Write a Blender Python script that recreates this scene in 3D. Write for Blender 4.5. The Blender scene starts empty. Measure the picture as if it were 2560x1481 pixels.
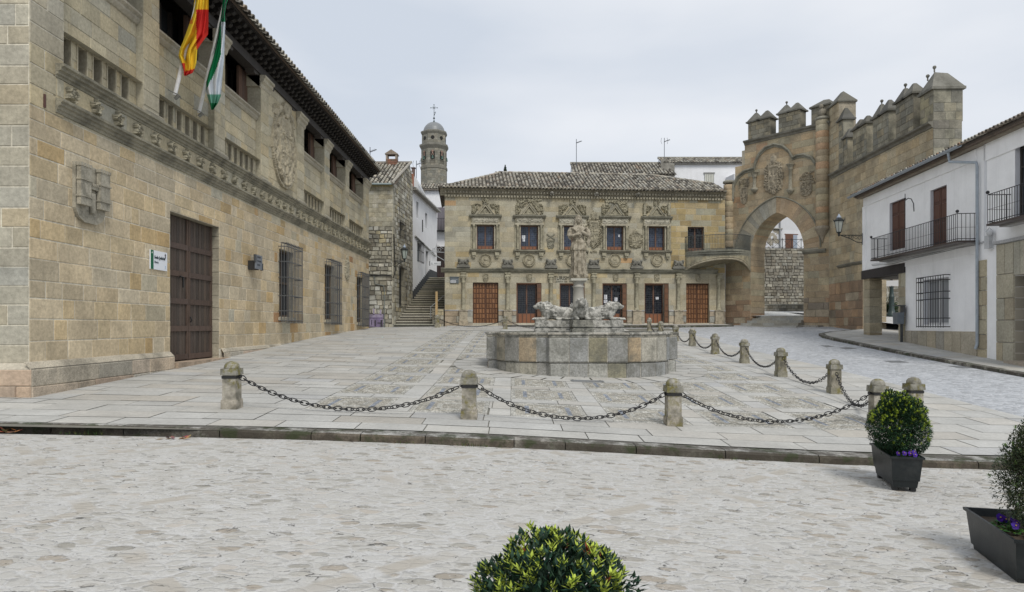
import bpy, math, random
import numpy as np
from mathutils import Vector, Matrix

# ------------------------------------------------------------------ camera, world, sun, exposure
scene = bpy.context.scene
EYE = 1.65
FP = 1707.0           # focal length in photo pixels (24 mm on 36 mm, photo 2560 px wide)
HY = 815.0            # horizon row in the photo
cd = bpy.data.cameras.new("camera")
cam = bpy.data.objects.new("camera", cd)
scene.collection.objects.link(cam)
cam.location = (0, 0, EYE)
cam.rotation_euler = (math.radians(90), 0, 0)
cd.lens = 24.0; cd.sensor_width = 36.0; cd.sensor_fit = 'HORIZONTAL'
cd.shift_y = (HY - 740.5) / 2560.0
cd.clip_start = 0.05; cd.clip_end = 3000
scene.camera = cam
scene.render.resolution_x = 1024; scene.render.resolution_y = 592
scene.view_settings.view_transform = 'Standard'
scene.view_settings.look = 'None'
scene.view_settings.gamma = 1.0
scene.view_settings.exposure = 0.0

SUN_EL, SUN_AZ = math.radians(50), math.radians(158)   # azimuth from +Y clockwise: behind the camera, to the right
w = bpy.data.worlds.new("World"); scene.world = w; w.use_nodes = True
nt = w.node_tree; nt.nodes.clear()
wo = nt.nodes.new('ShaderNodeOutputWorld'); bg = nt.nodes.new('ShaderNodeBackground')
sky = nt.nodes.new('ShaderNodeTexSky'); sky.sky_type = 'NISHITA'; sky.sun_disc = False
sky.sun_elevation = SUN_EL; sky.sun_rotation = SUN_AZ; sky.dust_density = 3.0; sky.air_density = 1.0
tc = nt.nodes.new('ShaderNodeTexCoord'); mp = nt.nodes.new('ShaderNodeMapping')
mp.inputs['Scale'].default_value = (1.0, 1.0, 3.2); mp.inputs['Location'].default_value = (3.1, .4, 0)
no = nt.nodes.new('ShaderNodeTexNoise'); no.inputs['Scale'].default_value = 1.5; no.inputs['Detail'].default_value = 5; no.inputs['Roughness'].default_value = .45
cr = nt.nodes.new('ShaderNodeValToRGB')
cr.color_ramp.elements[0].position = .36; cr.color_ramp.elements[0].color = (5.6, 6.1, 6.85, 1)
cr.color_ramp.elements[1].position = .66; cr.color_ramp.elements[1].color = (7.9, 8.05, 8.35, 1)
mx = nt.nodes.new('ShaderNodeMix'); mx.data_type = 'RGBA'; mx.inputs[0].default_value = .93
L = nt.links.new
L(tc.outputs['Generated'], mp.inputs[0]); L(mp.outputs[0], no.inputs['Vector']); L(no.outputs['Fac'], cr.inputs[0])
L(sky.outputs[0], mx.inputs[6]); L(cr.outputs[0], mx.inputs[7]); L(mx.outputs[2], bg.inputs[0])
bg.inputs['Strength'].default_value = 0.118
L(bg.outputs[0], wo.inputs[0])
sd = bpy.data.lights.new("sun", 'SUN'); sd.energy = 2.1; sd.angle = math.radians(18); sd.color = (1.0, .955, .88)
so = bpy.data.objects.new("sun", sd); scene.collection.objects.link(so)
dv = Vector((math.sin(SUN_AZ) * math.cos(SUN_EL), math.cos(SUN_AZ) * math.cos(SUN_EL), math.sin(SUN_EL)))
so.rotation_euler = dv.to_track_quat('Z', 'Y').to_euler()
so.location = (0, -5, 30)

RND = random.Random(7)
R = RND.random
U = RND.uniform
def clamp(x, a=0., b=1.): return max(a, min(b, x))

# ------------------------------------------------------------------ mesh helper
class MB:
    """collects faces with a colour each; build() links them as one mesh object"""
    def __init__(s, col=(.4, .4, .4)):
        s.v = []; s.f = []; s.c = []; s.sm = []; s.col = col; s.smooth = False
    def vert(s, p): s.v.append(tuple(p)); return len(s.v) - 1
    def face(s, ids, col=None): s.f.append(tuple(ids)); s.c.append(col or s.col); s.sm.append(s.smooth)
    def poly(s, pts, col=None):
        i = len(s.v); s.v.extend(tuple(p) for p in pts); s.face(range(i, i + len(pts)), col)
    def box(s, x0, x1, y0, y1, z0, z1, col=None, tx=0, ty=0):
        """tx, ty: how much the top shrinks on each side"""
        i = len(s.v)
        s.v += [(x0, y0, z0), (x1, y0, z0), (x1, y1, z0), (x0, y1, z0), (x0 + tx, y0 + ty, z1), (x1 - tx, y0 + ty, z1), (x1 - tx, y1 - ty, z1), (x0 + tx, y1 - ty, z1)]
        for q in ((0, 3, 2, 1), (4, 5, 6, 7), (0, 1, 5, 4), (1, 2, 6, 5), (2, 3, 7, 6), (3, 0, 4, 7)):
            s.face([i + k for k in q], col)
    def prism(s, pts, y0, y1, col=None):
        """polygon in x,z extruded along y"""
        n = len(pts); i = len(s.v)
        s.v += [(p[0], y0, p[1]) for p in pts] + [(p[0], y1, p[1]) for p in pts]
        s.face([i + k for k in range(n)], col); s.face([i + n + k for k in reversed(range(n))], col)
        for k in range(n): s.face([i + k, i + (k + 1) % n, i + n + (k + 1) % n, i + n + k], col)
    def prismz(s, pts, z0, z1, col=None):
        n = len(pts); i = len(s.v)
        s.v += [(p[0], p[1], z0) for p in pts] + [(p[0], p[1], z1) for p in pts]
        s.face([i + k for k in reversed(range(n))], col); s.face([i + n + k for k in range(n)], col)
        for k in range(n): s.face([i + k, i + (k + 1) % n, i + n + (k + 1) % n, i + n + k], col)
    def lathe(s, cx, cy, prof, n=16, col=None, half=False, wob=0, ang=0):
        i = len(s.v); m = len(prof); st = math.pi if half else 2 * math.pi
        nn = n + 1 if half else n
        for (r, z) in prof:
            for k in range(nn):
                a = st * k / n + (math.pi if half else 0) + ang; rr = r * (1 + (wob * (R() - .5) if wob else 0))
                s.v.append((cx + rr * math.cos(a), cy + rr * math.sin(a), z))
        sm = s.smooth
        for j in range(m - 1):
            for k in range(n):
                k2 = k + 1 if half else (k + 1) % n
                s.face([i + j * nn + k, i + j * nn + k2, i + (j + 1) * nn + k2, i + (j + 1) * nn + k], col)
        if not half:
            if prof[0][0] > 1e-4: s.face([i + k for k in reversed(range(n))], col)
            if prof[-1][0] > 1e-4: s.face([i + (m - 1) * nn + k for k in range(n)], col)
    def tube(s, pts, r, n=6, col=None, r1=None, closed=False):
        pts = [Vector(p) for p in pts]; m = len(pts); i = len(s.v); pn = None
        for j, p in enumerate(pts):
            if closed: d = pts[(j + 1) % m] - pts[j - 1]
            else: d = (pts[min(j + 1, m - 1)] - pts[max(j - 1, 0)])
            d.normalize()
            if pn is None:
                a = Vector((0, 0, 1)) if abs(d.z) < .9 else Vector((1, 0, 0))
                pn = d.cross(a).normalized()
            pn = (pn - d * pn.dot(d)).normalized(); b = d.cross(pn)
            rr = r if r1 is None else r + (r1 - r) * j / max(1, m - 1)
            for k in range(n):
                t = 2 * math.pi * k / n
                s.v.append(tuple(p + (pn * math.cos(t) + b * math.sin(t)) * rr))
        for j in range(m if closed else m - 1):
            j2 = (j + 1) % m
            for k in range(n): s.face([i + j * n + k, i + j * n + (k + 1) % n, i + j2 * n + (k + 1) % n, i + j2 * n + k], col)
        if not closed:
            s.face([i + k for k in reversed(range(n))], col); s.face([i + (m - 1) * n + k for k in range(n)], col)
    def ball(s, c, rx, ry=None, rz=None, n=10, m=7, col=None, rot=None):
        ry = ry or rx; rz = rz or rx; i = len(s.v); c = Vector(c)
        for j in range(m + 1):
            ph = math.pi * j / m
            for k in range(n):
                t = 2 * math.pi * k / n
                p = Vector((rx * math.sin(ph) * math.cos(t), ry * math.sin(ph) * math.sin(t), rz * math.cos(ph)))
                if rot: p = rot @ p
                s.v.append(tuple(c + p))
        for j in range(m):
            for k in range(n): s.face([i + j * n + k, i + (j + 1) * n + k, i + (j + 1) * n + (k + 1) % n, i + j * n + (k + 1) % n], col)
    def run(s, prof, u0, u1, col=None, step=.6, jit=.006, capl=True, capr=True):
        """moulding: profile [(d outwards, z)] run along x from u0 to u1, slightly worn"""
        n = max(1, int((u1 - u0) / step)); i = len(s.v); m = len(prof)
        for k in range(n + 1):
            u = u0 + (u1 - u0) * k / n; jz = U(-jit, jit)
            for (d, z) in prof: s.v.append((u, -(d + U(-jit, jit) * (d > .01)), z + jz))
        for k in range(n):
            for j in range(m - 1): s.face([i + k * m + j, i + (k + 1) * m + j, i + (k + 1) * m + j + 1, i + k * m + j + 1], col)
        if capl: s.face([i + j for j in range(m)], col)
        if capr: s.face([i + n * m + j for j in reversed(range(m))], col)
    def add(s, o, M=None):
        i = len(s.v)
        s.v += [tuple(M @ Vector(p)) for p in o.v] if M else list(o.v)
        s.f += [tuple(k + i for k in f) for f in o.f]; s.c += o.c; s.sm += o.sm
    def build(s, name, m, parent=None, label=None, cat=None, group=None, kind=None, recalc=True):
        me = bpy.data.meshes.new(name)
        me.from_pydata(s.v, [], s.f)
        if recalc:
            import bmesh
            b = bmesh.new(); b.from_mesh(me); bmesh.ops.recalc_face_normals(b, faces=b.faces); b.to_mesh(me); b.free()
        a = me.color_attributes.new('tint', 'FLOAT_COLOR', 'CORNER')
        cnt = np.array([len(f) for f in s.f]); cc = np.array([(c[0], c[1], c[2], 1.) for c in s.c], dtype=np.float32)
        a.data.foreach_set('color', np.repeat(cc, cnt, axis=0).ravel())
        me.polygons.foreach_set('use_smooth', s.sm)
        if m: me.materials.append(m)
        me.update()
        return link(name, me, parent, label, cat, group, kind)
def link(name, data, parent=None, label=None, cat=None, group=None, kind=None):
    o = bpy.data.objects.new(name, data); scene.collection.objects.link(o)
    if parent is not None: o.parent = parent
    tag(o, label, cat, group, kind); return o
def tag(o, label=None, cat=None, group=None, kind=None):
    if label: o['label'] = label
    if cat: o['category'] = cat
    if group: o['group'] = group
    if kind: o['kind'] = kind
    return o
def thing(name, label, cat, loc=(0, 0, 0), rz=0, group=None):
    o = link(name, None, None, label, cat, group); o.location = loc; o.rotation_euler = (0, 0, rz); return o
def cp(o, parent=None, dx=0, **kw):
    """copy of an object and its children (shared meshes)"""
    c = o.copy(); scene.collection.objects.link(c); c.parent = parent
    if dx: c.location.x += dx
    for ch in [k for k in KIDS(o)]: cp(ch, c)
    tag(c, **kw); return c
def KIDS(o): return [x for x in scene.collection.objects if x.parent == o]

# ------------------------------------------------------------------ facades: local x runs along the wall, local -y comes out of it, z is height
class Frame:
    def __init__(s, a, b):
        s.o = Vector((a[0], a[1], 0)); d = Vector((b[0] - a[0], b[1] - a[1], 0)); s.len = d.length; s.x = d.normalized()
        s.y = Vector((-s.x.y, s.x.x, 0)); s.rz = math.atan2(s.x.y, s.x.x)
    def hit(s, px, py, d=0):
        """where the wall (or a plane d in front of it) is met at that spot of the survey photo"""
        r = Vector(((px - 1280) / FP, 1, (HY - py) / FP)); o = s.o - s.y * d; c = Vector((0, 0, EYE))
        t = (o - c).dot(s.y) / r.dot(s.y); p = c + r * t
        return (p - s.o).dot(s.x), p.z
    def u(s, px, d=0): return s.hit(px, HY, d)[0]
    def w(s, u, y, z): return s.o + s.x * u + s.y * y + Vector((0, 0, z))
    def root(s, name, label, cat): return thing(name, label, cat, tuple(s.o), s.rz)
def at(px, py, Y): return ((px - 1280) / FP * Y, Y, EYE + (HY - py) / FP * Y)

# ------------------------------------------------------------------ noise for reliefs
_P = np.random.RandomState(3).rand(64, 64)
def vn(x, y):
    x = np.asarray(x, float); y = np.asarray(y, float)
    xi = np.floor(x).astype(int); yi = np.floor(y).astype(int); fx = x - xi; fy = y - yi
    fx = fx * fx * (3 - 2 * fx); fy = fy * fy * (3 - 2 * fy)
    g = lambda a, b: _P[a % 64, b % 64]
    return (g(xi, yi) * (1 - fx) + g(xi + 1, yi) * fx) * (1 - fy) + (g(xi, yi + 1) * (1 - fx) + g(xi + 1, yi + 1) * fx) * fy
def fbm(x, y, o=3):
    t = 0; a = .5
    for k in range(o): t = t + a * vn(x * 2 ** k + 17 * k, y * 2 ** k + 5 * k); a *= .5
    return t / (1 - .5 ** o)
def sst(a, b, x):
    t = np.clip((x - a) / (b - a), 0, 1); return t * t * (3 - 2 * t)
def relief(mb, cx, cz, w, h, depth, fn, nx=30, nz=40, base=-.02, y0=0, col=None):
    """carved relief: height field fn(x,y) in [-1,1]^2 giving 0..1 (below 0 = cut away)"""
    X, Y = np.meshgrid(np.linspace(-1, 1, nx), np.linspace(-1, 1, nz)); H = fn(X, Y)
    D = np.where(H < 0, base, H * depth + .006)
    i = len(mb.v)
    for a in range(nz):
        for b in range(nx): mb.v.append((cx + X[a, b] * w / 2, y0 - D[a, b], cz + Y[a, b] * h / 2))
    for a in range(nz - 1):
        for b in range(nx - 1):
            q = (i + a * nx + b, i + a * nx + b + 1, i + (a + 1) * nx + b + 1, i + (a + 1) * nx + b)
            if max(D[a, b], D[a, b + 1], D[a + 1, b + 1], D[a + 1, b]) > 0: mb.face(q, col)
def m_or(*a):
    r = a[0]
    for b in a[1:]: r = np.maximum(r, b)
    return r
def h_shield(X, Y, q=True):
    w = np.where(Y > -.2, .86, .86 * np.sqrt(np.clip(1 - ((-.2 - Y) / .78) ** 2, 0, 1)))
    ins = np.minimum(w - np.abs(X), .95 - Y)
    H = np.where(ins > 0, .45 + .5 * (ins < .14), -1)
    if q:
        H = np.where((ins > .14), .35 + .35 * ((np.abs(X) < .05) | (np.abs(Y - .15) < .05)) + .45 * (fbm(X * 5 + 9, Y * 5) > .55), H)
    return H
def ell(X, Y, cx, cy, rx, ry): return 1 - ((X - cx) / rx) ** 2 - ((Y - cy) / ry) ** 2
def h_arms(seed=0, crown=True, wings=True):
    def f(X, Y):
        sh = h_shield(X / .52, (Y + .12) / .62)
        H = np.where(sh > 0, .35 + .6 * sh, -1.)
        fo = fbm(X * 6 + seed, Y * 6 + seed * 2)
        if wings:
            wing = (np.abs(X) < .95 - .25 * np.abs(Y + .1) ** 2 - .35 * (fbm(X * 3 + seed, Y * 3 + 3) - .3)) & (Y < .72 - .3 * np.abs(X)) & (Y > -.9 + .35 * np.abs(X))
            H = np.where((H < 0) & wing, .15 + .8 * np.abs(np.sin(fo * 14 + X * 3)), H)
        if crown:
            c = ell(X, Y, 0, .74, .3, .2); H = np.where((c > 0), .6 + .4 * np.abs(np.sin(X * 22)) * np.clip(c * 2, 0, 1), H)
            H = np.where(ell(X, Y, 0, .95, .06, .06) > 0, .8, H)
        return H
    return f
def h_foliage(seed=0, dens=.5, top=None):
    def f(X, Y):
        n = fbm(X * 3.3 + seed, Y * 3.3 + seed, 3); m = fbm(X * 7 + seed, Y * 7, 2)
        edge = np.maximum(np.abs(X), np.abs(Y))
        H = np.where((n > dens) & (edge < .97), .3 + .7 * np.abs(np.sin(m * 12)), -1.)
        if top is not None: H = np.where(top(X, Y), H, -1.)
        return H
    return f
def h_frieze(seed=0):
    def f(X, Y):
        v = np.sin(X * 16 + seed) * .45; k = np.abs(Y - v * .6) < .28
        return np.where(k | (fbm(X * 16 + seed, Y * 2) > .6), .5 + .5 * fbm(X * 30, Y * 4), .12)
    return f
def h_medal(seed=0):
    def f(X, Y):
        r = np.hypot(X, Y); H = np.where(r < .98, .35, -1.)
        H = np.where((r > .84) & (r < .98), .95, H); H = np.where((r > .68) & (r < .74), .7, H)
        b = m_or(ell(X, Y, .02, .22, .24, .3), ell(X, Y, 0, -.45, .42, .32), ell(X, Y, .14, .12, .16, .2))
        H = np.where((b > 0) & (r < .68), .55 + .4 * fbm(X * 6 + seed, Y * 6 + seed), H)
        return H
    return f

# ------------------------------------------------------------------ masonry
def rsub(rects, hole):
    out = []
    a0, a1, b0, b1 = hole
    for (x0, x1, z0, z1) in rects:
        if a1 <= x0 or a0 >= x1 or b1 <= z0 or b0 >= z1: out.append((x0, x1, z0, z1)); continue
        if a0 > x0: out.append((x0, a0, z0, z1))
        if a1 < x1: out.append((a1, x1, z0, z1))
        c0, c1 = max(x0, a0), min(x1, a1)
        if b0 > z0: out.append((c0, c1, z0, b0))
        if b1 < z1: out.append((c0, c1, b1, z1))
    return out
def pick(pal):
    t = U(0, sum(p[0] for p in pal)); k = 0
    for wt, c in pal:
        t -= wt
        if t <= 0: break
    j = U(.86, 1.12); h = U(-.03, .03)
    if pal is globals().get('FLG'): j = U(.93, 1.05); h *= .3
    return (c[0] * j * (1 + h), c[1] * j, c[2] * j * (1 - h * 1.6))
def block(mb, x0, x1, z0, z1, col, gap=.011, pr=.012, ch=.012, y=0, rough=0, tilt=.003):
    if x1 - x0 < 2.5 * gap or z1 - z0 < 2.5 * gap: return
    x0 += gap * U(.3, 1); x1 -= gap * U(.3, 1); z0 += gap * U(.3, 1); z1 -= gap * U(.3, 1)
    ch = min(ch, (x1 - x0) * .3, (z1 - z0) * .3)
    j = lambda: U(-rough, rough)
    o = [(x0 + j(), y, z0 + j()), (x1 + j(), y, z0 + j()), (x1 + j(), y, z1 + j()), (x0 + j(), y, z1 + j())]
    t = [pr + U(-tilt, tilt) for k in range(4)]
    n = [(o[0][0] + ch, y - t[0], o[0][2] + ch), (o[1][0] - ch, y - t[1], o[1][2] + ch), (o[2][0] - ch, y - t[2], o[2][2] - ch), (o[3][0] + ch, y - t[3], o[3][2] - ch)]
    i = len(mb.v); mb.v += o + n
    mb.face((i + 4, i + 5, i + 6, i + 7), col)
    for k in range(4): mb.face((i + k, i + (k + 1) % 4, i + 4 + (k + 1) % 4, i + 4 + k), col)
def masonry(mb, x0, x1, z0, z1, pal, holes=(), ch=.36, bw=(.45, .95), keep=None, chv=.04, **kw):
    z = z0
    while z < z1 - .02:
        h = min(ch * U(1 - chv * 2, 1 + chv * 2), z1 - z)
        if z1 - z - h < ch * .4: h = z1 - z
        x = x0 - U(0, bw[0] * .7)
        while x < x1 - .01:
            l = U(*bw); xe = min(x + l, x1)
            if x1 - xe < bw[0] * .4: xe = x1
            rs = [(max(x, x0), xe, z, z + h)]
            for ho in holes: rs = rsub(rs, ho)
            c = pick(pal)
            for r in rs:
                if keep is None or keep((r[0] + r[1]) / 2, (r[2] + r[3]) / 2, r): block(mb, *r, c, **kw)
            x = xe
        z += h
def sheet(mb, x0, x1, z0, z1, holes, col, y=0):
    rs = [(x0, x1, z0, z1)]
    for ho in holes: rs = rsub(rs, ho)
    for r in rs: mb.poly([(r[0], y, r[2]), (r[1], y, r[2]), (r[1], y, r[3]), (r[0], y, r[3])], col)
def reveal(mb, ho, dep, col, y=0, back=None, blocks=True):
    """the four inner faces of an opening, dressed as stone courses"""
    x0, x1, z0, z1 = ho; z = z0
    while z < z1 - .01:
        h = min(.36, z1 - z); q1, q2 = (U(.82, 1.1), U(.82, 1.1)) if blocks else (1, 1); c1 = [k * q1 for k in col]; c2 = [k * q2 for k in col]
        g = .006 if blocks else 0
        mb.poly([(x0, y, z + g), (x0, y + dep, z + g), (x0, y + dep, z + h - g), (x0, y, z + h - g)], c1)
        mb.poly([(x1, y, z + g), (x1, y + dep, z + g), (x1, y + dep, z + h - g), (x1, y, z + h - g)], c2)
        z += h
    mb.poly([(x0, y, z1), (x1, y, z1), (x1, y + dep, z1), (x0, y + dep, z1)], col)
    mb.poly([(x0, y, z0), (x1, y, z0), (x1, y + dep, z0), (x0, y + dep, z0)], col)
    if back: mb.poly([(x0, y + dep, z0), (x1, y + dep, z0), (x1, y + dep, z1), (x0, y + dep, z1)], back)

TILEPAL = [(4, (.34, .32, .27)), (3, (.24, .22, .185)), (3, (.42, .395, .335)), (2, (.12, .11, .095)), (1, (.30, .25, .20))]
def tiles(mb, o, ud, sd_, length, lfun, sp=.23, row=.34, s0=None, pal=TILEPAL, n=5, r=None):
    """barrel tiles: origin o at the left eave, ud along the eave, sd_ up the slope; lfun(u) -> (from, to) up the slope"""
    ud = Vector(ud).normalized(); sd_ = Vector(sd_).normalized(); nn = ud.cross(sd_).normalized(); nn = nn if nn.z > 0 else -nn
    o = Vector(o); r = r or sp * .37
    for k in range(int(length / sp)):
        u = (k + .5) * sp + U(-.012, .012); a, b = lfun(u)
        if b - a < .1: continue
        m = max(1, int(round((b - a) / row))); st = (b - a) / m
        # channel
        cc = [x * .28 for x in pick(pal)]
        for q in (0, 1):
            uu = u + (q - .5) * sp * .5
        i = len(mb.v)
        for s_ in (a, b):
            for t in (-.5, -.2, .2, .5):
                p = o + ud * (u + sp * .5 + t * sp) + sd_ * s_ + nn * (-.02 if abs(t) > .3 else -.045); mb.v.append(tuple(p))
        for q in range(3): mb.face((i + q, i + q + 1, i + 5 + q, i + 4 + q), cc)
        for j in range(m):
            s1 = a + j * st - (.03 if j == 0 else .02); s2 = a + (j + 1) * st + .03; c = pick(pal); du = U(-.01, .01); lift = U(.0, .012)
            i = len(mb.v)
            for (s_, rr, up) in ((s1, r, .018 + lift), (s2, r * .86, -.004), (s1, r * .8, -.0 + lift)):
                for q in range(n + 1):
                    t = math.pi * q / n
                    mb.v.append(tuple(o + ud * (u + du + rr * math.cos(t)) + sd_ * s_ + nn * (rr * math.sin(t) + up)))
            for q in range(n):
                mb.face((i + q, i + q + 1, i + n + 1 + q + 1, i + n + 1 + q), c)
                mb.face((i + q, i + q + 1, i + 2 * (n + 1) + q + 1, i + 2 * (n + 1) + q), [x * .9 for x in c])

# ------------------------------------------------------------------ materials (every colour comes from the face's own "tint")
def mk(name, rough=.85, var=.16, vs=1.3, fine=40, finea=.12, stain=0, stains=.9, stcol=(.09, .09, .075), streak=0, bump=.3, bs=30, metal=0, spec=.3, thr=(.5, .68), extra=None, scale=(1, 1, 1)):
    m = bpy.data.materials.new(name); m.use_nodes = True; t = m.node_tree; t.nodes.clear()
    N = lambda k: t.nodes.new('ShaderNode' + k); K = t.links.new
    out = N('OutputMaterial'); b = N('BsdfPrincipled'); K(b.outputs[0], out.inputs[0])
    b.inputs['Roughness'].default_value = rough; b.inputs['Metallic'].default_value = metal; b.inputs['Specular IOR Level'].default_value = spec
    at_ = N('Attribute'); at_.attribute_name = 'tint'
    g = N('NewGeometry'); mpn = N('Mapping'); mpn.inputs['Scale'].default_value = scale; K(g.outputs['Position'], mpn.inputs[0]); P = mpn.outputs[0]
    def noise(sc, det=5, rg=.6, vec=None):
        n = N('TexNoise'); n.inputs['Scale'].default_value = sc; n.inputs['Detail'].default_value = det; n.inputs['Roughness'].default_value = rg
        K(vec or P, n.inputs['Vector']); return n.outputs['Fac']
    def mrange(x, a, b_, c, d):
        n = N('MapRange'); K(x, n.inputs[0]); n.inputs[1].default_value = a; n.inputs[2].default_value = b_; n.inputs[3].default_value = c; n.inputs[4].default_value = d; return n.outputs[0]
    def mul(a, b_):
        n = N('Math'); n.operation = 'MULTIPLY'
        for k, x in enumerate((a, b_)):
            if isinstance(x, (int, float)): n.inputs[k].default_value = x
            else: K(x, n.inputs[k])
        return n.outputs[0]
    def mix(f, a, b_, mode='MIX'):
        n = N('Mix'); n.data_type = 'RGBA'; n.blend_type = mode
        for k, x in ((0, f), (6, a), (7, b_)):
            if isinstance(x, (int, float)): n.inputs[k].default_value = x
            elif isinstance(x, tuple): n.inputs[k].default_value = (*x, 1)
            else: K(x, n.inputs[k])
        return n.outputs[2]
    n1 = mrange(noise(vs, 4), .3, .7, 1 - var, 1 + var); n2 = mrange(noise(fine, 3), .3, .7, 1 - finea, 1 + finea)
    v = mul(n1, n2)
    cmb = N('CombineColor'); [K(v, cmb.inputs[k]) for k in range(3)]
    col = mix(1.0, at_.outputs['Color'], cmb.outputs[0], 'MULTIPLY')
    if stain:
        f = mul(mrange(noise(stains, 7, .68), thr[0], thr[1], 0, 1), stain); col = mix(f, col, stcol)
        f = mul(mrange(noise(stains * 7, 4, .7), .58, .72, 0, 1), stain * .45); col = mix(f, col, stcol)
    if streak:
        m2 = N('Mapping'); m2.inputs['Scale'].default_value = (3.5, 3.5, .22); K(g.outputs['Position'], m2.inputs[0])
        f = mul(mrange(noise(1.0, 5, .6, m2.outputs[0]), .52, .72, 0, 1), streak); col = mix(f, col, stcol)
    bh = noise(bs, 6, .7)
    if extra: col, bh = extra(N, K, mix, mul, mrange, noise, P, col, bh)
    K(col, b.inputs['Base Color'])
    if bump:
        bn = N('Bump'); bn.inputs['Strength'].default_value = bump; bn.inputs['Distance'].default_value = .02; K(bh, bn.inputs['Height']); K(bn.outputs[0], b.inputs['Normal'])
    return m
M = {}
M['stone'] = mk('sandstone', stain=.22, stains=.9, thr=(.54, .72), streak=.14, bump=.6, bs=13, finea=.17, fine=15, stcol=(.13, .125, .10))
M['old'] = mk('weathered_stone', stain=.72, stains=1.6, stcol=(.085, .083, .066), thr=(.45, .66), bump=.9, bs=14, finea=.25, streak=.12)
M['marble'] = mk('lichened_limestone', stain=.78, stains=6.5, stcol=(.10, .10, .088), thr=(.45, .58), bump=.9, bs=26, finea=.28, vs=4)
M['rubble'] = mk('rubble_stone', stain=.5, stains=1.4, stcol=(.085, .08, .065), thr=(.46, .62), bump=1.0, bs=12, finea=.25)
M['carve'] = mk('carved_stone', stain=.55, stains=4.5, stcol=(.115, .108, .085), thr=(.46, .62), bump=.7, bs=30, finea=.18)
M['plaster'] = mk('whitewash', var=.05, finea=.03, stain=.12, stains=1.6, stcol=(.33, .33, .31), thr=(.55, .75), streak=.1, bump=.22, bs=18)
M['tile'] = mk('roof_tile', stain=.35, stains=3.5, stcol=(.07, .07, .055), bump=.5, bs=30, finea=.22, vs=2.5)
M['wood'] = mk('wood', rough=.65, var=.15, fine=14, finea=.22, bump=.35, bs=20, scale=(6, 6, .7), stain=.2, stains=.8, stcol=(.02, .018, .015))
M['varnish'] = mk('varnished_wood', rough=.42, var=.1, fine=14, finea=.12, bump=.12, bs=20, scale=(5, 5, .7), spec=.4)
M['iron'] = mk('iron', rough=.55, var=.1, finea=.15, bump=.15, metal=.3, spec=.4)
M['paint'] = mk('painted_metal', rough=.42, var=.12, vs=5, finea=.08, bump=.08, spec=.45, stain=.1, stains=6, stcol=(.16, .16, .15))
M['glass'] = mk('window_glass', rough=.14, var=.35, vs=3.5, finea=.05, bump=.06, bs=6, spec=.4)
M['cloth'] = mk('flag_cloth', rough=.8, var=.06, finea=.05, bump=.05)
M['leaf'] = mk('leaf', rough=.62, var=.22, vs=9, finea=.15, bump=0, spec=.18)
M['flat'] = mk('sign_face', rough=.5, var=.02, finea=.02, bump=0)
M['flag'] = mk('paving_stone', stain=.2, stains=1.6, stcol=(.24, .24, .22), thr=(.5, .7), bump=.35, bs=9, var=.12, finea=.09, fine=18)
def ex_kerb(N, K, mix, mul, mr, noise, P, col, bh):
    f = mr(noise(3.2, 5, .7), .5, .6, 0, .8); col = mix(f, col, (.035, .045, .018)); return col, bh
M['kerb'] = mk('kerb_stone', stain=.85, stains=2.6, stcol=(.05, .042, .032), thr=(.36, .52), bump=1.0, bs=16, finea=.25, extra=ex_kerb)
def ex_pebble(N, K, mix, mul, mr, noise, P, col, bh):
    v = N('TexVoronoi'); v.inputs['Scale'].default_value = 21; K(P, v.inputs['Vector'])
    e = N('TexVoronoi'); e.feature = 'DISTANCE_TO_EDGE'; e.inputs['Scale'].default_value = 21; K(P, e.inputs['Vector'])
    s = N('SeparateColor'); K(v.outputs['Color'], s.inputs[0])
    f = mr(s.outputs[0], 0, 1, .62, 1.4); c = N('CombineColor'); [K(f, c.inputs[k]) for k in range(3)]
    col = mix(1.0, col, c.outputs[0], 'MULTIPLY')
    k = mr(e.outputs['Distance'], 0, .1, 1, 0); col = mix(mul(k, .8), col, (.12, .12, .10))
    return col, mr(e.outputs['Distance'], 0, .3, 0, 1)
M['pebble'] = mk('pebble_mosaic', bump=.6, finea=.08, stain=.14, stains=.9, stcol=(.13, .17, .06), thr=(.6, .72), extra=ex_pebble)
def ex_road(N, K, mix, mul, mr, noise, P, col, bh):
    m2 = N('Mapping'); m2.inputs['Scale'].default_value = (5.5, 8.5, 1); m2.inputs['Rotation'].default_value = (0, 0, .25); K(P, m2.inputs[0])
    v = N('TexVoronoi'); v.inputs['Scale'].default_value = 1; K(m2.outputs[0], v.inputs['Vector'])
    e = N('TexVoronoi'); e.feature = 'DISTANCE_TO_EDGE'; e.inputs['Scale'].default_value = 1; K(m2.outputs[0], e.inputs['Vector'])
    s = N('SeparateColor'); K(v.outputs['Color'], s.inputs[0])
    f = mr(s.outputs[1], 0, 1, .78, 1.2); c = N('CombineColor'); [K(f, c.inputs[k]) for k in range(3)]
    col = mix(1.0, col, c.outputs[0], 'MULTIPLY')
    col = mix(mul(mr(e.outputs['Distance'], 0, .13, 1, 0), .45), col, (.62, .63, .64))
    d = mr(noise(3.2, 4, .7), .56, .66, 0, 1); col = mix(mul(mul(mr(e.outputs['Distance'], 0, .05, 1, 0), d), .75), col, (.10, .10, .10))
    return col, mr(e.outputs['Distance'], 0, .25, 0, 1)
M['road'] = mk('cobbled_road', bump=.8, var=.08, vs=.5, finea=.1, extra=ex_road)
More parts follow.
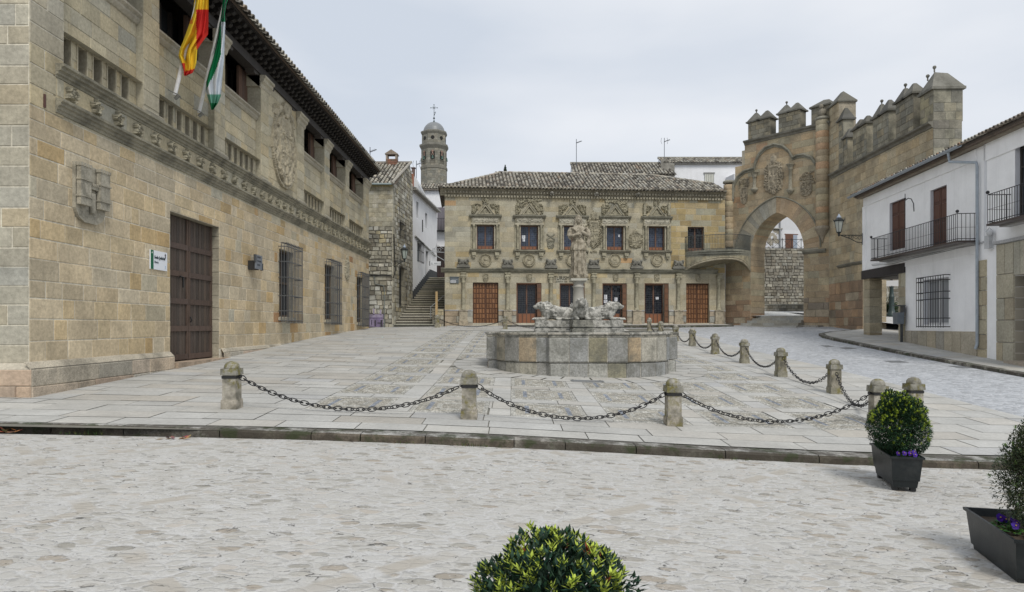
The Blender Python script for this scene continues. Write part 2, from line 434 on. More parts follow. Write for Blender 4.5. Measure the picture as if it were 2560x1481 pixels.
def ex_cob(N, K, mix, mul, mr, noise, P, col, bh):
    # rounded, worn stones of two sizes set in pale mortar, a few long edging stones on a diamond grid
    def mapped(sc, rot, src):
        m = N('Mapping'); m.inputs['Scale'].default_value = sc; m.inputs['Rotation'].default_value = (0, 0, rot); K(src, m.inputs[0]); return m.outputs[0]
    dn = N('TexNoise'); dn.inputs['Scale'].default_value = 5.5; dn.inputs['Detail'].default_value = 4; dn.inputs['Roughness'].default_value = .65; K(P, dn.inputs['Vector'])
    ad = N('Mix'); ad.data_type = 'RGBA'; ad.blend_type = 'LINEAR_LIGHT'; ad.inputs[0].default_value = .05; K(P, ad.inputs[6]); K(dn.outputs['Color'], ad.inputs[7]); D = ad.outputs[2]
    def stones(scale, rot, lo, hi, seed):
        V = mapped(scale, rot, D); v = N('TexVoronoi'); v.inputs['Scale'].default_value = 1; v.inputs['Randomness'].default_value = .85; K(V, v.inputs['Vector'])
        s = N('SeparateColor'); K(v.outputs['Color'], s.inputs[0])
        th = mr(s.outputs[1], 0, 1, lo, hi); sb = N('Math'); sb.operation = 'SUBTRACT'; K(th, sb.inputs[0]); K(v.outputs['Distance'], sb.inputs[1])
        return mr(sb.outputs[0], 0, .09, 0, 1), s, sb.outputs[0]
    m1, s1, d1 = stones((4.3, 7.6, 1), .14, -.2, .54, 0); m2, s2, d2 = stones((9, 15, 1), -.1, -.1, .55, 3)
    ev = N('TexVoronoi'); ev.feature = 'DISTANCE_TO_EDGE'; ev.inputs['Scale'].default_value = 1; K(mapped((6.2, 10.5, 1), .1, D), ev.inputs['Vector']); ed = ev.outputs['Distance']
    cv = N('TexVoronoi'); cv.inputs['Scale'].default_value = 1; K(mapped((6.2, 10.5, 1), .1, D), cv.inputs['Vector']); cs = N('SeparateColor'); K(cv.outputs['Color'], cs.inputs[0])
    def scol(s, k): 
        c = mix(mr(s.outputs[0], .2, .8, 0, 1), (.25, .235, .20), (.40, .385, .345)); return mix(mr(s.outputs[2], .72, .88, 0, .8), c, (.32, .27, .21) if k else (.25, .25, .25))
    c = mix(mr(noise(1.4, 5, .7), .4, .62, 0, .55), col, (.43, .415, .38))
    cell = mix(cs.outputs[0], (.38, .365, .33), (.49, .485, .46)); cell = mix(mr(cs.outputs[1], .8, .95, 0, .6), cell, (.45, .40, .34)); em = mul(mr(ed, .03, .14, 0, 1), mr(noise(.9, 3), .35, .6, .45, 1)); c = mix(em, c, cell)
    c = mix(mul(m2, .5), c, scol(s2, 0)); c = mix(mul(m1, .8), c, scol(s1, 1))
    ck2 = mul(mr(ed, .02, .06, 1, 0), mr(noise(5.5, 4, .8), .575, .61, 0, 1)); c = mix(mul(ck2, .85), c, (.06, .056, .05))
    c = mix(mr(noise(38, 4, .8), .5, .68, 0, .5), c, (.30, .285, .255)); c = mix(mr(noise(24, 4, .8), .56, .72, 0, .55), c, (.62, .62, .615))
    m3 = mapped((.36, .36, 1), .82, D); sp = N('SeparateXYZ'); K(m3, sp.inputs[0])
    def band(ax, other):
        fr = N('Math'); fr.operation = 'FRACT'; K(sp.outputs[ax], fr.inputs[0]); d = N('Math'); d.operation = 'SUBTRACT'; K(fr.outputs[0], d.inputs[0]); d.inputs[1].default_value = .5
        ab = N('Math'); ab.operation = 'ABSOLUTE'; K(d.outputs[0], ab.inputs[0]); k = mr(ab.outputs[0], .024, .034, 1, 0)
        o = mul(sp.outputs[other], 3.3); f2 = N('Math'); f2.operation = 'FRACT'; K(o, f2.inputs[0]); s2_ = N('Math'); s2_.operation = 'SUBTRACT'; K(f2.outputs[0], s2_.inputs[0]); s2_.inputs[1].default_value = .5
        a2 = N('Math'); a2.operation = 'ABSOLUTE'; K(s2_.outputs[0], a2.inputs[0]); return k, mul(k, mr(a2.outputs[0], .36, .42, 1, 0))
    k1, l1 = band(0, 1); k2, l2 = band(1, 0); mxn = N('Math'); mxn.operation = 'MAXIMUM'; K(k1, mxn.inputs[0]); K(k2, mxn.inputs[1]); mxl = N('Math'); mxl.operation = 'MAXIMUM'; K(l1, mxl.inputs[0]); K(l2, mxl.inputs[1])
    lm_ = mr(noise(.8, 2), .47, .55, 0, 1); c = mix(mul(mul(mxn.outputs[0], lm_), .8), c, col); c = mix(mul(mul(mxl.outputs[0], .8), lm_), c, (.38, .35, .30))
    rim = mul(mr(d1, -.05, .0, 0, 1), mr(d1, .0, .07, 1, 0)); crack = mul(rim, mr(noise(4.5, 4, .8), .56, .6, 0, 1)); c = mix(mul(crack, .9), c, (.045, .042, .036))
    h = N('Math'); h.operation = 'ADD'; K(mul(m1, 1.3), h.inputs[0]); K(mul(em, 1.0), h.inputs[1]); h2 = N('Math'); h2.operation = 'ADD'; K(h.outputs[0], h2.inputs[0]); K(mul(noise(26, 5, .75), .7), h2.inputs[1]); h3 = N('Math'); h3.operation = 'SUBTRACT'; K(h2.outputs[0], h3.inputs[0]); K(mul(crack, 1.5), h3.inputs[1])
    return c, h3.outputs[0]
M['gate'] = mk('gate_sandstone', stain=.42, stains=.9, stcol=(.15, .135, .10), thr=(.48, .68), bump=.9, bs=11, finea=.2, fine=16, streak=.12, var=.2)
M['basin'] = mk('basin_stone', stain=.62, stains=2.4, stcol=(.13, .13, .11), thr=(.46, .62), bump=1.0, bs=14, finea=.28, fine=22, streak=.3)
M['cobble'] = mk('mortared_cobbles', bump=.55, var=.07, vs=.45, finea=.07, fine=50, extra=ex_cob)

# ------------------------------------------------------------------ the lie of the land
CP = [(-8.9, 12.6, .35), (-8.9, 17.8, .545), (-8.9, 20.7, .66), (-8.9, 30, 1.08), (-8.9, 42.4, 1.5), (-4.8, 11.7, .24), (-.7, 11.4, .11), (2.8, 11.8, -.07),
      (7.6, 12.9, -.13), (7.6, 16.2, .05), (7.6, 19.2, .23), (7.8, 23, .40), (8.0, 26.9, .54), (8.2, 31.2, .72), (8.2, 34, .89), (8.2, 37.5, 1.10), (8.3, 41.4, 1.33),
      (2.1, 18.3, .26), (-.4, 41.6, 1.45), (-4.6, 43, 1.55), (0, 30, .93), (15, 26.9, .62), (15, 23.7, .42), (14.5, 30.7, .88), (15, 20, .2), (15, 34, 1.08), (10, 44, 1.5), (0, 44, 1.58), (18, 42, 1.58), (15, 40, 1.38),
      (-7.5, 10, .22), (-.3, 9.5, .03), (4.4, 9.9, -.2), (7.2, 10.1, -.28), (12, 13, -.2), (14, 11, -.25), (-8, 45, 1.58), (25, 42, 1.8), (25, 25, .8), (25, 10, -.2), (-14, 12, .5), (-14, 30, 1.2)]
_c = np.array(CP)
def _phi(r2): return np.where(r2 > 0, .5 * r2 * np.log(np.maximum(r2, 1e-12)), 0)
_n = len(CP); _A = np.zeros((_n + 3, _n + 3)); _d2 = ((_c[:, None, :2] - _c[None, :, :2]) ** 2).sum(2)
_A[:_n, :_n] = _phi(_d2) + np.eye(_n) * 3.0; _A[:_n, _n] = 1; _A[:_n, _n + 1:] = _c[:, :2]; _A[_n, :_n] = 1; _A[_n + 1:, :_n] = _c[:, :2].T
_wt = np.linalg.solve(_A, np.concatenate([_c[:, 2], [0, 0, 0]]))
def G(x, y):
    x = np.asarray(x, float); y = np.asarray(y, float)
    x = np.clip(x, -14, 25); y = np.clip(y, 9.5, 46)
    d2 = (x[..., None] - _c[:, 0]) ** 2 + (y[..., None] - _c[:, 1]) ** 2
    r = (_phi(d2) * _wt[:_n]).sum(-1) + _wt[_n] + _wt[_n + 1] * x + _wt[_n + 2] * y
    return float(r) if r.ndim == 0 else r
def G2(x, y): return G(x, np.full_like(np.asarray(x, float), 10.)) - .115 - .008 * (10 - np.asarray(y, float))

# ================================================================== GROUND
XF0, XF1, YK = -8.9, 10.1, 9.75      # plaza from the left house to the road, kerb line in front
def kerb_y(x): return YK + .28 * clamp((-x) / 9, 0, 1.6) + .06 * math.sin(x * .7)
def sheet_ground(name, xs, ys, zf, m, col, kind='structure'):
    mb = MB(col); X, Y = np.meshgrid(xs, ys); Z = zf(X, Y); nx = len(xs)
    mb.v = list(zip(X.ravel().tolist(), Y.ravel().tolist(), np.asarray(Z).ravel().tolist())); mb.smooth = True
    for j in range(len(ys) - 1):
        for i in range(nx - 1): mb.face((j * nx + i, j * nx + i + 1, (j + 1) * nx + i + 1, (j + 1) * nx + i))
    return mb.build(name, m, kind=kind)
far = list(np.arange(-16, 30.1, 1.0))
def zbed(X, Y): return np.where(Y > 9.5, G(X, Y), G2(X, Y)) - .22
sheet_ground('ground', np.array([-900, -300, -100, -50, -30] + far + [40, 70, 150, 400, 900.]), np.array([-60, -20, -5, 2, 6, 9.4] + list(np.arange(10, 60, 1.)) + [70, 100, 200, 500, 1500.]), zbed, M['flag'], (.22, .21, .18))
# foreground: stones bedded in mortar, below the kerb
sheet_ground('cobbled_pavement', np.linspace(-16, 10.1, 60), np.array(list(np.linspace(-3, 9.3, 30)) + [YK + .02]), lambda X, Y: G2(X, Y) + .012 * (fbm(X * 1.1 + 50, Y * 1.1 + 50) - .5), M['cobble'], (.50, .497, .485))
# road at the right, cobbled, runs up to the gate
def road_z(X, Y): return np.where(Y >= 10, G(X, Y), G2(X, Y) + .115 * clamp(1)) - .03
sheet_ground('road', np.linspace(XF1 - .03, 26, 40), np.array(list(np.linspace(-3, 9.9, 14)) + list(np.linspace(10.2, 41.9, 60))), road_z, M['road'], (.36, .375, .395))
sheet_ground('road', np.linspace(-8.9, 21, 50), np.linspace(41.7, 48, 12), lambda X, Y: G(X, Y) - .035, M['road'], (.36, .375, .395))
# bed under the slabs (dark joints)
sheet_ground('plaza_bed', np.linspace(-16, XF1, 60), np.array([YK + .1] + list(np.linspace(10.1, 44, 70))), lambda X, Y: G(X, Y) - .013, M['flag'], (.17, .165, .14))
FLG = [(6, (.435, .43, .405)), (4, (.41, .405, .38)), (2, (.43, .415, .38)), (1, (.39, .39, .38)), (1, (.40, .38, .34))]
FX, FY, FR = 2.05, 21.05, 2.75       # fountain
def slab(mb, x0, x1, y0, y1, col, dz=0, gap=.008):
    g = gap; z = lambda x, y: G(x, y) + dz + t; t = U(-.002, .003)
    mb.poly([(a, b, z(a, b)) for a, b in ((x0 + g, y0 + g * 1.3), (x1 - g, y0 + g * 1.3), (x1 - g, y1 - g * 1.3), (x0 + g, y1 - g * 1.3))], col)
slabs = MB(); mos = MB()
def fill(x0, x1, y0, y1, dy=(.48, .66), lx=(.7, 1.5), pal=FLG, skip=None):
    y = y0
    while y < y1 - .02:
        h = min(U(*dy), y1 - y)
        if y1 - y - h < .25: h = y1 - y
        x = x0 - U(0, .6)
        while x < x1 - .01:
            l = U(*lx); xe = min(x + l, x1)
            if x1 - xe < .35: xe = x1
            a = max(x, x0)
            if xe - a > .05 and not (skip and skip((a + xe) / 2, y + h / 2)): slab(slabs, a, xe, y, y + h, pick(pal))
            x = xe
        y += h
nearf = lambda x, y: (x - FX) ** 2 + (y - FY) ** 2 < 2.3 ** 2
fill(-8.9, XF1, 10.12, 11.85, (.5, .62), (.8, 1.5))
fill(-16, -8.9, 10.12, 12.6, (.5, .62), (.8, 1.5))
fill(-8.9, -3.6, 11.85, 43.8, (.42, .68), (.8, 1.7))
fill(7.14, XF1, 11.85, 41.5, (.6, .9), (.7, 1.3))
fill(-3.6, 7.14, 39.6, 43.8)
# mosaic panels between flagstone bands
CXP, CYP = 1.79, 2.2
WHT, BLU, TAN = (.46, .45, .41), (.25, .275, .32), (.39, .37, .32)
nxp = 5; x0m = -3.6
for a in range(nxp + 1):
    xa = x0m + a * CXP; xw = 1.37
    for b in range(13):
        ya = 11.85 + b * CYP * .96; yb = ya + 1.66
        if ya > 39.5: continue
        yb = min(yb, 39.6)
        cxm, cym = xa + xw / 2, (ya + yb) / 2
        ring = lambda x, y: math.hypot(x - FX, y - FY) < 3.75
        if xw > .3:
            nu, nv = 16, 9
            for i in range(nu):
                for j in range(nv):
                    px0, px1 = xa + xw * i / nu, xa + xw * (i + 1) / nu; py0, py1 = ya + (yb - ya) * j / nv, ya + (yb - ya) * (j + 1) / nv
                    if nearf((px0 + px1) / 2, (py0 + py1) / 2): continue
                    uu, vv = (i + .5) / nu * 2 - 1, (j + .5) / nv * 2 - 1
                    c = TAN
                    if abs(uu) > .88 or abs(vv) > .8: c = WHT
                    elif .5 < abs(uu) < .68 and abs(vv) < .55: c = BLU
                    elif ell(uu, vv, 0, 0, .42, .6) > 0: c = WHT if ell(uu, vv, 0, 0, .3, .42) < 0 else TAN
                    k = U(.93, 1.07)
                    if ring((px0 + px1) / 2, (py0 + py1) / 2):
                        continue
                    mos.poly([(p, q, G(p, q) - .001) for p, q in ((px0, py0), (px1, py0), (px1, py1), (px0, py1))], [x * k for x in c])
        sk = lambda x, y: nearf(x, y) or ring(x, y)
        fill(xa + 1.37, xa + CXP, ya, yb, (.75, .95), (.42, .42), skip=sk)
        fill(xa, xa + CXP, yb, min(ya + CYP * .96, 39.6), (.22, .26), (.8, 1.4), skip=sk)
# ring of flagstones round the fountain
for k in range(3):
    r0 = 2.35 + k * .5; r1 = r0 + .5; n = 22 + 4 * k; o = U(0, 1)
    for i in range(n):
        a0 = 2 * math.pi * (i + o) / n + .008; a1 = 2 * math.pi * (i + 1 + o) / n - .008
        slabs.poly([(FX + r * math.cos(a), FY + r * math.sin(a), G(FX + r * math.cos(a), FY + r * math.sin(a)) + .006) for r, a in ((r0, a0), (r1 - .012, a0), (r1 - .012, (a0 + a1) / 2), (r1 - .012, a1), (r0, a1))], pick(FLG))
slabs.build('plaza_paving', M['flag'], kind='structure')
mos.build('pebble_mosaic_paving', M['pebble'], kind='structure')
# front kerb: separate stones
kb = MB(); x = -16
while x < XF1:
    l = U(.7, 1.5); xe = min(x + l, XF1); c = pick([(3, (.13, .11, .085)), (2, (.10, .09, .07)), (1, (.22, .205, .17))]); top = pick(FLG)
    n = 6
    for q in range(n):
        a, b = x + (xe - x) * q / n + (.006 if q == 0 else 0), x + (xe - x) * (q + 1) / n - (.006 if q == n - 1 else 0)
        pts = []
        for xx in (a, b):
            y = kerb_y(xx); z = G(xx, y) + .004; zl = float(G2(xx, y)) - .05; f = .012 * math.sin(xx * 9) + .01 * math.sin(xx * 23)
            pts.append([(xx, y - .03 + f * .6, zl), (xx, y - .02 + f, z - .035), (xx, y + .012, z - .006), (xx, y + .03, z), (xx, 10.13, z)])
        for k in range(4): kb.poly([pts[0][k], pts[1][k], pts[1][k + 1], pts[0][k + 1]], c if k < 2 else top)
    x = xe
kb.build('kerb', M['kerb'], kind='structure')

# right-hand pavement in front of the white houses
WA, WB = (17.5, 34.0), (16.6, 24.4)
FW = Frame(WA, WB)
def ptz(x, y): return G(x, y) + .075
pv = MB(); kb = MB()
edge = [(20.5, 38.2), (18.6, 37.4), (17.0, 36.6), (15.9, 35.4), (15.35, 33.8), (15.1, 32), (15.0, 30), (14.95, 27), (14.9, 24), (14.85, 21), (14.8, 18), (14.8, 12), (14.8, 5)]
ep = []
for k in range(len(edge) - 1):
    for q in range(6):
        t = q / 6; ep.append((edge[k][0] * (1 - t) + edge[k + 1][0] * t, edge[k][1] * (1 - t) + edge[k + 1][1] * t))
for k in range(len(ep) - 1):
    a, b = Vector((*ep[k], 0)), Vector((*ep[k + 1], 0)); nn = Vector((-(b - a).y, (b - a).x, 0)).normalized()  # towards the houses (left of travel)
    if nn.x < 0 and a.y < 36: nn = -nn
    w0 = .26; c = pick([(3, (.33, .315, .28)), (2, (.27, .25, .22))]); tp = pick(FLG)
    def pz(p, dz): return (p.x, p.y, ptz(p.x, p.y) + dz)
    kb.poly([pz(a, -.2), pz(b, -.2), pz(b, -.01), pz(a, -.01)], c); kb.poly([pz(a, -.01), pz(b, -.01), pz(b + nn * .02, .004), pz(a + nn * .02, .004)], c)
    kb.poly([pz(a + nn * .02, .004), pz(b + nn * .02, .004), pz(b + nn * w0, .004), pz(a + nn * w0, .004)], tp)
    d = w0
    while d < 4.6:
        e = d + U(.5, .7); m_ = 2
        if a.x + nn.x * d < 20.5:
            pv.poly([pz(a + nn * (d + .008), 0), pz(b + nn * (d + .008), 0), pz(b + nn * e, 0), pz(a + nn * e, 0)], pick(FLG))
        d = e
kb.build('kerb', M['kerb'], kind='structure'); pv.build('pavement', M['flag'], kind='structure')

# ================================================================== LEFT: STONE HALL (butcher's hall with gallery)
XL = -8.9
FL = Frame((XL, 12.58), (XL, 42.4)); Y0 = 12.58
uL = lambda y: y - Y0
SAND = [(9, (.52, .435, .30)), (7, (.50, .425, .30)), (5, (.52, .42, .265)), (1.6, (.48, .355, .19)), (1.2, (.44, .40, .30)), (.3, (.43, .29, .145)), (.1, (.36, .22, .12))]
SANDUP = [(6, (.45, .40, .28)), (4, (.415, .375, .275)), (3, (.46, .395, .26)), (1, (.39, .365, .285))]
GREY = [(5, (.385, .36, .29)), (4, (.40, .37, .29)), (1.5, (.36, .345, .29)), (1, (.42, .37, .27))]
MORT = (.62, .58, .48)
hall = FL.root('town_hall', 'long sandstone hall with grated windows, carved frieze and open upper gallery under dark eaves', 'building')
door = (uL(17.77), uL(20.73), .40, 4.64)
gw = [(uL(26.1), uL(27.75), 2.0, 4.6), (uL(32.45), uL(34.2), 1.95, 4.6), (uL(39.15), uL(40.8), 1.85, 4.5)]
wl = MB()
masonry(wl, 0, uL(42.4), .95, 5.75, SAND, [door] + gw, ch=.37, bw=(.42, 1.0), pr=.014, gap=.016, ch_=0) if False else masonry(wl, 0, uL(42.4), .95, 5.75, SAND, [door] + gw, ch=.37, bw=(.32, 1.05), pr=.010, gap=.014, chv=.09)
sheet(wl, 0, uL(42.4), -.1, 5.75, [door] + gw, MORT)
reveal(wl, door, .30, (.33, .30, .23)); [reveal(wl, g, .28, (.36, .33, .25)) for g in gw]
# frieze band between the cornices
sheet(wl, uL(13.25), uL(42.4), 5.75, 6.6, [], (.43, .395, .295), y=.0)
masonry(wl, uL(13.3), uL(42.4), 6.08, 6.5, SANDUP, ch=.4, bw=(1.1, 1.8), pr=.006, gap=.006)
# corner pier upper part, flush
masonry(wl, 0, uL(13.55), 5.75, 12, SANDUP + GREY, ch=.37, bw=(.5, .9), pr=.014, gap=.014)
sheet(wl, 0, uL(13.55), 5.75, 12, [], MORT)
# upper storey
P = [(16.48, 17.22), (20.40, 21.16), (24.19, 24.95), (28.28, 29.2), (32.4, 33.3), (36.5, 37.3), (40.9, 42.4)]
bays = [(13.55, 16.48, 5, 13.72), (17.22, 20.40, 6, 17.5), (21.16, 24.19, 6, 21.3), (29.2, 32.4, 6, 29.4), (33.3, 36.5, 6, 33.4), (37.3, 40.9, 6, 37.5)]
for (a, b, n, s) in bays:
    pitch = .525 if n == 5 else (b - s - .1) / 6
    hs = [(uL(s + k * pitch), uL(s + k * pitch + pitch * .56), 6.86, 7.50) for k in range(n)]
    y = .18
    masonry(wl, uL(a), uL(b), 6.75, 9.0, SANDUP, hs, ch=.37, bw=(.5, 1.0), pr=.012, gap=.009, y=y)
    sheet(wl, uL(a), uL(b), 6.7, 9.0, hs, (.38, .355, .28), y=y)
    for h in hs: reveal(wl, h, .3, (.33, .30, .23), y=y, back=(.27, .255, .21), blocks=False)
    # thin frame round the slits
    wl.run([(0, 7.51), (.035 - y, 7.51), (.035 - y, 7.59), (0 - y, 7.59)], uL(a) + .05, uL(b) - .02, (.37, .345, .27))
    for h in hs:
        for xx in (h[0] - .035, h[1]): wl.box(xx, xx + .035, y - .03, y, 6.75, 7.50, (.42, .38, .28))
    # sill moulding of the opening
    wl.run([(-y, 8.9), (.05 - y, 8.92), (.10 - y, 9.0), (.10 - y, 9.06), (.16 - y, 9.12), (.16 - y, 9.17), (-.62, 9.19)], uL(a), uL(b), (.36, .33, .26))
# end section before the first pillar is walled above the first sill too
for (a, b) in P:
    top = 10.12
    wl.box(uL(a), uL(b), .0, .55, 6.75, top, (.40, .37, .28))
    masonry(wl, uL(a), uL(b), 7.0, top, SANDUP, ch=.38, bw=(.7, 1.2), pr=.01, gap=.006, y=-.001)
    wl.run([(0, 6.68), (.13, 6.70), (.13, 6.78), (.09, 6.82), (.1, 6.87), (.04, 6.92), (0, 6.94)], uL(a) - .06, uL(b) + .06, (.36, .335, .27))
    # capital
    wl.run([(0, top - .06), (.04, top), (.06, top + .1), (.13, top + .17), (.15, top + .26), (.20, top + .3), (.20, top + .38), (-.5, top + .4)], uL(a) - .1, uL(b) + .1, (.40, .365, .28))
    wl.box(uL(a) - .1, uL(b) + .1, .0, .56, top, top + .385, (.40, .37, .28))
# panel with the great arms
masonry(wl, uL(24.95), uL(28.28), 6.75, 10.9, SANDUP, ch=.38, bw=(.6, 1.1), pr=.012, gap=.008, y=.03)
sheet(wl, uL(24.95), uL(28.28), 6.7, 10.9, [], (.38, .35, .27), y=.03)
# wall above the last bay corner, interior back wall, floor and ceiling of the gallery
wl.box(uL(42.35), uL(42.42), .3, 9, 0, 11.2, (.38, .35, .27))
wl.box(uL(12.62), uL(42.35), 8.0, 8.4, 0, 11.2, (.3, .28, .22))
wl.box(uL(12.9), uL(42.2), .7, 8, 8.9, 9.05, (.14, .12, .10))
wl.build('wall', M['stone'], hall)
# plinth
pl = MB((.43, .39, .31))
def plinth(mb, u0, u1, top, pal, d=.15):
    mb.run([(0, top + .02), (.05, top), (d - .01, top - .1), (d, top - .14)], u0 - (d if u0 < .1 else 0), u1, (.46, .415, .33), step=.9)
    masonry(mb, u0 - (d if u0 < .1 else 0), u1, top - .44, top - .12, pal, ch=.32, bw=(.7, 1.5), pr=.012, gap=.006, y=-d)
    masonry(mb, u0 - (d if u0 < .1 else 0), u1, top - 1.0, top - .44, pal, ch=.56, bw=(.5, 1.7), pr=.03, gap=.01, y=-d, rough=.01)
    sheet(mb, u0 - (d if u0 < .1 else 0), u1, top - 1.2, top - .1, [], (.22, .2, .16), y=-d)
PLP = [(3, (.47, .39, .30)), (2, (.45, .35, .265)), (2, (.42, .38, .31)), (1, (.38, .36, .31))]
plinth(pl, 0, uL(17.7), .97, PLP); plinth(pl, uL(20.85), uL(28.5), .95, PLP, .1)
pl.box(door[0] - .02, door[1] + .35, -.22, .28, .2, .68, (.44, .34, .25))
pl.build('plinth', M['rubble'], hall)
# mouldings
mo = MB((.30, .28, .215))
lowp = [(0, 5.80), (.03, 5.81), (.035, 5.86), (.07, 5.88), (.075, 5.93), (.12, 5.95), (.125, 6.0), (.17, 6.02), (.175, 6.07), (0, 6.09)]
upp = [(0, 6.50), (.025, 6.51), (.03, 6.55), (.07, 6.57), (.075, 6.62), (.13, 6.64), (.135, 6.69), (.19, 6.71), (.195, 6.76), (-.2, 6.79)]
mo.run(lowp, uL(13.28), uL(42.5), step=.8, jit=.005); mo.run(upp, uL(13.28), uL(42.5), step=.8, jit=.005)
mo.build('cornice', M['old'], hall)
# rosettes of the frieze
ros = MB((.34, .315, .235))
def h_ros(X, Y):
    r = np.hypot(X, Y); t = np.arctan2(Y, X)
    k = (.75 + .2 * np.sin(t * 5 + 1)); H = np.where(r < k, .35 + .65 * np.abs(np.sin(r * 7 + t)), -1.); H = np.where((r > .3) & (r < .42) & (t > -2) & (t < 1), .15, H); return H
relief(ros, 0, 0, .38, .38, .12, h_ros, 13, 13)
r0 = ros.build('rosette', M['carve'], hall); n = 36
for k in range(n):
    o = r0 if k == 0 else r0.copy()
    if k: scene.collection.objects.link(o)
    o.location = (uL(13.75) + k * (28.2 / (n - 1)), 0, 6.29); o.rotation_euler = (0, U(-3, 3), 0) if k % 3 else (0, U(-.3, .3), 0)
# great coat of arms: double-headed eagle behind a shield, crown
ca = MB((.43, .38, .275))
def h_great(X, Y):
    ax = np.abs(X); H = np.full_like(X, -1.)
    body = (ax < .93 - .12 * np.abs(Y + .05) ** 2 - .5 * sst(.3, 1, -Y) ) & (Y > -.93 + .25 * ax) & (Y < .62 + .18 * np.sin(ax * 3))
    fe = np.abs(np.sin((Y * 4 + ax * 5 + fbm(X * 4, Y * 4) * 3) * 2.2))
    H = np.where(body, .2 + .55 * fe, H)
    H = np.where(body & (ax > .78), .12, H)
    sh = h_shield(X / .6, (Y + .28) / .62, True); H = np.where(sh > 0, .55 + .45 * sh * (.7 + .5 * (fbm(X * 9, Y * 9) > .5)), H)
    nk = (ax > .12) & (ax < .38) & (Y > .3) & (Y < .66); H = np.where(nk, .5 + .5 * fbm(X * 12, Y * 12), H)
    H = np.where(ell(ax, Y, .42, .7, .17, .12) > 0, .85, H)
    ov = ell(X, Y, 0, -.08, .94, .88); H = np.where((ov > .0) & (ov < .13), .55, H); H = np.where((ov >= .13) & (ov < .25) & (ax > .3), .02, H); H = np.where((ov < 0) & (Y < .55), -1., H)
    cr_ = ell(X, Y, 0, .8, .26, .16); H = np.where(cr_ > 0, .75 + .25 * np.abs(np.sin(X * 25)), H); H = np.where((ax < .035) & (Y > .8), .8, H)
    return H
relief(ca, uL(26.65), 8.66, 2.9, 3.45, .17, h_great, 84, 104, y0=.03)
ca.build('coat_of_arms', M['carve'], hall)
c2 = MB((.36, .325, .24)); relief(c2, uL(36.75), 4.75, 1.15, 1.5, .09, h_arms(3), 26, 34); c2.build('coat_of_arms', M['carve'], hall)
# town arms near the corner: shield with two towers
c3 = MB((.36, .335, .27)); cx = uL(14.3)
c3.prism([(cx - .5, 4.98), (cx + .5, 4.98), (cx + .5, 4.05), (cx + .40, 3.88), (cx + .2, 3.79), (cx - .2, 3.79), (cx - .40, 3.88), (cx - .5, 4.05)], -.08, 0)
for s in (-1, 1):
    c3.box(cx + s * .33 - .17, cx + s * .33 + .17, -.19, -.1, 4.12, 4.9)
    for zz in (4.28, 4.62): c3.box(cx + s * .33 - .19, cx + s * .33 + .19, -.21, -.1, zz, zz + .035)
    for q in range(4): c3.box(cx + s * .33 - .19 + q * .1, cx + s * .33 - .19 + q * .1 + .06, -.21, -.1, 4.9, 4.97)
for q in range(5): c3.box(cx - .14 + q * .06, cx - .11 + q * .06, -.17, -.1, 4.56, 4.62)
c3.box(cx - .16, cx + .16, -.15, -.1, 4.5, 4.56); c3.box(cx - .07, cx + .07, -.14, -.1, 4.0, 4.42)
c3.build('coat_of_arms', M['carve'], hall)
# iron clamp
b = MB((.12, .06, .05)); b.box(uL(12.95), uL(13.0), -.03, 0, 5.8, 6.05); b.build('wall_clamp', M['iron'], hall)
# door leaves
dr = MB((.115, .075, .055)); du0, du1 = door[0], door[1]; mid = (du0 + du1) / 2 - .05
dr.box(du0, du1, .27, .33, .6, 4.64, (.04, .028, .022))
dl = []
for (a, b_) in ((du0 + .02, mid - .01), (mid + .01, du1 - .02)):
    leaf = MB((.10, .068, .052)); n = 9
    for k in range(n):
        x0 = a + (b_ - a) * k / n; leaf.box(x0 + .008, a + (b_ - a) * (k + 1) / n - .008, .22 + U(0, .008), .28, .7, 4.62, pick([(3, (.078, .06, .05)), (2, (.10, .077, .062)), (2, (.06, .049, .042))]))
    for zz in (.72, 1.5, 2.25, 3.0, 3.75): leaf.box(a, b_, .19, .24, zz, zz + .15, pick([(1, (.095, .066, .053))]))
    leaf.box(a, a + .1, .195, .24, .7, 4.62); leaf.box(b_ - .1, b_, .195, .24, .7, 4.62)
    lf = leaf.build('door_leaf', M['wood']); dl.append(lf)
dro = dr.build('door', M['wood'], hall)
for lf in dl: lf.parent = dro
h = MB((.02, .02, .02)); h.tube([(mid - .55, .17, 3.0), (mid - .45, .13, 2.98), (mid - .45, .13, 2.7)], .025); h.build('door_handle', M['iron'], dro); h = MB((.02, .02, .02)); h.tube([(mid + .05, .17, 1.9), (mid + .05, .13, 1.8), (mid + .05, .17, 1.75)], .02); h.build('door_handle', M['iron'], dro)
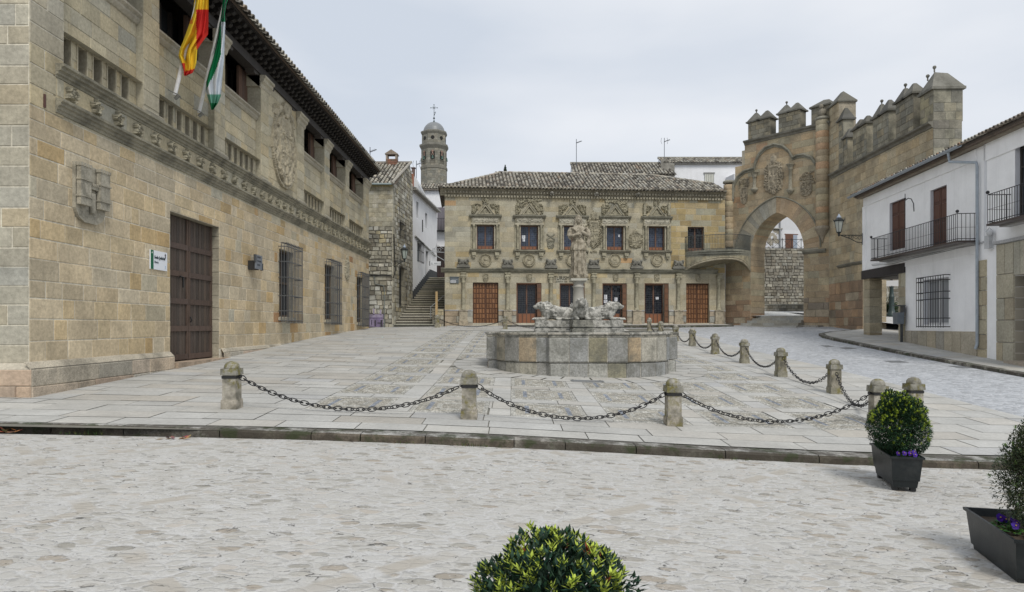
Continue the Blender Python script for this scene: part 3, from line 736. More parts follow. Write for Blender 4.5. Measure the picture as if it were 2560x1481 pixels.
# grated windows
for gi, (a, b_, c, d) in enumerate(gw):
    fr = MB((.10, .075, .055)); fr.box(a, b_, .24, .30, c, d, (.035, .04, .045))
    for xx in (a, (a + b_) / 2 - .04, b_ - .08): fr.box(xx, xx + .08, .19, .26, c, d)
    for zz in (c, (c + d) / 2, d - .08): fr.box(a, b_, .195, .26, zz, zz + .08)
    fo = fr.build('window', M['wood'], hall)
    st = MB((.40, .37, .29)); st.box(a - .12, b_ + .12, -.09, .0, c - .14, c - .02); st.build('sill', M['stone'], fo)
    g = MB((.10, .105, .11)); y = -.34; x0, x1, z0, z1 = a - .12, b_ + .15, c - .2, d + .2
    nb = 11
    for k in range(nb + 1):
        xx = x0 + (x1 - x0) * k / nb; g.tube([(xx, y, z0 - .06), (xx, y, z1 + .04)], .016, 5)
    for k in range(1, 3):
        for xx in (x0, x1): g.tube([(xx, y + .11 * k, z0), (xx, y + .11 * k, z1)], .013, 5)
    for zz in (z0 + .05, z0 + .42, z0 + 1.0, z0 + 1.35 + .35, z0 + 2.3, z1 - .12):
        for e in (0,): g.tube([(x0, -0.0, zz), (x0, y, zz), (x1, y, zz), (x1, 0, zz)], .018, 5)
    for k in range(nb + 1):
        xx = x0 + (x1 - x0) * k / nb
        g.tube([(xx, y, z1), (xx, y * .3, z1 + .03)], .012, 4)
        g.tube([(xx, y, z0), (xx, y * .3, z0)], .012, 4)
    g.build('window_grille', M['iron'], fo)
# gallery joinery: dark glazing behind the openings, boarded shutters
for (a, b_, n, s) in bays[1:]:
    jo = MB((.05, .045, .04))
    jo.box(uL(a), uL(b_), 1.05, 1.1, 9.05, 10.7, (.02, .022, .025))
    n2 = 5
    for k in range(n2 + 1): xx = uL(a) + (b_ - a) * k / n2; jo.box(xx - .05, xx + .05, .95, 1.05, 9.05, 10.7, (.06, .05, .045))
    jo.box(uL(b_) - .75, uL(b_), .5, .56, 9.1, 10.6, (.13, .08, .055))
    for k in range(5): jo.box(uL(b_) - .74 + k * .15, uL(b_) - .61 + k * .15, .47, .5, 9.1, 10.6, pick([(1, (.14, .085, .06)), (1, (.10, .065, .05))]))
    jo.box(uL(a) + .1, uL(a) + .9, .94, .96, 9.2, 9.9, (.25, .28, .32)) if a < 22 else None
    jo.box(uL(a), uL(b_), 0.3, .36, 10.55, 10.75)
    jo.build('gallery_window', M['wood'], hall)
# great beam, carved brackets, soffit boards, tiles
bm = MB((.04, .035, .031))
bm.box(uL(16.2), uL(42.45), -.05, .30, 10.52, 10.82)
bm.box(uL(12.5), uL(42.45), -.62, 1.5, 11.16, 11.22, (.025, .022, .02))
bm.box(uL(12.5), uL(42.45), .1, .5, 10.82, 11.16, (.04, .035, .03))
for (a, b_) in P: # shoes over the capitals
    u0, u1 = uL(a), uL(b_)
    bm.prism([(u0 - .7, 10.53), (u1 + .7, 10.53), (u1 + .55, 10.40), (u1 + .35, 10.43), (u1 + .2, 10.50 - .02), (u0 - .2, 10.48), (u0 - .35, 10.43), (u0 - .55, 10.40)], .0, .3, (.06, .052, .045))
bm.build('eaves_beam', M['wood'], hall)
br = MB((.022, .019, .017))
def brp(mb, x, z, L_, h_):
    p = [(0, z), (-.0, z + h_), (-L_, z + h_), (-L_ - .02, z + h_ * .55), (-L_ + .06, z + h_ * .2), (-L_ + .14, z + h_ * .35), (-L_ + .24, z + .02)]
    i = len(mb.v); n = len(p)
    mb.v += [(x - .085, a, b_) for a, b_ in p] + [(x + .085, a, b_) for a, b_ in p]
    mb.face([i + k for k in range(n)]); mb.face([i + n + k for k in reversed(range(n))])
    for k in range(n): mb.face([i + k, i + (k + 1) % n, i + n + (k + 1) % n, i + n + k])
brp(br, 0, 10.80, .32, .19); brp(br, 0, 10.98, .6, .18)
b0 = br.build('eaves_bracket', M['wood'], hall); n = 62
for k in range(n):
    o = b0 if k == 0 else b0.copy()
    if k: scene.collection.objects.link(o)
    o.location = (uL(16.3) + k * (26.0 / (n - 1)), 0.05, 0)
rf = MB()
tiles(rf, (-.1, -.78, 11.24), (1, 0, 0), (0, 1, .42), 29.95, lambda u: (0, 2.6), sp=.31, row=.38, r=.12)
rf.box(-.1, 29.85, -.70, 2, 11.215, 11.24, (.12, .09, .07)); rf.poly([(-.1, -.6, 11.25), (29.85, -.6, 11.25), (29.85, 4.5, 13.4), (-.1, 4.5, 13.4)], (.2, .17, .13)); rf.poly([(29.85, -.6, 11.25), (29.85, 9, 11.2), (29.85, 4.5, 13.4)], (.4, .37, .29))
rf.poly([(-.1, 9.3, 11.25), (29.85, 9.3, 11.25), (29.85, 4.5, 13.4), (-.1, 4.5, 13.4)], (.2, .17, .13))
rf.build('roof', M['tile'], hall)
# end wall facing the camera
FE = Frame((-20, Y0), (XL, Y0))
ew = MB(); masonry(ew, 0, 11.1, .95, 12, GREY, ch=.37, bw=(.5, .95), pr=.012, gap=.012); sheet(ew, 0, 11.1, -.2, 12, [], MORT)
masonry(ew, 0, 11.25, .55, .85, PLP, ch=.32, bw=(.7, 1.5), pr=.012, gap=.006, y=-.15); masonry(ew, 0, 11.25, -.2, .55, PLP, ch=.56, bw=(.5, 1.2), pr=.03, gap=.01, y=-.15)
sheet(ew, 0, 11.25, -.2, .85, [], (.22, .2, .16), y=-.15); ew.poly([(0, -.15, .83), (11.25, -.15, .83), (11.1, 0, .97), (0, 0, .97)], (.46, .42, .34))
eo = ew.build('end_wall', M['stone']); eo.location = FE.o - FL.o; eo.rotation_euler = (0, 0, FE.rz)
eo.parent = hall; eo.matrix_parent_inverse = Matrix.Identity(4)
eo.matrix_basis = (Matrix.Translation(FL.o) @ Matrix.Rotation(FL.rz, 4, 'Z')).inverted() @ Matrix.Translation(FE.o) @ Matrix.Rotation(FE.rz, 4, 'Z')

# wall-mounted things of the hall
def text(s, size, m, col, loc, rot, parent=None, name='lettering', ext=.004, xs=1., align='LEFT', bold=0):
    cu = bpy.data.curves.new('t', 'FONT'); cu.body = s; cu.size = size; cu.extrude = ext; cu.align_x = align; cu.offset = bold; cu.resolution_u = 2
    o = bpy.data.objects.new('t', cu); scene.collection.objects.link(o)
    me = bpy.data.meshes.new_from_object(o.evaluated_get(bpy.context.evaluated_depsgraph_get())); bpy.data.objects.remove(o)
    a = me.color_attributes.new('tint', 'FLOAT_COLOR', 'CORNER'); a.data.foreach_set('color', np.tile(np.array([*col, 1.], dtype=np.float32), len(a.data)))
    me.materials.clear(); me.materials.append(m)
    o = link(name, me, parent); o.location = loc; o.rotation_euler = rot; o.scale = (xs, 1, 1); return o
sg = thing('wall_sign', 'white sign with green stripe lettered Sede Judicial beside the big wooden door', 'sign', (XL + .03, 16.72, 3.05), math.pi / 2)
s1 = MB((.74, .77, .82)); s1.box(0, .80, -.02, .01, 0, .47); s1.build('panel', M['flat'], sg)
s1 = MB((.01, .12, .06)); s1.box(-.0, .13, -.024, -.0201, 0, .47); s1.build('green_stripe', M['flat'], sg)
text('Sede Judicial', .105, M['flat'], (.03, .05, .06), (.17, -.024, .27), (math.pi / 2, 0, 0), sg, bold=.0015)
text('Baeza', .085, M['flat'], (.12, .14, .16), (.17, -.024, .16), (math.pi / 2, 0, 0), sg)
s1 = MB((.05, .05, .07)); s1.prism([(.69, .36), (.72, .36), (.735, .4), (.705, .44), (.675, .4)], -.024, -.0201); s1.prism([(.69, .36), (.72, .36), (.72, .33), (.705, .31), (.69, .33)], -.026, -.0201); s1.build('emblem', M['flat'], sg); s1 = MB((.05, .05, .07))
s1.prism([(.69, .05), (.73, .05), (.73, .13), (.69, .13)], -.024, -.0201, (.45, .55, .68)); s1.build('emblem', M['flat'], sg); s1 = MB(); s1.prism([(.04, .39), (.09, .39), (.065, .44)], -.027, -.0241, (.6, .7, .62)); s1.build('emblem', M['flat'], sg)
pq = thing('scroll_plaque', 'dark grey metal scroll plaque fixed to the sandstone wall right of the big door', 'plaque', (XL, 22.9, 3.55), math.pi / 2)
s1 = MB((.17, .19, .22)); s1.box(0, .62, -.30, -.27, .02, .5)
s1.tube([(.0, -.28, .5), (.0, -.28, .26)], .05, 8, (.05, .055, .06)); s1.tube([(.62, -.28, .0), (.62, -.28, .24)], .05, 8, (.05, .055, .06)); s1.build('scroll', M['paint'], pq)
s1 = MB((.06, .065, .07)); s1.tube([(.3, -.28, .2), (.3, 0, .2)], .02, 5); s1.box(.08, .45, -.24, 0, .0, .3, (.035, .035, .035)); s1.build('bracket', M['iron'], pq)
for k, (n_, z_) in enumerate(((.34, .40), (.42, .27), (.3, .14))):
    s1 = MB((.05, .06, .075)); [s1.box(.14 + q * .055, .14 + q * .055 + .035, -.306, -.3005, z_, z_ + .05) for q in range(int(n_ / .055))]; s1.build('relief_line', M['paint'], pq)

# flags on slanted white poles
def flag(name, label, ybase, zb, xt, zt, rows, colf, seed):
    t = thing(name, label, 'flag', (XL, ybase, zb)); rr = random.Random(seed)
    po = MB((.72, .72, .72)); dx = xt - XL; dz = zt - zb; k = 1.5
    po.tube([(.0, 0, 0), (dx * k, 0, dz * k)], .05, 10); po.ball((dx * k, 0, dz * k), .07); po.build('pole', M['paint'], t)
    bk = MB((.22, .22, .2)); bk.tube([(0, 0, -.1), (.12, 0, 0)], .05, 8); bk.tube([(-.0, -.35, .02), (.1, 0, .0), (0, .35, .02)], .015, 5); bk.build('bracket', M['iron'], t)
    cl = MB(); cl.smooth = True; n = 30; m = len(rows); sub = 5
    pr = []
    for j in range((m - 1) * sub + 1):
        a = min(j // sub, m - 2); f = (j - a * sub) / sub; r = [rows[a][q] * (1 - f) + rows[a + 1][q] * f for q in range(3)]; pr.append(r)
    for (py, x0, x1) in pr:
        for i in range(n + 1):
            s = i / n; px = x0 + (x1 - x0) * s; fold = math.sin(s * 15 + py * .012 + seed) * .10 + math.sin(s * 7 + seed * 2 + py * .02) * .07 + .02 * math.sin(s * 37 + py * .05)
            p = at(px, py, ybase - .12 + fold); cl.v.append((p[0] - XL, p[1] - ybase, p[2] - zb))
    for j in range(len(pr) - 1):
        for i in range(n):
            py, x0, x1 = pr[j]; s = (i + .5) / n
            cl.face((j * (n + 1) + i, j * (n + 1) + i + 1, (j + 1) * (n + 1) + i + 1, (j + 1) * (n + 1) + i), colf(x0 + (x1 - x0) * s, py + 3, s))
    cl.build('cloth', M['cloth'], t, recalc=False)
    return t
RED, YEL, GRN, WTE = (.52, .025, .02), (.72, .50, .03), (.0, .17, .06), (.62, .67, .72)
def c_es(px, py, s):
    if py > 158 and px < 488 + (py - 158) * .2 and px > 452: return RED if py > 176 - (px - 455) * .25 + 6 or px < 462 else YEL
    if py < 22: return YEL if px < 522 else RED
    if px > 491 + .02 * (py - 60): return RED
    if px < 484 - (py - 20) * .0 and py < 60 and px < 482: return (.66, .22, .02)
    return YEL
flag('spanish_flag', 'red and yellow flag hanging from the left white pole on the sandstone hall', 18.02, 7.74, -8.3, 10.24,
     [(-90, 476, 530), (-30, 480, 526), (0, 486, 521), (30, 482, 521), (60, 473, 521), (86, 464, 520), (105, 457, 506), (124, 449, 493), (140, 446, 492), (158, 453, 491), (172, 458, 487), (183, 459, 481), (190, 460, 465)], c_es, 1)
def c_an(px, py, s):
    if py < 58: return GRN if px > 553 - (py - 20) * .0 or py < 20 else WTE
    e = 547 - (py - 58) * .07
    t_ = (py - 110) / 110
    bx = 553 if py < 137 else 552 - (py - 137) * .29 if py < 171 else 542 - (py - 171) * .48
    if py > 238 and px > 514: return (.14, .36, .27) if py < 260 else GRN
    return GRN if px < bx else WTE
flag('andalusian_flag', 'green and white flag hanging from the right white pole on the sandstone hall', 19.4, 7.7, -8.15, 10.9,
     [(-90, 556, 592), (-20, 558, 578), (10, 556, 566), (35, 553, 562), (60, 548, 563), (90, 543, 562), (120, 536, 561), (150, 526, 560), (180, 516, 557), (205, 510, 555), (222, 512, 554), (240, 518, 552), (258, 524, 545), (275, 528, 533)], c_an, 5)

# ================================================================== CENTRE: TWO-STOREY PALACE
FT = Frame((-4.48, 45.5), (14.64, 46.9)); H = FT.hit
pal = FT.root('palace', 'two-storey sandstone palace with five carved windows, six doors and a low tiled roof', 'building')
UT = FT.len
BE = [(7, (.375, .342, .255)), (5, (.385, .348, .25)), (2, (.355, .335, .265)), (1, (.42, .345, .205)), (.6, (.385, .36, .28)), (.12, (.40, .27, .15))]
ORG = [(5, (.40, .325, .19)), (4, (.38, .30, .155)), (3, (.36, .34, .25)), (2, (.33, .26, .14)), (1, (.42, .38, .28))]
REDB = [(3, (.36, .245, .155)), (2, (.27, .19, .13)), (3, (.40, .33, .235)), (1, (.24, .2, .15))]
zb = 1.75
def hole(x0, x1, y0, y1):
    a = H(x0, y1); b_ = H(x1, y0); return (a[0], b_[0], a[1], b_[1])
wins = [hole(1191.6, 1235.4, 563, 624), hole(1301, 1345.5, 564, 625), hole(1409, 1453, 565, 626), hole(1516, 1558.5, 566, 626), hole(1620.5, 1661.5, 567, 627)]
doors = [hole(1182, 1246, 707, 808), hole(1291, 1353.7, 708, 808), hole(1399, 1461.6, 709, 808), hole(1506, 1567, 709, 808), hole(1611.4, 1671.8, 709, 808), hole(1715.5, 1773.4, 709, 808)]
bald = hole(1719.5, 1760.3, 568, 630)
zs = H(1450, 683)[1]; ze = H(1450, 494)[1]; zev = H(1110, 472)[1]
wl = MB(); allh = wins + doors + [bald]
uo = FT.u(1677)
masonry(wl, 0, uo, zs, ze, BE, allh, ch=.34, bw=(.5, 1.1), pr=.01, gap=.006)
masonry(wl, uo, UT, zs + .05, ze, ORG, allh, ch=.40, bw=(.5, .9), pr=.012, gap=.014)
masonry(wl, 0, UT, zb + .95, zs, BE, allh, ch=.36, bw=(.5, 1.1), pr=.01, gap=.006)
sheet(wl, 0, UT, 1.2, zev + .1, allh, (.44, .41, .33))
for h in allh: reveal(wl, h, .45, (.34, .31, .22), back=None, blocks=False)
wl.box(0, UT, 6.8, 7, 1.2, zev + .1, (.35, .33, .27)); wl.poly([(0, 0, 1.2), (0, 7, 1.2), (0, 7, zev + .1), (0, 0, zev + .1)], (.37, .34, .25))
wl.build('wall', M['stone'], pal)
sd_w = MB(); masonry(sd_w, 0, 7, 1.2, zev, BE, ch=.36, pr=.01, gap=.008); so_ = sd_w.build('side_wall', M['stone'], pal); so_.location = (0, 7, 0); so_.rotation_euler = (0, 0, -math.pi / 2)
hs = [(d[0] - .001, d[1] + .001, 0, 9) for d in doors]
for a, b_ in zip([0] + [d[1] for d in doors], [d[0] for d in doors] + [UT]):
    pt = MB(); masonry(pt, a, b_, zb - .3, zb + .95, [(3, (.42, .37, .29)), (2, (.40, .33, .24)), (2, (.37, .36, .31))], ch=.42, bw=(.7, 1.5), pr=.07, gap=.006)
    pt.run([(.0, zb + .97), (.06, zb + .97), (.10, zb + .93), (.08, zb + .88)], a, b_); pt.build('plinth', M['rubble'], pal)
# string course and crowning cornice
mo = MB((.27, .26, .205)); z = zs
mo.run([(0, z - .02), (.05, z), (.07, z + .06), (.14, z + .09), (.15, z + .17), (.22, z + .2), (.23, z + .27), (0, z + .31)], -.25, UT - .55, step=1.0); mo.build('string_course', M['old'], pal)
co = MB((.34, .31, .235)); z = ze
co.run([(0, z), (.05, z + .02), (.07, z + .10), (.12, z + .13), (.13, z + .27), (.20, z + .3), (.24, z + .42), (.34, z + .48), (.36, z + .58), (0, z + .66)], -.3, UT, step=1.0)
for k in range(int(UT / .2)): co.box(k * .2, k * .2 + .1, -.26, -.1, z + .16, z + .28, (.44, .40, .31)); co.box(k * .2, k * .2 + .13, -.17, -.03, z - .09, z + .04, (.42, .385, .29))
co.build('cornice', M['carve'], pal)
g0 = MB((.22, .21, .18)); g0.ball((0, -.45, 0), .13, .28, .13); g0.ball((0, -.72, .03), .10); g0.ball((.08, -.68, -.1), .05); g0.ball((-.08, -.68, -.1), .05); g0.build('x', None) if False else None
gg = g0.build('gargoyle', M['old'], pal)
for k, px in enumerate((1376, 1490, 1483 + 1e-6, 1590)):
    pass
for k, px in enumerate((1377, 1487, 1590)):
    o = gg if k == 0 else gg.copy()
    if k: scene.collection.objects.link(o)
    o.location = (FT.u(px), 0, ze + .12)
# columns, pedestals, beasts above, shields over the doors, portrait medallions
zc0, zc1 = zb + .95, zs
cb = MB((.36, .335, .245)); cb.smooth = True
cb.lathe(0, -.1, [(.19, zc0), (.19, zc0 + .05), (.15, zc0 + .09), (.13, zc0 + .14), (.125, zc0 + 1.0), (.115, zc1 - .72), (.14, zc1 - .7), (.14, zc1 - .66), (.12, zc1 - .63), (.15, zc1 - .45), (.19, zc1 - .3)], 14)
cb.smooth = False
cb.box(-.2, .2, -.30, 0, zc1 - .3, zc1 - .2); cb.box(-.14, .14, -.24, 0, zc1 - .2, zc1 - .1); cb.box(-.19, .19, -.28, 0, zc1 - .1, zc1 - .02)
for s in (-1, 1): cb.ball((s * .15, -.22, zc1 - .37), .06, n=8, m=5)
cb.box(-.27, .27, -.22, -.06, zb - .2, zc0 - .03, (.41, .36, .27)); cb.box(-.31, .31, -.26, -.06, zc0 - .06, zc0 + .01, (.43, .38, .30)); cb.box(-.31, .31, -.26, -.06, zb - .2, zb + .22, (.41, .35, .26))
c0 = cb.build('half_column', M['carve'], pal)
cols = (1158.5, 1269, 1377, 1484, 1591, 1695, 1796)
for k, px in enumerate(cols):
    o = c0 if k == 0 else c0.copy()
    if k: scene.collection.objects.link(o)
    o.location.x = FT.u(px)
bt = MB((.20, .195, .17)); zz = zs + .31
bt.box(-.42, .42, -.30, 0, zz, zz + .12); bt.box(-.36, .36, -.26, 0, zz + .12, zz + .22)
for s in (-1, 1):
    bt.ball((s * .17, -.15, zz + .42), .2, .13, .16, 9, 6); bt.ball((s * .28, -.24, zz + .52), .09, .1, .1, 8, 5); bt.ball((s * .22, -.22, zz + .28), .1, .12, .06, 8, 5)
bt.ball((0, -.12, zz + .35), .12, .1, .2, 8, 5)
b0 = bt.build('beast_carving', M['old'], pal)
for k, px in enumerate(cols[:6]):
    o = b0 if k == 0 else b0.copy()
    if k: scene.collection.objects.link(o)
    o.location.x = FT.u(px); o.scale = (U(.95, 1.05), 1, U(.95, 1.05)); o.location.z = -(o.scale.z - 1) * zz
for k, (px, sd_) in enumerate(zip((1214, 1323, 1539, 1642, 1745), range(5))):
    s1 = MB((.35, .32, .235)); u, z = H(px, 695); relief(s1, u, z, .40, .52, .08, h_shield, 14, 18); s1.build('shield', M['carve'], pal)
for k, px in enumerate((1213.5, 1322.5, 1430, 1537, 1642)):
    s1 = MB((.38, .345, .25)); u, z = H(px, 651); relief(s1, u, z, .86, .88, .11, h_medal(k * 3.3), 34, 34); s1.build('medallion', M['carve'], pal)
# carved window surrounds
WOOD = (.12, .066, .045)
for k, h in enumerate(wins):
    w_, cx = h[1] - h[0], (h[0] + h[1]) / 2; z0, z1 = h[2], h[3]
    s1 = MB((.345, .32, .235)); e = w_ / 2
    for s in (-1, 1):
        x = cx + s * (e + .19)
        s1.box(x - .2, x + .2, -.05, 0, z0, z1); s1.box(cx + s * (e + .03) - .035, cx + s * (e + .03) + .035, -.10, 0, z0, z1 + .02, (.42, .38, .29))
        s1.smooth = True
        s1.lathe(x, -.14, [(.10, z0), (.10, z0 + .06), (.06, z0 + .12), (.085, z0 + .3), (.06, z0 + .42), (.09, z0 + .52), (.055, z0 + .62), (.08, z0 + .72), (.055, z0 + .82), (.07, z0 + .95), (.06, z1 - .2), (.085, z1 - .12), (.10, z1)], 9)
        s1.smooth = False
        s1.box(x - .13, x + .13, -.22, 0, z0 - .42, z0 - .2, tx=-.02); s1.box(x - .08, x + .08, -.16, 0, z0 - .55, z0 - .42, tx=-.03)
    a, b_ = cx - e - .42, cx + e + .42
    s1.run([(0, z0 - .22), (.1, z0 - .2), (.12, z0 - .12), (.22, z0 - .09), (.24, z0 - .01), (0, z0 + .01)], a - .05, b_ + .05, (.27, .255, .20))
    s1.run([(0, z1), (.22, z1), (.22, z1 + .08), (.18, z1 + .12), (0, z1 + .13)], a + .05, b_ - .05, (.38, .35, .27))
    s1.box(a + .08, b_ - .08, -.14, 0, z1 + .13, z1 + .48)
    relief(s1, cx, z1 + .305, b_ - a - .3, .30, .05, h_frieze(k), 50, 9, y0=-.14, col=(.40, .38, .31))
    s1.run([(0, z1 + .48), (.16, z1 + .48), (.19, z1 + .54), (.28, z1 + .58), (.30, z1 + .66), (0, z1 + .70)], a - .08, b_ + .08, (.25, .24, .19))
    z2 = z1 + .70; hp = .70; hw = .54
    for s in (-1, 1):
        s1.prism([(cx + s * hw, z2), (cx + s * (hw - .13), z2), (cx, z2 + hp - .17), (cx, z2 + hp)], -.17, 0, (.37, .34, .25))
        s1.prism([(cx + s * (hw + .05), z2 - .0), (cx + s * hw, z2), (cx, z2 + hp), (cx, z2 + hp + .06)], -.22, 0, (.33, .31, .24))
    s1.box(cx - hw, cx + hw, -.16, 0, z2, z2 + .06)
    relief(s1, cx, z2 + .27, .72, .42, .12, lambda X, Y: np.where(np.abs(X) < .55 - .5 * Y, .3 + .6 * fbm(X * 5 + k, Y * 5), -1.), 20, 16)
    # foliage beside and above the pediment, a little different over every window
    relief(s1, cx - .62, z2 + .36, .66, .74, .12, h_foliage(k * 7.1, .38, lambda X, Y: (Y < .95 + .2 * X) & (X < .05 + .85 * Y + .35)), 22, 24, col=(.33, .305, .22))
    relief(s1, cx + .62, z2 + .36, .66, .74, .12, h_foliage(k * 5.3 + 2, .38, lambda X, Y: (Y < .95 - .2 * X) & (-X < .05 + .85 * Y + .35)), 22, 24, col=(.33, .305, .22))
    if k in (1, 3):
        relief(s1, cx, z2 + .72, 1.75, 1.0, .11, h_foliage(k * 3 + 1, .46, lambda X, Y: (np.abs(X) > .62 - (Y + 1) * .36) & (Y > -.95)), 40, 20); relief(s1, cx, z2 + 1.0, .56, .55, .13, h_arms(k, True, False), 16, 18)
    else: relief(s1, cx, z2 + .98, .46, .60, .12, h_foliage(k + 4, .36), 14, 18)
    if k == 4:
        s1.smooth = True
        for s in (-1, 1): s1.lathe(cx + s * .84, -.12, [(.12, z2), (.12, z2 + .08), (.07, z2 + .16), (.11, z2 + .33), (.08, z2 + .45), (.12, z2 + .6), (.05, z2 + .75), (.09, z2 + .86), (0, z2 + .92)], 9)
        s1.smooth = False
    s1.build('window_surround', M['carve'], pal)
def leaded(par, h, y, kick, name='window', ncol=4, nrow=9, paper=()):
    """two-leaf glazed frame with lead lattice"""
    f = MB(WOOD); a, b_, z0, z1 = h; m_ = (a + b_) / 2
    f.box(a, b_, y, y + .06, z1 - .08, z1); 
    for x0, x1 in ((a, a + .07), (b_ - .07, b_), (m_ - .05, m_ + .05)): f.box(x0, x1, y, y + .06, z0, z1 - .08)
    f.box(a + .07, b_ - .07, y + .01, y + .05, z0, z0 + kick); 
    for q in range(4):
        x0 = a + .1 + q * (b_ - a - .2) / 4 + .03; f.box(x0, x0 + (b_ - a - .2) / 4 - .07, y - .012, y + .01, z0 + .06, z0 + kick - .06, (.24, .10, .05))
    fo = f.build(name, M['varnish'], par)
    for x0, x1 in ((a + .07, m_ - .05), (m_ + .05, b_ - .07)):
        gl = MB((.06, .085, .14)); n1, n2 = ncol, nrow
        for i in range(n1):
            for j in range(n2):
                c = U(.6, 1.5); t = U(-.004, .004)
                X0, X1 = x0 + (x1 - x0) * i / n1, x0 + (x1 - x0) * (i + 1) / n1; Z0, Z1 = z0 + kick + (z1 - .08 - z0 - kick) * j / n2, z0 + kick + (z1 - .08 - z0 - kick) * (j + 1) / n2
                gl.poly([(X0, y + .035 + t, Z0), (X1, y + .035 - t, Z0), (X1, y + .035 - t, Z1), (X0, y + .035 + t, Z1)], [q * c * (1 if name == 'window' else .22) for q in (.028, .040, .07)])
        gl.build('pane', M['glass'], fo, recalc=False)
        ld = MB((.13, .15, .18) if name == 'window' else (.09, .095, .10))
        for i in range(1, n1): X0 = x0 + (x1 - x0) * i / n1; ld.box(X0 - .006, X0 + .006, y + .018, y + .028, z0 + kick, z1 - .08)
        for j in range(1, n2): Z0 = z0 + kick + (z1 - .08 - z0 - kick) * j / n2; ld.box(x0, x1, y + .020, y + .03, Z0 - .006, Z0 + .006)
        ld.build('lead_lattice', M['iron'], fo)
    f2 = MB((.02, .02, .022)); f2.box(a, b_, y + .08, y + .1, z0, z1); f2.build('dark_interior', M['wood'], fo)
    return fo
wo_ = [leaded(pal, h, .2, .28) for h in wins]
leaded(pal, bald, .25, .3, 'balcony_door', 4, 10)
def paper(par, px, py, w_, h_, y):
    u, z = H(px, py, -y); p = MB((.72, .74, .78)); p.box(u - w_ / 2, u + w_ / 2, y - .008, y, z - h_ / 2, z + h_ / 2)
    for q in range(int(h_ / .06)): p.box(u - w_ * .38, u + w_ * U(.1, .38), y - .011, y - .008, z + h_ / 2 - .05 - q * .055, z + h_ / 2 - .03 - q * .055, (.15, .16, .2))
    p.build('notice', M['flat'], par)
paper(wo_[1], 1309, 593, .22, .22, .19); paper(wo_[1], 1309.5, 601, .16, .18, .19); paper(wo_[3], 1547.5, 590, .10, .16, .19)
# ground floor doors
def panelled(h):
    a, b_, z0, z1 = h; z0 = zb - .02; f = MB((.15, .07, .035)); y = .22; f.box(a, b_, y + .02, y + .07, z0, z1); m_ = (a + b_) / 2
    fo = f.build('panelled_door', M['varnish'], pal)
    for x0, x1 in ((a, m_ - .012), (m_ + .012, b_)):
        l = MB((.2, .09, .045)); n1, n2 = 4, 8; l.box(x0, x1, y, y + .02, z0, z1, (.085, .038, .02))
        for i in range(n1):
            for j in range(n2):
                X0, X1 = x0 + .03 + (x1 - x0 - .06) * i / n1 + .015, x0 + .03 + (x1 - x0 - .06) * (i + 1) / n1 - .015; Z0, Z1 = z0 + .05 + (z1 - z0 - .1) * j / n2 + .018, z0 + .05 + (z1 - z0 - .1) * (j + 1) / n2 - .018
                if (i + j) % 2: X0 += .02; X1 -= .02
                else: Z0 += .02; Z1 -= .02
                block(l, X0, X1, Z0, Z1, pick([(1, (.25, .125, .058)), (1, (.20, .098, .045))]), gap=.0, pr=.03, ch=.022, y=y)
        l.build('door_leaf', M['varnish'], fo)
panelled(doors[0]); panelled(doors[5])
for k, h in enumerate(doors[1:5]):
    a, b_, z0, z1 = h; z0 = zb
    rv = MB((.15, .075, .04)); rv.box(b_ - .30, b_ - .01, .02, .07, z0, z1 - .01, (.11, .06, .036)); [rv.box(b_ - .27, b_ - .04, .005, .02, z0 + .15 + q * .4, z0 + .45 + q * .4) for q in range(6)]
    rv.box(a, a + .05, .02, .4, z0, z1 - .01); rv.box(a, b_, .02, .4, z1 - .06, z1 - .01)
    rv.build('open_shutter', M['varnish'], pal)
    d = leaded(pal, (a + .05, b_ - .3, z0, z1 - .06), .36, .75, 'glazed_door', 5, 13)
    hd = MB((.02, .02, .02)); hd.box((a + b_) / 2 - .15, (a + b_) / 2 - .12, .33, .36, z0 + 1.0, z0 + 1.35); hd.build('door_handle', M['iron'], d)
    if k == 2:
        for (px, py, w__, h__) in ((1514, 743, .2, .3), (1514, 754, .24, .22), (1540, 749, .2, .26)): paper(d, px, py, w__, h__, .35)
        for xx in (a + .12, m_ := (a + b_) / 2 - .05):
            t_ = MB((.8, .8, .78)); t_.box(xx, xx + .45, .40, .42, z0 + 1.98, z0 + 2.02); t_.build('shelf_edge', M['flat'], d)
    if k == 3: paper(d, 1643, 746, .2, .16, .35)
# coats of arms on the upper wall
u, z = H(1484, 577); s1 = MB((.35, .32, .235)); relief(s1, u, z, 1.35, 2.7, .15, h_arms(1), 44, 70); relief(s1, u, z - 1.42, .5, .2, .08, h_foliage(2, .3), 14, 7); s1.build('coat_of_arms', M['carve'], pal)
u, z = H(1588.5, 600); s1 = MB((.35, .32, .235)); relief(s1, u, z, 1.1, 1.4, .12, h_arms(7), 40, 44); s1.build('coat_of_arms', M['carve'], pal)
u, z = H(1376.6, 595); s1 = MB((.25, .24, .185))
for s in (-1, 1): s1.poly([(u - s * .28, -.06, z + .22), (u - s * .22, -.06, z + .26), (u + s * .28, -.06, z - .08), (u + s * .22, -.06, z - .12)])
for s in (-1, 1): s1.tube([(u - s * .27, -.04, z + .24), (u + s * .27, -.04, z - .1)], .03, 5)
s1.box(u - .3, u + .3, -.05, 0, z - .2, z - .16); relief(s1, u, z - .5, .52, .56, .07, h_shield, 14, 14); s1.build('shield_with_crossed_staves', M['carve'], pal)
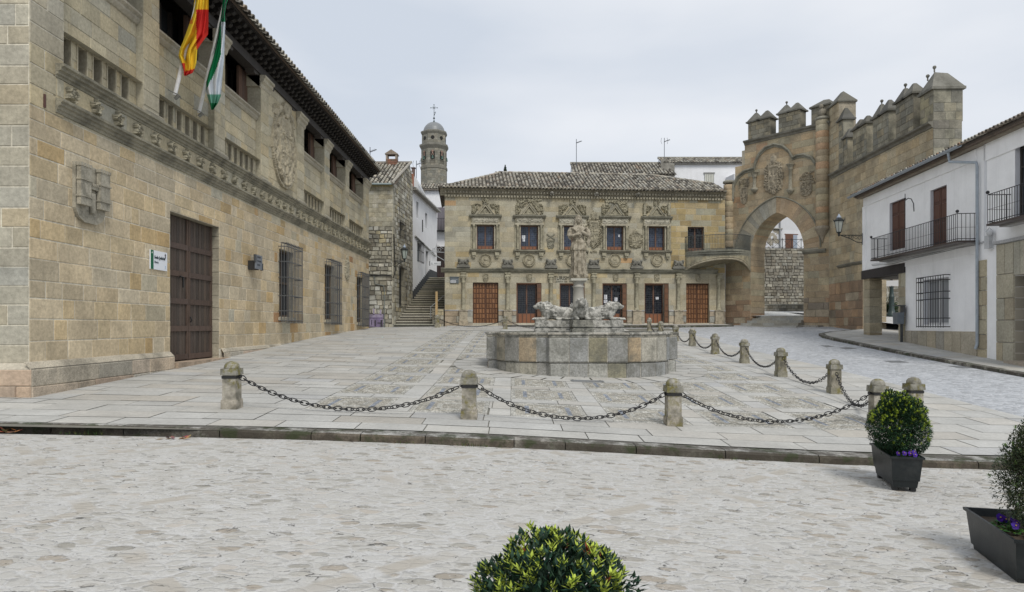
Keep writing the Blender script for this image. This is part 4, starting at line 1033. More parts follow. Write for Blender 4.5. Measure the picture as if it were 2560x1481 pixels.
# raised iron lettering
u, z = H(1384.5, 700); text('TURISMO', .37, M['iron'], (.05, .05, .035), (u, -.03, z), (math.pi / 2, 0, 0), pal, xs=.86)
u2, z2_ = H(1389, 706); text('JUNTA  DE  ANDALUCIA', .13, M['iron'], (.05, .05, .035), (u2, -.03, z2_), (math.pi / 2, 0, 0), pal, xs=1.28)
u2, z2_ = H(1447, 695); text('OFICINA DE', .13, M['iron'], (.05, .05, .035), (u2, -.03, z2_), (math.pi / 2, 0, 0), pal, xs=.95)
u2, z2_ = H(1443, 700.5); text('INFORMACION', .13, M['iron'], (.05, .05, .035), (u2, -.03, z2_), (math.pi / 2, 0, 0), pal, xs=.9)
sp_ = thing('street_plaque', 'small dark street plaque with pale lower half on the palace wall by the stairs', 'plaque', tuple(FT.w(FT.u(1125), -.02, H(1125, 709)[1])), FT.rz)
s1 = MB((.10, .12, .13)); s1.box(0, .58, -.05, .0, 0, .42); s1.box(-.03, .61, -.07, 0, .4, .45); s1.box(.03, .40, -.055, -.0501, .05, .2, (.5, .52, .54)); s1.box(.1, .5, -.055, -.0501, .24, .27, (.28, .3, .33)); s1.build('panel', M['paint'], sp_)
for q in range(5):
    s1 = MB((.16, .17, .2)); s1.box(.06 + q * .065, .10 + q * .065, -.058, -.0555, .1, .15); s1.build('letter_mark', M['flat'], sp_)
# roof with hips
tl = MB(); sl = math.atan2(2.0, 4.2); nrm = Vector((0, math.cos(sl), math.sin(sl)))
def lt(u):
    l = (u + .35) / .95 if u < 3.6 else 4.62; r_ = (UT + .1 - u) * .62 + 1.9
    return (0, max(.05, min(4.62, l, r_)))
tiles(tl, (-.42, -.5, zev - .02), (1, 0, 0), nrm, UT + .42, lambda u: lt(u - .42), sp=.245, row=.36)
def rp(u, l): return (u, -.5 + nrm.y * l, zev - .05 + nrm.z * l)
for k in range(40):
    u0_, u1_ = -.42 + (UT + .42) * k / 40, -.42 + (UT + .42) * (k + 1) / 40
    tl.poly([rp(u0_, 0), rp(u1_, 0), rp(u1_, lt(u1_)[1]), rp(u0_, lt(u0_)[1])], (.10, .09, .075))
cap = [tuple(Vector(rp(u, lt(u)[1])) + Vector((0, 0, .06))) for u in np.arange(-.4, UT + .01, .35)]
for k in range(len(cap) - 1): tl.tube([cap[k], tuple(Vector(cap[k + 1]) + Vector((0, 0, -.015)))], .085, 7, pick(TILEPAL), .075)
tl.poly([rp(-.42, 0), rp(3.6, 4.62), (3.6, 8, zev + 1.9), (-.42, 7.4, zev)], (.16, .14, .12)); tl.poly([rp(3.6, 4.62), rp(UT - 3, 4.62), (UT - 3, 8.2, zev), (3.6, 8.2, zev)], (.16, .14, .12))
tl.build('roof', M['tile'], pal)

# raised pavement along the palace, its kerb, steps
sp = MB(); kb = MB((.27, .265, .23)); zk = 1.66
for (x0, x1, y0_, y1_) in ((-.6, 14.6, 44.9, 47.0),):
    x = x0
    while x < x1:
        xe = min(x + U(.7, 1.4), x1)
        f = lambda X, Y: zk + .015 + (Y - 44.9) * .055
        yy = 45.2
        while yy < 47: sp.poly([(a, b_, f(a, b_)) for a, b_ in ((x + .01, yy), (xe - .01, yy), (xe - .01, yy + .45), (x + .01, yy + .45))], pick(FLG)); yy += .46
        kb.box(x + .005, xe - .005, 44.9, 45.19, 1.2, zk + .015, pick([(1, (.25, .245, .21)), (1, (.30, .29, .25))]))
        x = xe
fx = lambda p: p
sp.box(-.6, 14.6, 45.0, 47.2, 1.2, zk - .0, (.2, .2, .17)); sp.box(-4.3, -.6, 44.95, 46, 1.2, 1.64, (.42, .41, .38))
for q in range(6): sp.box(-4.3 + q * .62, -4.3 + q * .62 + .6, 44.93, 45.9, 1.3, 1.655, pick(FLG))
sp.build('pavement', M['flag'], kind='structure'); kb.build('kerb', M['kerb'], kind='structure')

# ================================================================== CITY GATE
GA = Frame((14.9, 47.68), (19.5, 41.95)); HA = GA.hit; LA = GA.len
GB = Frame((19.5, 41.95), (19.0, 30.8)); HB = GB.hit; LB = GB.len
gate = GA.root('city_gate', 'ochre stone town gate with pointed arch, three-lobed moulding, coats of arms and battlements', 'gate')
GP = [(5, (.43, .345, .225)), (4, (.41, .315, .20)), (3, (.40, .35, .24)), (1.5, (.36, .29, .195)), (1, (.42, .28, .17))]
zcA = HA(1900, 342)[1]; zcA = 14.2
ar_c = HA(1941, 628)[0]; ar_z = HA(1941, 628)[1]; ai = (HA(2008, 628)[0] - HA(1876, 628)[0]) / 2; ar_h = HA(1941, 541)[1] - ar_z + .22
ao = ai + 1.12; ao_h = HA(1937, 493)[1] - ar_z
def parc(a, h, n=14):
    c = (h * h - a * a) / (2 * a); Rr = a + c; th = math.atan2(h, c); l = []
    for k in range(n + 1):
        t = th * k / n; l.append((c - Rr * math.cos(t), Rr * math.sin(t)))
    return [(ar_c + x, ar_z + z) for x, z in l] + [(ar_c - x, ar_z + z) for x, z in reversed(l[:-1])]
pin, pou = parc(ai, ar_h), parc(ao, ao_h)
def zin(u): # inner arch height at u, None outside
    for (a, b_) in zip(pin[:-1], pin[1:]):
        if a[0] <= u <= b_[0]: return a[1] + (b_[1] - a[1]) * (u - a[0]) / max(1e-6, b_[0] - a[0])
    return None
def zou(u):
    for (a, b_) in zip(pou[:-1], pou[1:]):
        if a[0] <= u <= b_[0]: return a[1] + (b_[1] - a[1]) * (u - a[0]) / max(1e-6, b_[0] - a[0])
    return -9
TA = 1.7
SH = [HA(1862, 400)[0], HA(1855, 400)[0], HA(1838, 400)[0]]
def topA(u): # left shoulder of the wall drops in steps
    return zcA if u > SH[0] else (13.6 if u > SH[1] else 12.6 if u > SH[2] else 11.4)
wl = MB((.40, .36, .28))
us = sorted(set([0, LA] + [p[0] for p in pin] + list(np.linspace(0, LA, 30)) + SH))
for a, b_ in zip(us[:-1], us[1:]):
    m_ = (a + b_) / 2; za, zb_ = zin(a), zin(b_); ins = zin(m_) is not None
    lo = (za or ar_z, zb_ or ar_z) if ins else (1.3, 1.3); t = topA(m_)
    for y in (0, TA): wl.poly([(a, y, lo[0]), (b_, y, lo[1]), (b_, y, t), (a, y, t)])
    wl.poly([(a, 0, t), (b_, 0, t), (b_, TA, t), (a, TA, t)], (.2, .19, .16))
    if ins: wl.poly([(a, 0, lo[0]), (b_, 0, lo[1]), (b_, TA, lo[1]), (a, TA, lo[0])], pick(GP))
for y in (0,):
    pass
for x in (ar_c - ai, ar_c + ai):
    z = 1.3
    while z < ar_z:
        h_ = min(.4, ar_z - z); wl.poly([(x, 0, z + .006), (x, TA, z + .006), (x, TA, z + h_ - .006), (x, 0, z + h_ - .006)], pick(GP) if z > 2.8 else pick(REDB)); z += h_
for x in (0, LA): wl.poly([(x, 0, 1.3), (x, TA, 1.3), (x, TA, topA(x + .01 if x == 0 else x - .01)), (x, 0, topA(x + .01 if x == 0 else x - .01))])
cutz = 4.4
keepA = lambda u, z, r: (z > ar_z and (z > zou(u) - .25 or zin(u) is None and z > zou(u) - .5) and z > zou(u) - .3) or (z <= ar_z and not (ar_c - ai < u < ar_c + ai))
masonry(wl, .0, LA - .02, 3.4, 10.9, GP, [(ar_c - ai, ar_c + ai, 0, ar_z)], ch=.42, bw=(.5, 1.0), keep=lambda u, z, r: r[3] > zou((r[0] + r[1]) / 2) - .1 and min(zou(r[0]), zou(r[1])) - .1 < r[3] if z > ar_z else True, pr=.014, gap=.01)
masonry(wl, SH[2], LA - .02, 10.9, 12.6, GP, ch=.4, bw=(.5, 1.0), pr=.014, gap=.01); masonry(wl, SH[0], LA - .02, 12.6, zcA - .02, GP, ch=.4, bw=(.5, 1.0), pr=.014, gap=.01)
masonry(wl, .0, LA - .02, 1.4, 3.4, REDB, [(ar_c - ai, ar_c + ai, 0, ar_z)], ch=.42, bw=(.5, 1.1), pr=.03, gap=.012, rough=.015)
wl.build('wall', M['gate'], gate)
vs = MB(); n = len(pin)
for k in range(n - 1):
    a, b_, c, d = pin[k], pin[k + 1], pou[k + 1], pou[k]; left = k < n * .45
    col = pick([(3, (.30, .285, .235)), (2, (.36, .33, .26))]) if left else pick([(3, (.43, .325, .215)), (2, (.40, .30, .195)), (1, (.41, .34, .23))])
    q = [Vector((p[0], 0, p[1])) for p in (a, b_, c, d)]; ce = sum(q, Vector()) / 4; inn = [ce + (p - ce) * .97 + Vector((0, -.028, 0)) for p in q]
    i = len(vs.v); vs.v += [tuple(p) for p in q] + [tuple(p) for p in inn]; vs.face((i + 4, i + 5, i + 6, i + 7), col)
    for s in range(4): vs.face((i + s, i + (s + 1) % 4, i + 4 + (s + 1) % 4, i + 4 + s), col)
vs.build('voussoirs', M['gate'], gate)
ml = MB((.25, .24, .19)); ml.tube([(p[0], -.05, p[1]) for p in pou], .05, 6)
tre = [(1834, 500), (1834, 480), (1835, 462), (1845, 443), (1862, 428), (1887, 421), (1890, 405), (1899, 385), (1915, 369), (1937, 361), (1958, 365), (1973, 377), (1983, 395), (1995, 389), (2012, 387), (2030, 394), (2041, 410)]
ml.tube([(HA(x, y)[0], -.08, HA(x, y)[1]) for x, y in tre], .085, 6); ml.tube([(HA(x, y + 5)[0], -.04, HA(x, y + 5)[1]) for x, y in tre], .06, 6)
ml.run([(0, zcA - .3), (.06, zcA - .28), (.10, zcA - .18), (.22, zcA - .1), (.24, zcA), (0, zcA + .02)], HA(1862, 350)[0], LA + .1, (.20, .19, .16))
z = HA(2008, 630)[1]; ml.run([(0, z - .18), (.08, z - .14), (.16, z - .04), (.17, z + .04), (0, z + .1)], ar_c + ai - .02, HA(2066, 630)[0], (.22, .21, .17)); ml.run([(0, z - .18), (.08, z - .14), (.16, z - .04), (.17, z + .04), (0, z + .1)], ar_c - ai - .3, ar_c - ai + .02, (.26, .25, .2))
ml.build('moulding', M['old'], gate)
# corner shaft and left shaft
def shaft(px0, px1, ytop, ybot, cbot, name):
    u = (HA(px0, 500)[0] + HA(px1, 500)[0]) / 2; r = (HA(px1, 500)[0] - HA(px0, 500)[0]) / 2; s1 = MB(); z1 = HA(px0, ytop)[1]; z0 = HA(px0, ybot)[1]; s1.smooth = True; z = z0
    while z < z1 - .1:
        h_ = min(U(.36, .44), z1 - z); s1.lathe(u, -.05, [(r * .97, z), (r, z + .02), (r, z + h_ - .02), (r * .97, z + h_)], 16, pick(GP)); z += h_
    s1.lathe(u, -.05, [(r, z1), (r * 1.15, z1 + .05), (r * 1.15, z1 + .14), (r * .9, z1 + .2)], 16, (.24, .23, .19))
    if cbot: zz_ = HA(px0, cbot)[1]; s1.lathe(u, -.05, [(.02, zz_), (.1, zz_ + .3), (.16, zz_ + .45), (.3, zz_ + .6), (.33, z0 - .4), (r * .9, z0 - .3), (r * 1.12, z0 - .2), (r * 1.12, z0 - .08), (r, z0)], 12, (.3, .26, .2))
    s1.build(name, M['gate'], gate); return u, r, z1
shaft(1812, 1834, 462, 620, None, 'round_shaft'); su, sr, sz = shaft(2042, 2073, 306, 568, 610, 'round_shaft')
s1 = MB((.21, .19, .15)); s1.ball((su, -.15, sz + .45), .2, .18, .3, 9, 7); s1.ball((su, -.2, sz + .85), .13, .13, .16, 8, 6); s1.ball((su + .16, -.12, sz + .5), .1, .1, .2, 7, 5); s1.ball((su - .16, -.12, sz + .5), .1, .1, .2, 7, 5); s1.ball((su, -.1, sz + .2), .26, .22, .12, 9, 5); s1.build('carved_figure', M['old'], gate)
# arms and little columns
for (px, py, w_, h_, fn, dp, nm) in ((1935, 440, 1.55, 2.9, h_arms(2), .16, 'coat_of_arms'), (1861, 490, .62, 1.2, h_shield, .1, 'shield'), (1861, 458, .8, .6, h_foliage(3, .42), .08, 'carved_foliage'), (2016, 472, .95, 1.0, h_shield, .1, 'shield'), (2022, 446, 1.2, .8, h_foliage(6, .4), .1, 'carved_foliage')):
    u, z = HA(px, py); s1 = MB((.33, .285, .21)); relief(s1, u, z, w_, h_, dp, fn, 30, 40); s1.build(nm, M['carve'], gate)
for (px, y0_, y1_) in ((1888, 432, 472), (1978, 412, 474)):
    u, z1 = HA(px, y0_); z0 = HA(px, y1_)[1]; s1 = MB((.29, .27, .21)); s1.smooth = True; s1.lathe(u, -.08, [(.1, z0 - .3), (.24, z0 - .1), (.24, z0), (.12, z0 + .08), (.11, z1 - .35), (.17, z1 - .3), (.13, z1 - .25), (.24, z1 - .05), (.3, z1)], 10); s1.build('wall_column', M['carve'], gate)
def merlon(mb, fr, u0, u1, y0_, y1_, z0, z1, zt, peaks=2, ball=True):
    bc_ = pick([(2, (.27, .25, .19)), (1, (.23, .215, .17))]); mb.box(u0, u1, y0_ + .02, y1_, z0, z1, bc_); masonry(mb, u0, u1, z0, z1, [(2, bc_), (1, (.31, .275, .195)), (1, (.22, .21, .17))], ch=.33, bw=(.35, .7), pr=.02, gap=.008, y=y0_ + .02)
    w_ = (u1 - u0) / peaks
    for k in range(peaks):
        a = u0 + w_ * k; o = .11; ym = (y0_ + y1_) / 2; c = pick([(1, (.145, .14, .12)), (1, (.12, .115, .10))])
        mb.box(a - o, a + w_ + o, y0_ - o, y1_ + o, z1, z1 + .09, c)
        zk_ = max(zt + .06, z1 + .62) - (.0 if k % 2 == 0 else .04); p = [(a - o * .6, y0_ - o * .6, z1 + .09), (a + w_ + o * .6, y0_ - o * .6, z1 + .09), (a + w_ + o * .6, y1_ + o * .6, z1 + .09), (a - o * .6, y1_ + o * .6, z1 + .09)]
        t = .07; q = [(a + w_ / 2 - t, ym - t, zk_ - .05), (a + w_ / 2 + t, ym - t, zk_ - .05), (a + w_ / 2 + t, ym + t, zk_ - .05), (a + w_ / 2 - t, ym + t, zk_ - .05)]
        for s in range(4): mb.poly([p[s], p[(s + 1) % 4], q[(s + 1) % 4], q[s]], c)
        mb.poly(q, c)
        if ball and k == 0: mb.tube([(a + w_ / 2, ym, zk_ - .06), (a + w_ / 2, ym, zk_ + .08)], .035, 5, c); mb.ball((a + w_ / 2, ym, zk_ + .13), .085, n=7, m=5, col=c)
for (x0, x1, ye, yp) in ((1870, 1925, 309, 280), (1946, 2000, 288, 260)):
    u0_, u1_ = HA(x0, 300)[0], HA(x1, 300)[0]; m_ = MB(); merlon(m_, GA, u0_, u1_, .0, .75, zcA, HA(x0, ye)[1], HA(x0 + 16, yp)[1]); m_.build('merlon', M['old'], gate)
# tall corner block with a hipped stone cap, part over the arch wall and part over the side wall
def hipcap(mb, x0, x1, y0_, y1_, z, pk, o=.1, c=(.13, .125, .105)):
    mb.box(x0 - o, x1 + o, y0_ - o, y1_ + o, z - .09, z, c); ax, bx, ay = x0 + (x1 - x0) * .35, x0 + (x1 - x0) * .65, (y0_ + y1_) / 2
    p = [(x0 - o, y0_ - o, z), (x1 + o, y0_ - o, z), (x1 + o, y1_ + o, z), (x0 - o, y1_ + o, z)]; r1, r2 = (ax, ay, pk), (bx, ay, pk - .04)
    for f in ((p[0], p[1], r2, r1), (p[1], p[2], r2), (p[2], p[3], r1, r2), (p[3], p[0], r1)): mb.poly(f, c)
m_ = MB(); u0_ = HA(2028, 300)[0]; z1 = 15.35
m_.box(u0_, LA - .02, .02, 1.6, 14.2, z1, (.30, .27, .2)); masonry(m_, u0_, LA - .02, zcA, z1 - .1, [(2, (.25, .23, .18)), (1, (.31, .28, .2))], ch=.35, y=.02); hipcap(m_, u0_, LA, .02, 1.6, z1, z1 + .55)
m_.build('corner_turret', M['old'], gate)

# side wall of the gate, running towards the camera behind the white houses
gw_ = GB.root('battlemented_wall', 'tall ochre stone wall with a rising line of battlements behind the white houses', 'wall')
zcB = 10.87; bo = (4.4, 9.6, 0, 8.2)
wl = MB((.38, .34, .27)); gb = [(5, (.42, .35, .235)), (4, (.40, .325, .21)), (3, (.39, .345, .245)), (1.5, (.35, .30, .21))]
masonry(wl, .02, LB, 4.2, zcB, gb, [bo], ch=.42, bw=(.45, 1.0), pr=.014, gap=.009); masonry(wl, .02, LB, 1.2, 4.2, REDB, [bo], ch=.46, bw=(.5, 1.2), pr=.03, gap=.014, rough=.02)
masonry(wl, .0, HB(2097, 400)[0], zcB, 15.0, gb, ch=.4, bw=(.5, .9), pr=.014, gap=.009); sheet(wl, 0, LB, 0, zcB, [bo], (.34, .3, .23)); wl.box(0, HB(2097, 400)[0], .004, 1.0, zcB, 15.0, (.34, .3, .23)); hipcap(wl, .05, HB(2097, 400)[0], 0, .95, 15.05, 15.8); reveal(wl, bo, 1.26, (.36, .30, .21))
wl.box(.02, LB, .9, 1.2, 8.3, zcB - .02, (.33, .30, .24)); wl.poly([(0, 0, zcB), (LB, 0, zcB), (LB, 1.26, zcB), (0, 1.26, zcB)], (.2, .19, .16))
wl.build('wall', M['gate'], gw_)
# ring of the second arch, mostly hidden by the house
vs = MB(); ac = 7.0; az = HB(2110, 664)[1]
pi_ = []; a_in, a_out, hh = 2.6, 3.55, 3.6
def parc2(a, h, n=10):
    c = (h * h - a * a) / (2 * a); Rr = a + c; th = math.atan2(h, c); l = [(c - Rr * math.cos(th * k / n), Rr * math.sin(th * k / n)) for k in range(n + 1)]
    return [(ac + x, az + z) for x, z in l] + [(ac - x, az + z) for x, z in reversed(l[:-1])]
p1, p2 = parc2(a_in, 3.1), parc2(a_out, 4.35)
for k in range(len(p1) - 1):
    col = pick(gb); q = [Vector((p[0], 0, p[1])) for p in (p1[k], p1[k + 1], p2[k + 1], p2[k])]; ce = sum(q, Vector()) / 4; inn = [ce + (p - ce) * .95 + Vector((0, -.06, 0)) for p in q]
    i = len(vs.v); vs.v += [tuple(p) for p in q] + [tuple(p) for p in inn]; vs.face((i + 4, i + 5, i + 6, i + 7), col)
    for s in range(4): vs.face((i + s, i + (s + 1) % 4, i + 4 + (s + 1) % 4, i + 4 + s), col)
vs.build('voussoirs', M['gate'], gw_)
ml = MB((.2, .19, .16)); ml.run([(0, zcB - .28), (.06, zcB - .25), (.1, zcB - .15), (.22, zcB - .08), (.24, zcB), (0, zcB + .02)], .3, LB + .02, step=.8, jit=.012)
ml.run([(0, az - .12), (.1, az - .06), (.16, az + .02), (0, az + .1)], HB(2097, 664)[0], ac - a_in, (.22, .21, .17)); ml.build('moulding', M['old'], gw_)
for (x0, x1, ye, yp, pk, z0) in ((2109, 2118, 350, 335, 1, zcB), (2132, 2166, 330, 302, 2, zcB), (2182, 2221, 302, 258, 2, zcB), (2239, 2283, 262, 218, 2, zcB)):
    u0_, u1_ = HB(x0, 400)[0], HB(x1, 400)[0]; m_ = MB(); z1 = HB(x0, ye)[1]; merlon(m_, GB, u0_, u1_, 0, .55, z0, z1, HB(x0 + (x1 - x0) * .4, yp)[1] , pk, pk > 1 and x0 > 2170); m_.build('merlon', M['old'], gw_)
m_ = MB(); merlon(m_, GB, HB(2096, 400)[0], HB(2108, 400)[0], 0.0, .6, zcB, 13.75, 14.5, 1, False); m_.build('merlon', M['old'], gw_)
m_ = MB((.29, .265, .2)); u0_ = HB(2301, 300)[0]; z1 = HB(2320, 232)[1]; yy = 1.3
m_.box(u0_, LB, .0, yy, zcB, z1); masonry(m_, u0_, LB, zcB, z1, [(2, (.33, .30, .2)), (1, (.27, .25, .19))], ch=.38, y=0)
c = (.19, .185, .16); m_.box(u0_ - .08, LB + .1, -.1, yy + .1, z1, z1 + .12, c); z1 += .12; t = z1 + .85
A_, B_, C_, D_ = (u0_ - .05, -.07, z1), (LB + .07, -.07, z1), (LB + .07, yy + .07, z1), (u0_ - .05, yy + .07, z1); r1, r2 = ((u0_ + LB) / 2, .35, t), ((u0_ + LB) / 2, yy - .35, t - .05)
for f in ((A_, B_, r1), (B_, C_, r2, r1), (C_, D_, r2), (D_, A_, r1, r2)): m_.poly(f, c)
for q in (r1, (u0_ + .25, .2, z1 + .55)): m_.tube([q, (q[0], q[1], q[2] + .16)], .035, 5, c); m_.ball((q[0], q[1], q[2] + .22), .085, n=7, m=5, col=c)
m_.build('corner_turret', M['old'], gw_)
ee = MB((.3, .28, .22)); masonry(ee, 0, 1.26, 1, z1 - .12, [(3, (.25, .24, .2)), (2, (.31, .29, .22)), (1, (.2, .19, .165))], ch=.42, bw=(.4, .8)); sheet(ee, 0, 1.26, 1, z1 - .12, [], (.25, .24, .2)); eo = ee.build('end_wall', M['old'], gw_); eo.location = (LB + .01, 0, 0); eo.rotation_euler = (0, 0, math.pi / 2)

# corner balcony between palace and gate
bc = thing('corner_balcony', 'curved stone balcony with iron railing in the corner between palace and gate', 'balcony', (14.0, 46.3, 0))
O = Vector((14.0, 46.3, 0)); pA = FT.w(FT.u(1713), 0, 0) - O; pB = GA.w(HA(1877, 610)[0], 0, 0) - O
za = H(1735, 628)[1] - .06
def arc(off):
    ctr = [pA, pA + Vector((.15, -1.0 - off, 0)), Vector((1.1, -1.9 - off, 0)), pB + Vector((-1.0 - off * .6, -1.0 - off * .6, 0)), pB]
    o = []
    for k in range(25):
        t = k / 24; b_ = [1 * (1 - t) ** 4, 4 * t * (1 - t) ** 3, 6 * t * t * (1 - t) ** 2, 4 * t ** 3 * (1 - t), t ** 4]
        o.append(sum((c * w_ for c, w_ in zip(ctr, b_)), Vector()))
    return o
aa, ab = arc(0), arc(.12); inner = Vector((1.6, .9, 0))
s1 = MB((.23, .23, .19))
for (off, z0, z1) in ((.12, za - .12, za), (.04, za - .26, za - .12), (-.08, za - .38, za - .26)):
    pl_ = arc(off)
    for k in range(24):
        a, b_ = pl_[k], pl_[k + 1]
        s1.poly([(a.x, a.y, z0), (b_.x, b_.y, z0), (b_.x, b_.y, z1), (a.x, a.y, z1)]); s1.poly([(a.x, a.y, z0), (b_.x, b_.y, z0), (inner.x, inner.y, z0)]); s1.poly([(a.x, a.y, z1), (b_.x, b_.y, z1), (inner.x, inner.y, z1)])
s1.build('slab', M['old'], bc)
s1 = MB((.33, .305, .22)); z0 = za - .38
pl_ = arc(-.1)
for k in range(24): # coved stone below, cut by a flat arch
    a, b_ = pl_[k], pl_[k + 1]; f = lambda t: z0 - .25 - .75 * (2 * t - 1) ** 2
    za0, zb0 = f(k / 24), f((k + 1) / 24)
    s1.poly([(a.x, a.y, za0), (b_.x, b_.y, zb0), (b_.x, b_.y, z0), (a.x, a.y, z0)], pick([(1, (.34, .31, .22))])); s1.poly([(a.x, a.y, za0), (b_.x, b_.y, zb0), (inner.x, inner.y, z0 - .3)], (.30, .27, .19))
for dz, r in ((.02, .05), (.14, .03)): s1.tube([(p.x, p.y, z0 - .25 - .75 * (2 * k / 24 - 1) ** 2 + dz) for k, p in enumerate(pl_)], r, 6, (.39, .35, .26))
s1.build('squinch', M['carve'], bc)
s1 = MB((.09, .10, .095)); pl_ = arc(.04)
for dz in (.06, 1.0): s1.tube([(p.x, p.y, za + dz) for p in pl_], .022, 5)
for k in range(64):
    t = k / 63 * 24; i = min(int(t), 23); p = pl_[i].lerp(pl_[i + 1], t - i); s1.tube([(p.x, p.y, za), (p.x, p.y, za + 1.0)], .012, 4)
s1.build('railing', M['iron'], bc)

# steps and ramp of the gate, ground and houses seen through the arch
st = MB(); zz = 1.66
def gp(u, y): v = GA.w(u, y, 0); return (v.x, v.y)
stepsd = [(-1.55, zz), (-.75, zz + .17), (-.3, zz + .34), (.15, zz + .5), (.6, zz + .66)]
for k, (y, z) in enumerate(stepsd):
    a, b_ = (ar_c - ai - .1, ar_c + ai + .0) if k > 1 else (ar_c - ai - .3 - .3 * (1 - k), ar_c + ai + (.35 if k == 0 else .05))
    if k < 2: a = max(a, .2)
    y1 = stepsd[k + 1][0] if k < 4 else 2.2; n = 5
    for q in range(n):
        p = [gp(a + (b_ - a) * q / n, y), gp(a + (b_ - a) * (q + 1) / n - .01, y), gp(a + (b_ - a) * (q + 1) / n - .01, y1), gp(a + (b_ - a) * q / n, y1)]
        st.prismz(p, 1.2, z, pick([(1, (.36, .35, .31)), (1, (.41, .40, .36))]))
for q in range(9): # low step along the foot of the gate to the right
    a = ar_c + ai + .2 + q * .55
    if a < LA - .4: st.prismz([gp(a, -.75 + q * .03), gp(a + .54, -.75 + q * .03), gp(a + .54, .0), gp(a, .0)], 1.2, zz + .02, pick([(1, (.38, .35, .30))]))
st.build('gate_steps', M['stone'], kind='structure')
ld = MB((.50, .51, .50))
for i in range(10):
    for j in range(12):
        f = lambda X, Y: 2.3 + .075 * max(0, (Y - 46)) ; x0, x1, y0_, y1_ = 16 + i, 17 + i, 46.2 + j * .9, 47.1 + j * .9
        ld.poly([(a, b_, f(a, b_)) for a, b_ in ((x0, y0_), (x1, y0_), (x1, y1_), (x0, y1_))])
ld.build('lane_paving', M['road'], kind='structure')
FR_ = Frame((18.5, 54.2), (26.5, 55.2))
rw = FR_.root('rubble_wall', 'dark rubble retaining wall seen through the pointed arch with a railing on top', 'wall')
RUB = [(4, (.33, .31, .26)), (3, (.27, .25, .21)), (2, (.40, .385, .33)), (1, (.2, .185, .15))]
s1 = MB(); a, z1 = FR_.hit(1990, 622); masonry(s1, 0, 8, 2.6, z1, RUB, ch=.24, bw=(.2, .5), pr=.05, gap=.02, ch_=0, rough=.03) if False else masonry(s1, 0, 8, 2.6, z1, RUB, ch=.24, bw=(.2, .5), pr=.05, gap=.02, rough=.03)
s1.box(0, 8, .0, .5, 2.4, z1, (.13, .12, .10)); s1.build('wall', M['rubble'], rw)
s1 = MB((.035, .035, .035)); [s1.tube([(0, .1, z1 + h_), (8, .1, z1 + h_)], .02, 4) for h_ in (.05, .75)]
for k in range(11): s1.tube([(k * .8, .1, z1), (k * .8, .1, z1 + .85)], .025, 4); s1.tube([(k * .8, .1, z1 + .05), (k * .8 + .8, .1, z1 + .75)], .012, 4); s1.tube([(k * .8, .1, z1 + .75), (k * .8 + .8, .1, z1 + .05)], .012, 4)
s1.build('railing', M['iron'], rw)
lw = thing('parapet', 'low dark stone parapet in front of the rubble wall seen through the arch', 'wall', (19, 52.3, 2.6))
s1 = MB(); s1.box(0, 7, 0, .4, 0, .62, (.2, .19, .15)); s1.box(-.02, 7.02, -.05, .45, .62, .72, (.36, .35, .3)); masonry(s1, 0, 7, 0, .6, RUB, ch=.2, bw=(.2, .45), pr=.03, gap=.012); s1.build('wall', M['rubble'], lw)
FH = Frame((19.5, 60), (28.5, 61.5)); hh_ = FH.root('white_house', 'whitewashed house with peeling patches and brown door seen through the arch', 'house')
s1 = MB((.60, .61, .63)); a, b_ = FH.hit(1963, 624), FH.hit(1995, 588); s1.box(0, 9, 0, 6, 2, 15)
s1.poly([(FH.u(1996), -.02, a[1] - .2), (9, -.02, a[1] - .2), (9, -.02, b_[1] + .4), (FH.u(1955), -.02, b_[1] + .4), (FH.u(1955), -.02, a[1] - .2)], (.66, .67, .69)); s1.tube([(FH.u(1949), -.08, 5), (FH.u(1949), -.08, 15)], .07, 6, (.3, .31, .32)); s1.tube([(0, -.08, FH.hit(1930, 572)[1]), (FH.u(1955), -.08, FH.hit(1930, 572)[1])], .07, 6, (.32, .31, .28)); s1.build('wall', M['plaster'], hh_)
s1 = MB((.13, .06, .035)); s1.box(a[0], b_[0] - .5, -.06, 0, a[1] - .3, b_[1]); s1.box(b_[0] - .5, b_[0] - .1, -.05, 0, a[1] - .3, b_[1], (.3, .35, .42)); s1.box(a[0] - .08, b_[0], -.04, 0, b_[1], b_[1] + .08); s1.build('door', M['varnish'], hh_)
s1 = MB((.34, .31, .25)); relief(s1, FH.u(1930), FH.hit(1930, 596)[1], 1.7, 1.7, .012, lambda X, Y: np.where(fbm(X * 2.6 + 4, Y * 2.6) > .5, .5, -1.), 34, 34, base=-.01); s1.build('peeling_patch', M['rubble'], hh_)

# ================================================================== RIGHT: WHITE HOUSES
HW = FW.hit
wh = FW.root('white_house', 'whitewashed two-storey house with iron balcony, passage under a dark beam and tiled eaves', 'house')
ztop = HW(2440, 378)[1]; u_end = FW.u(2463)
pas = (-.03, FW.u(2248), .2, HW(2225, 688)[1])
gr_ = (FW.u(2310), FW.u(2372), HW(2340, 812)[1], HW(2340, 697)[1])
bd = [(FW.u(2224), FW.u(2262), HW(2240, 625)[1], HW(2240, 503)[1]), (FW.u(2326), FW.u(2367), HW(2345, 612)[1], HW(2345, 470)[1])]
PW = (.88, .88, .88)
s1 = MB(PW); hs = [pas, gr_] + bd
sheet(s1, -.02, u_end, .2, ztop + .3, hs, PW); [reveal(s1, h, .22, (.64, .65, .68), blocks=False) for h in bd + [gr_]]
s1.box(pas[1] + .02, u_end, 2.4, 2.6, 0, ztop, PW); s1.poly([(-.02, 0, pas[3]), (-.02, 2.6, pas[3]), (-.02, 2.6, ztop + .3), (-.02, 0, ztop + .3)], PW)
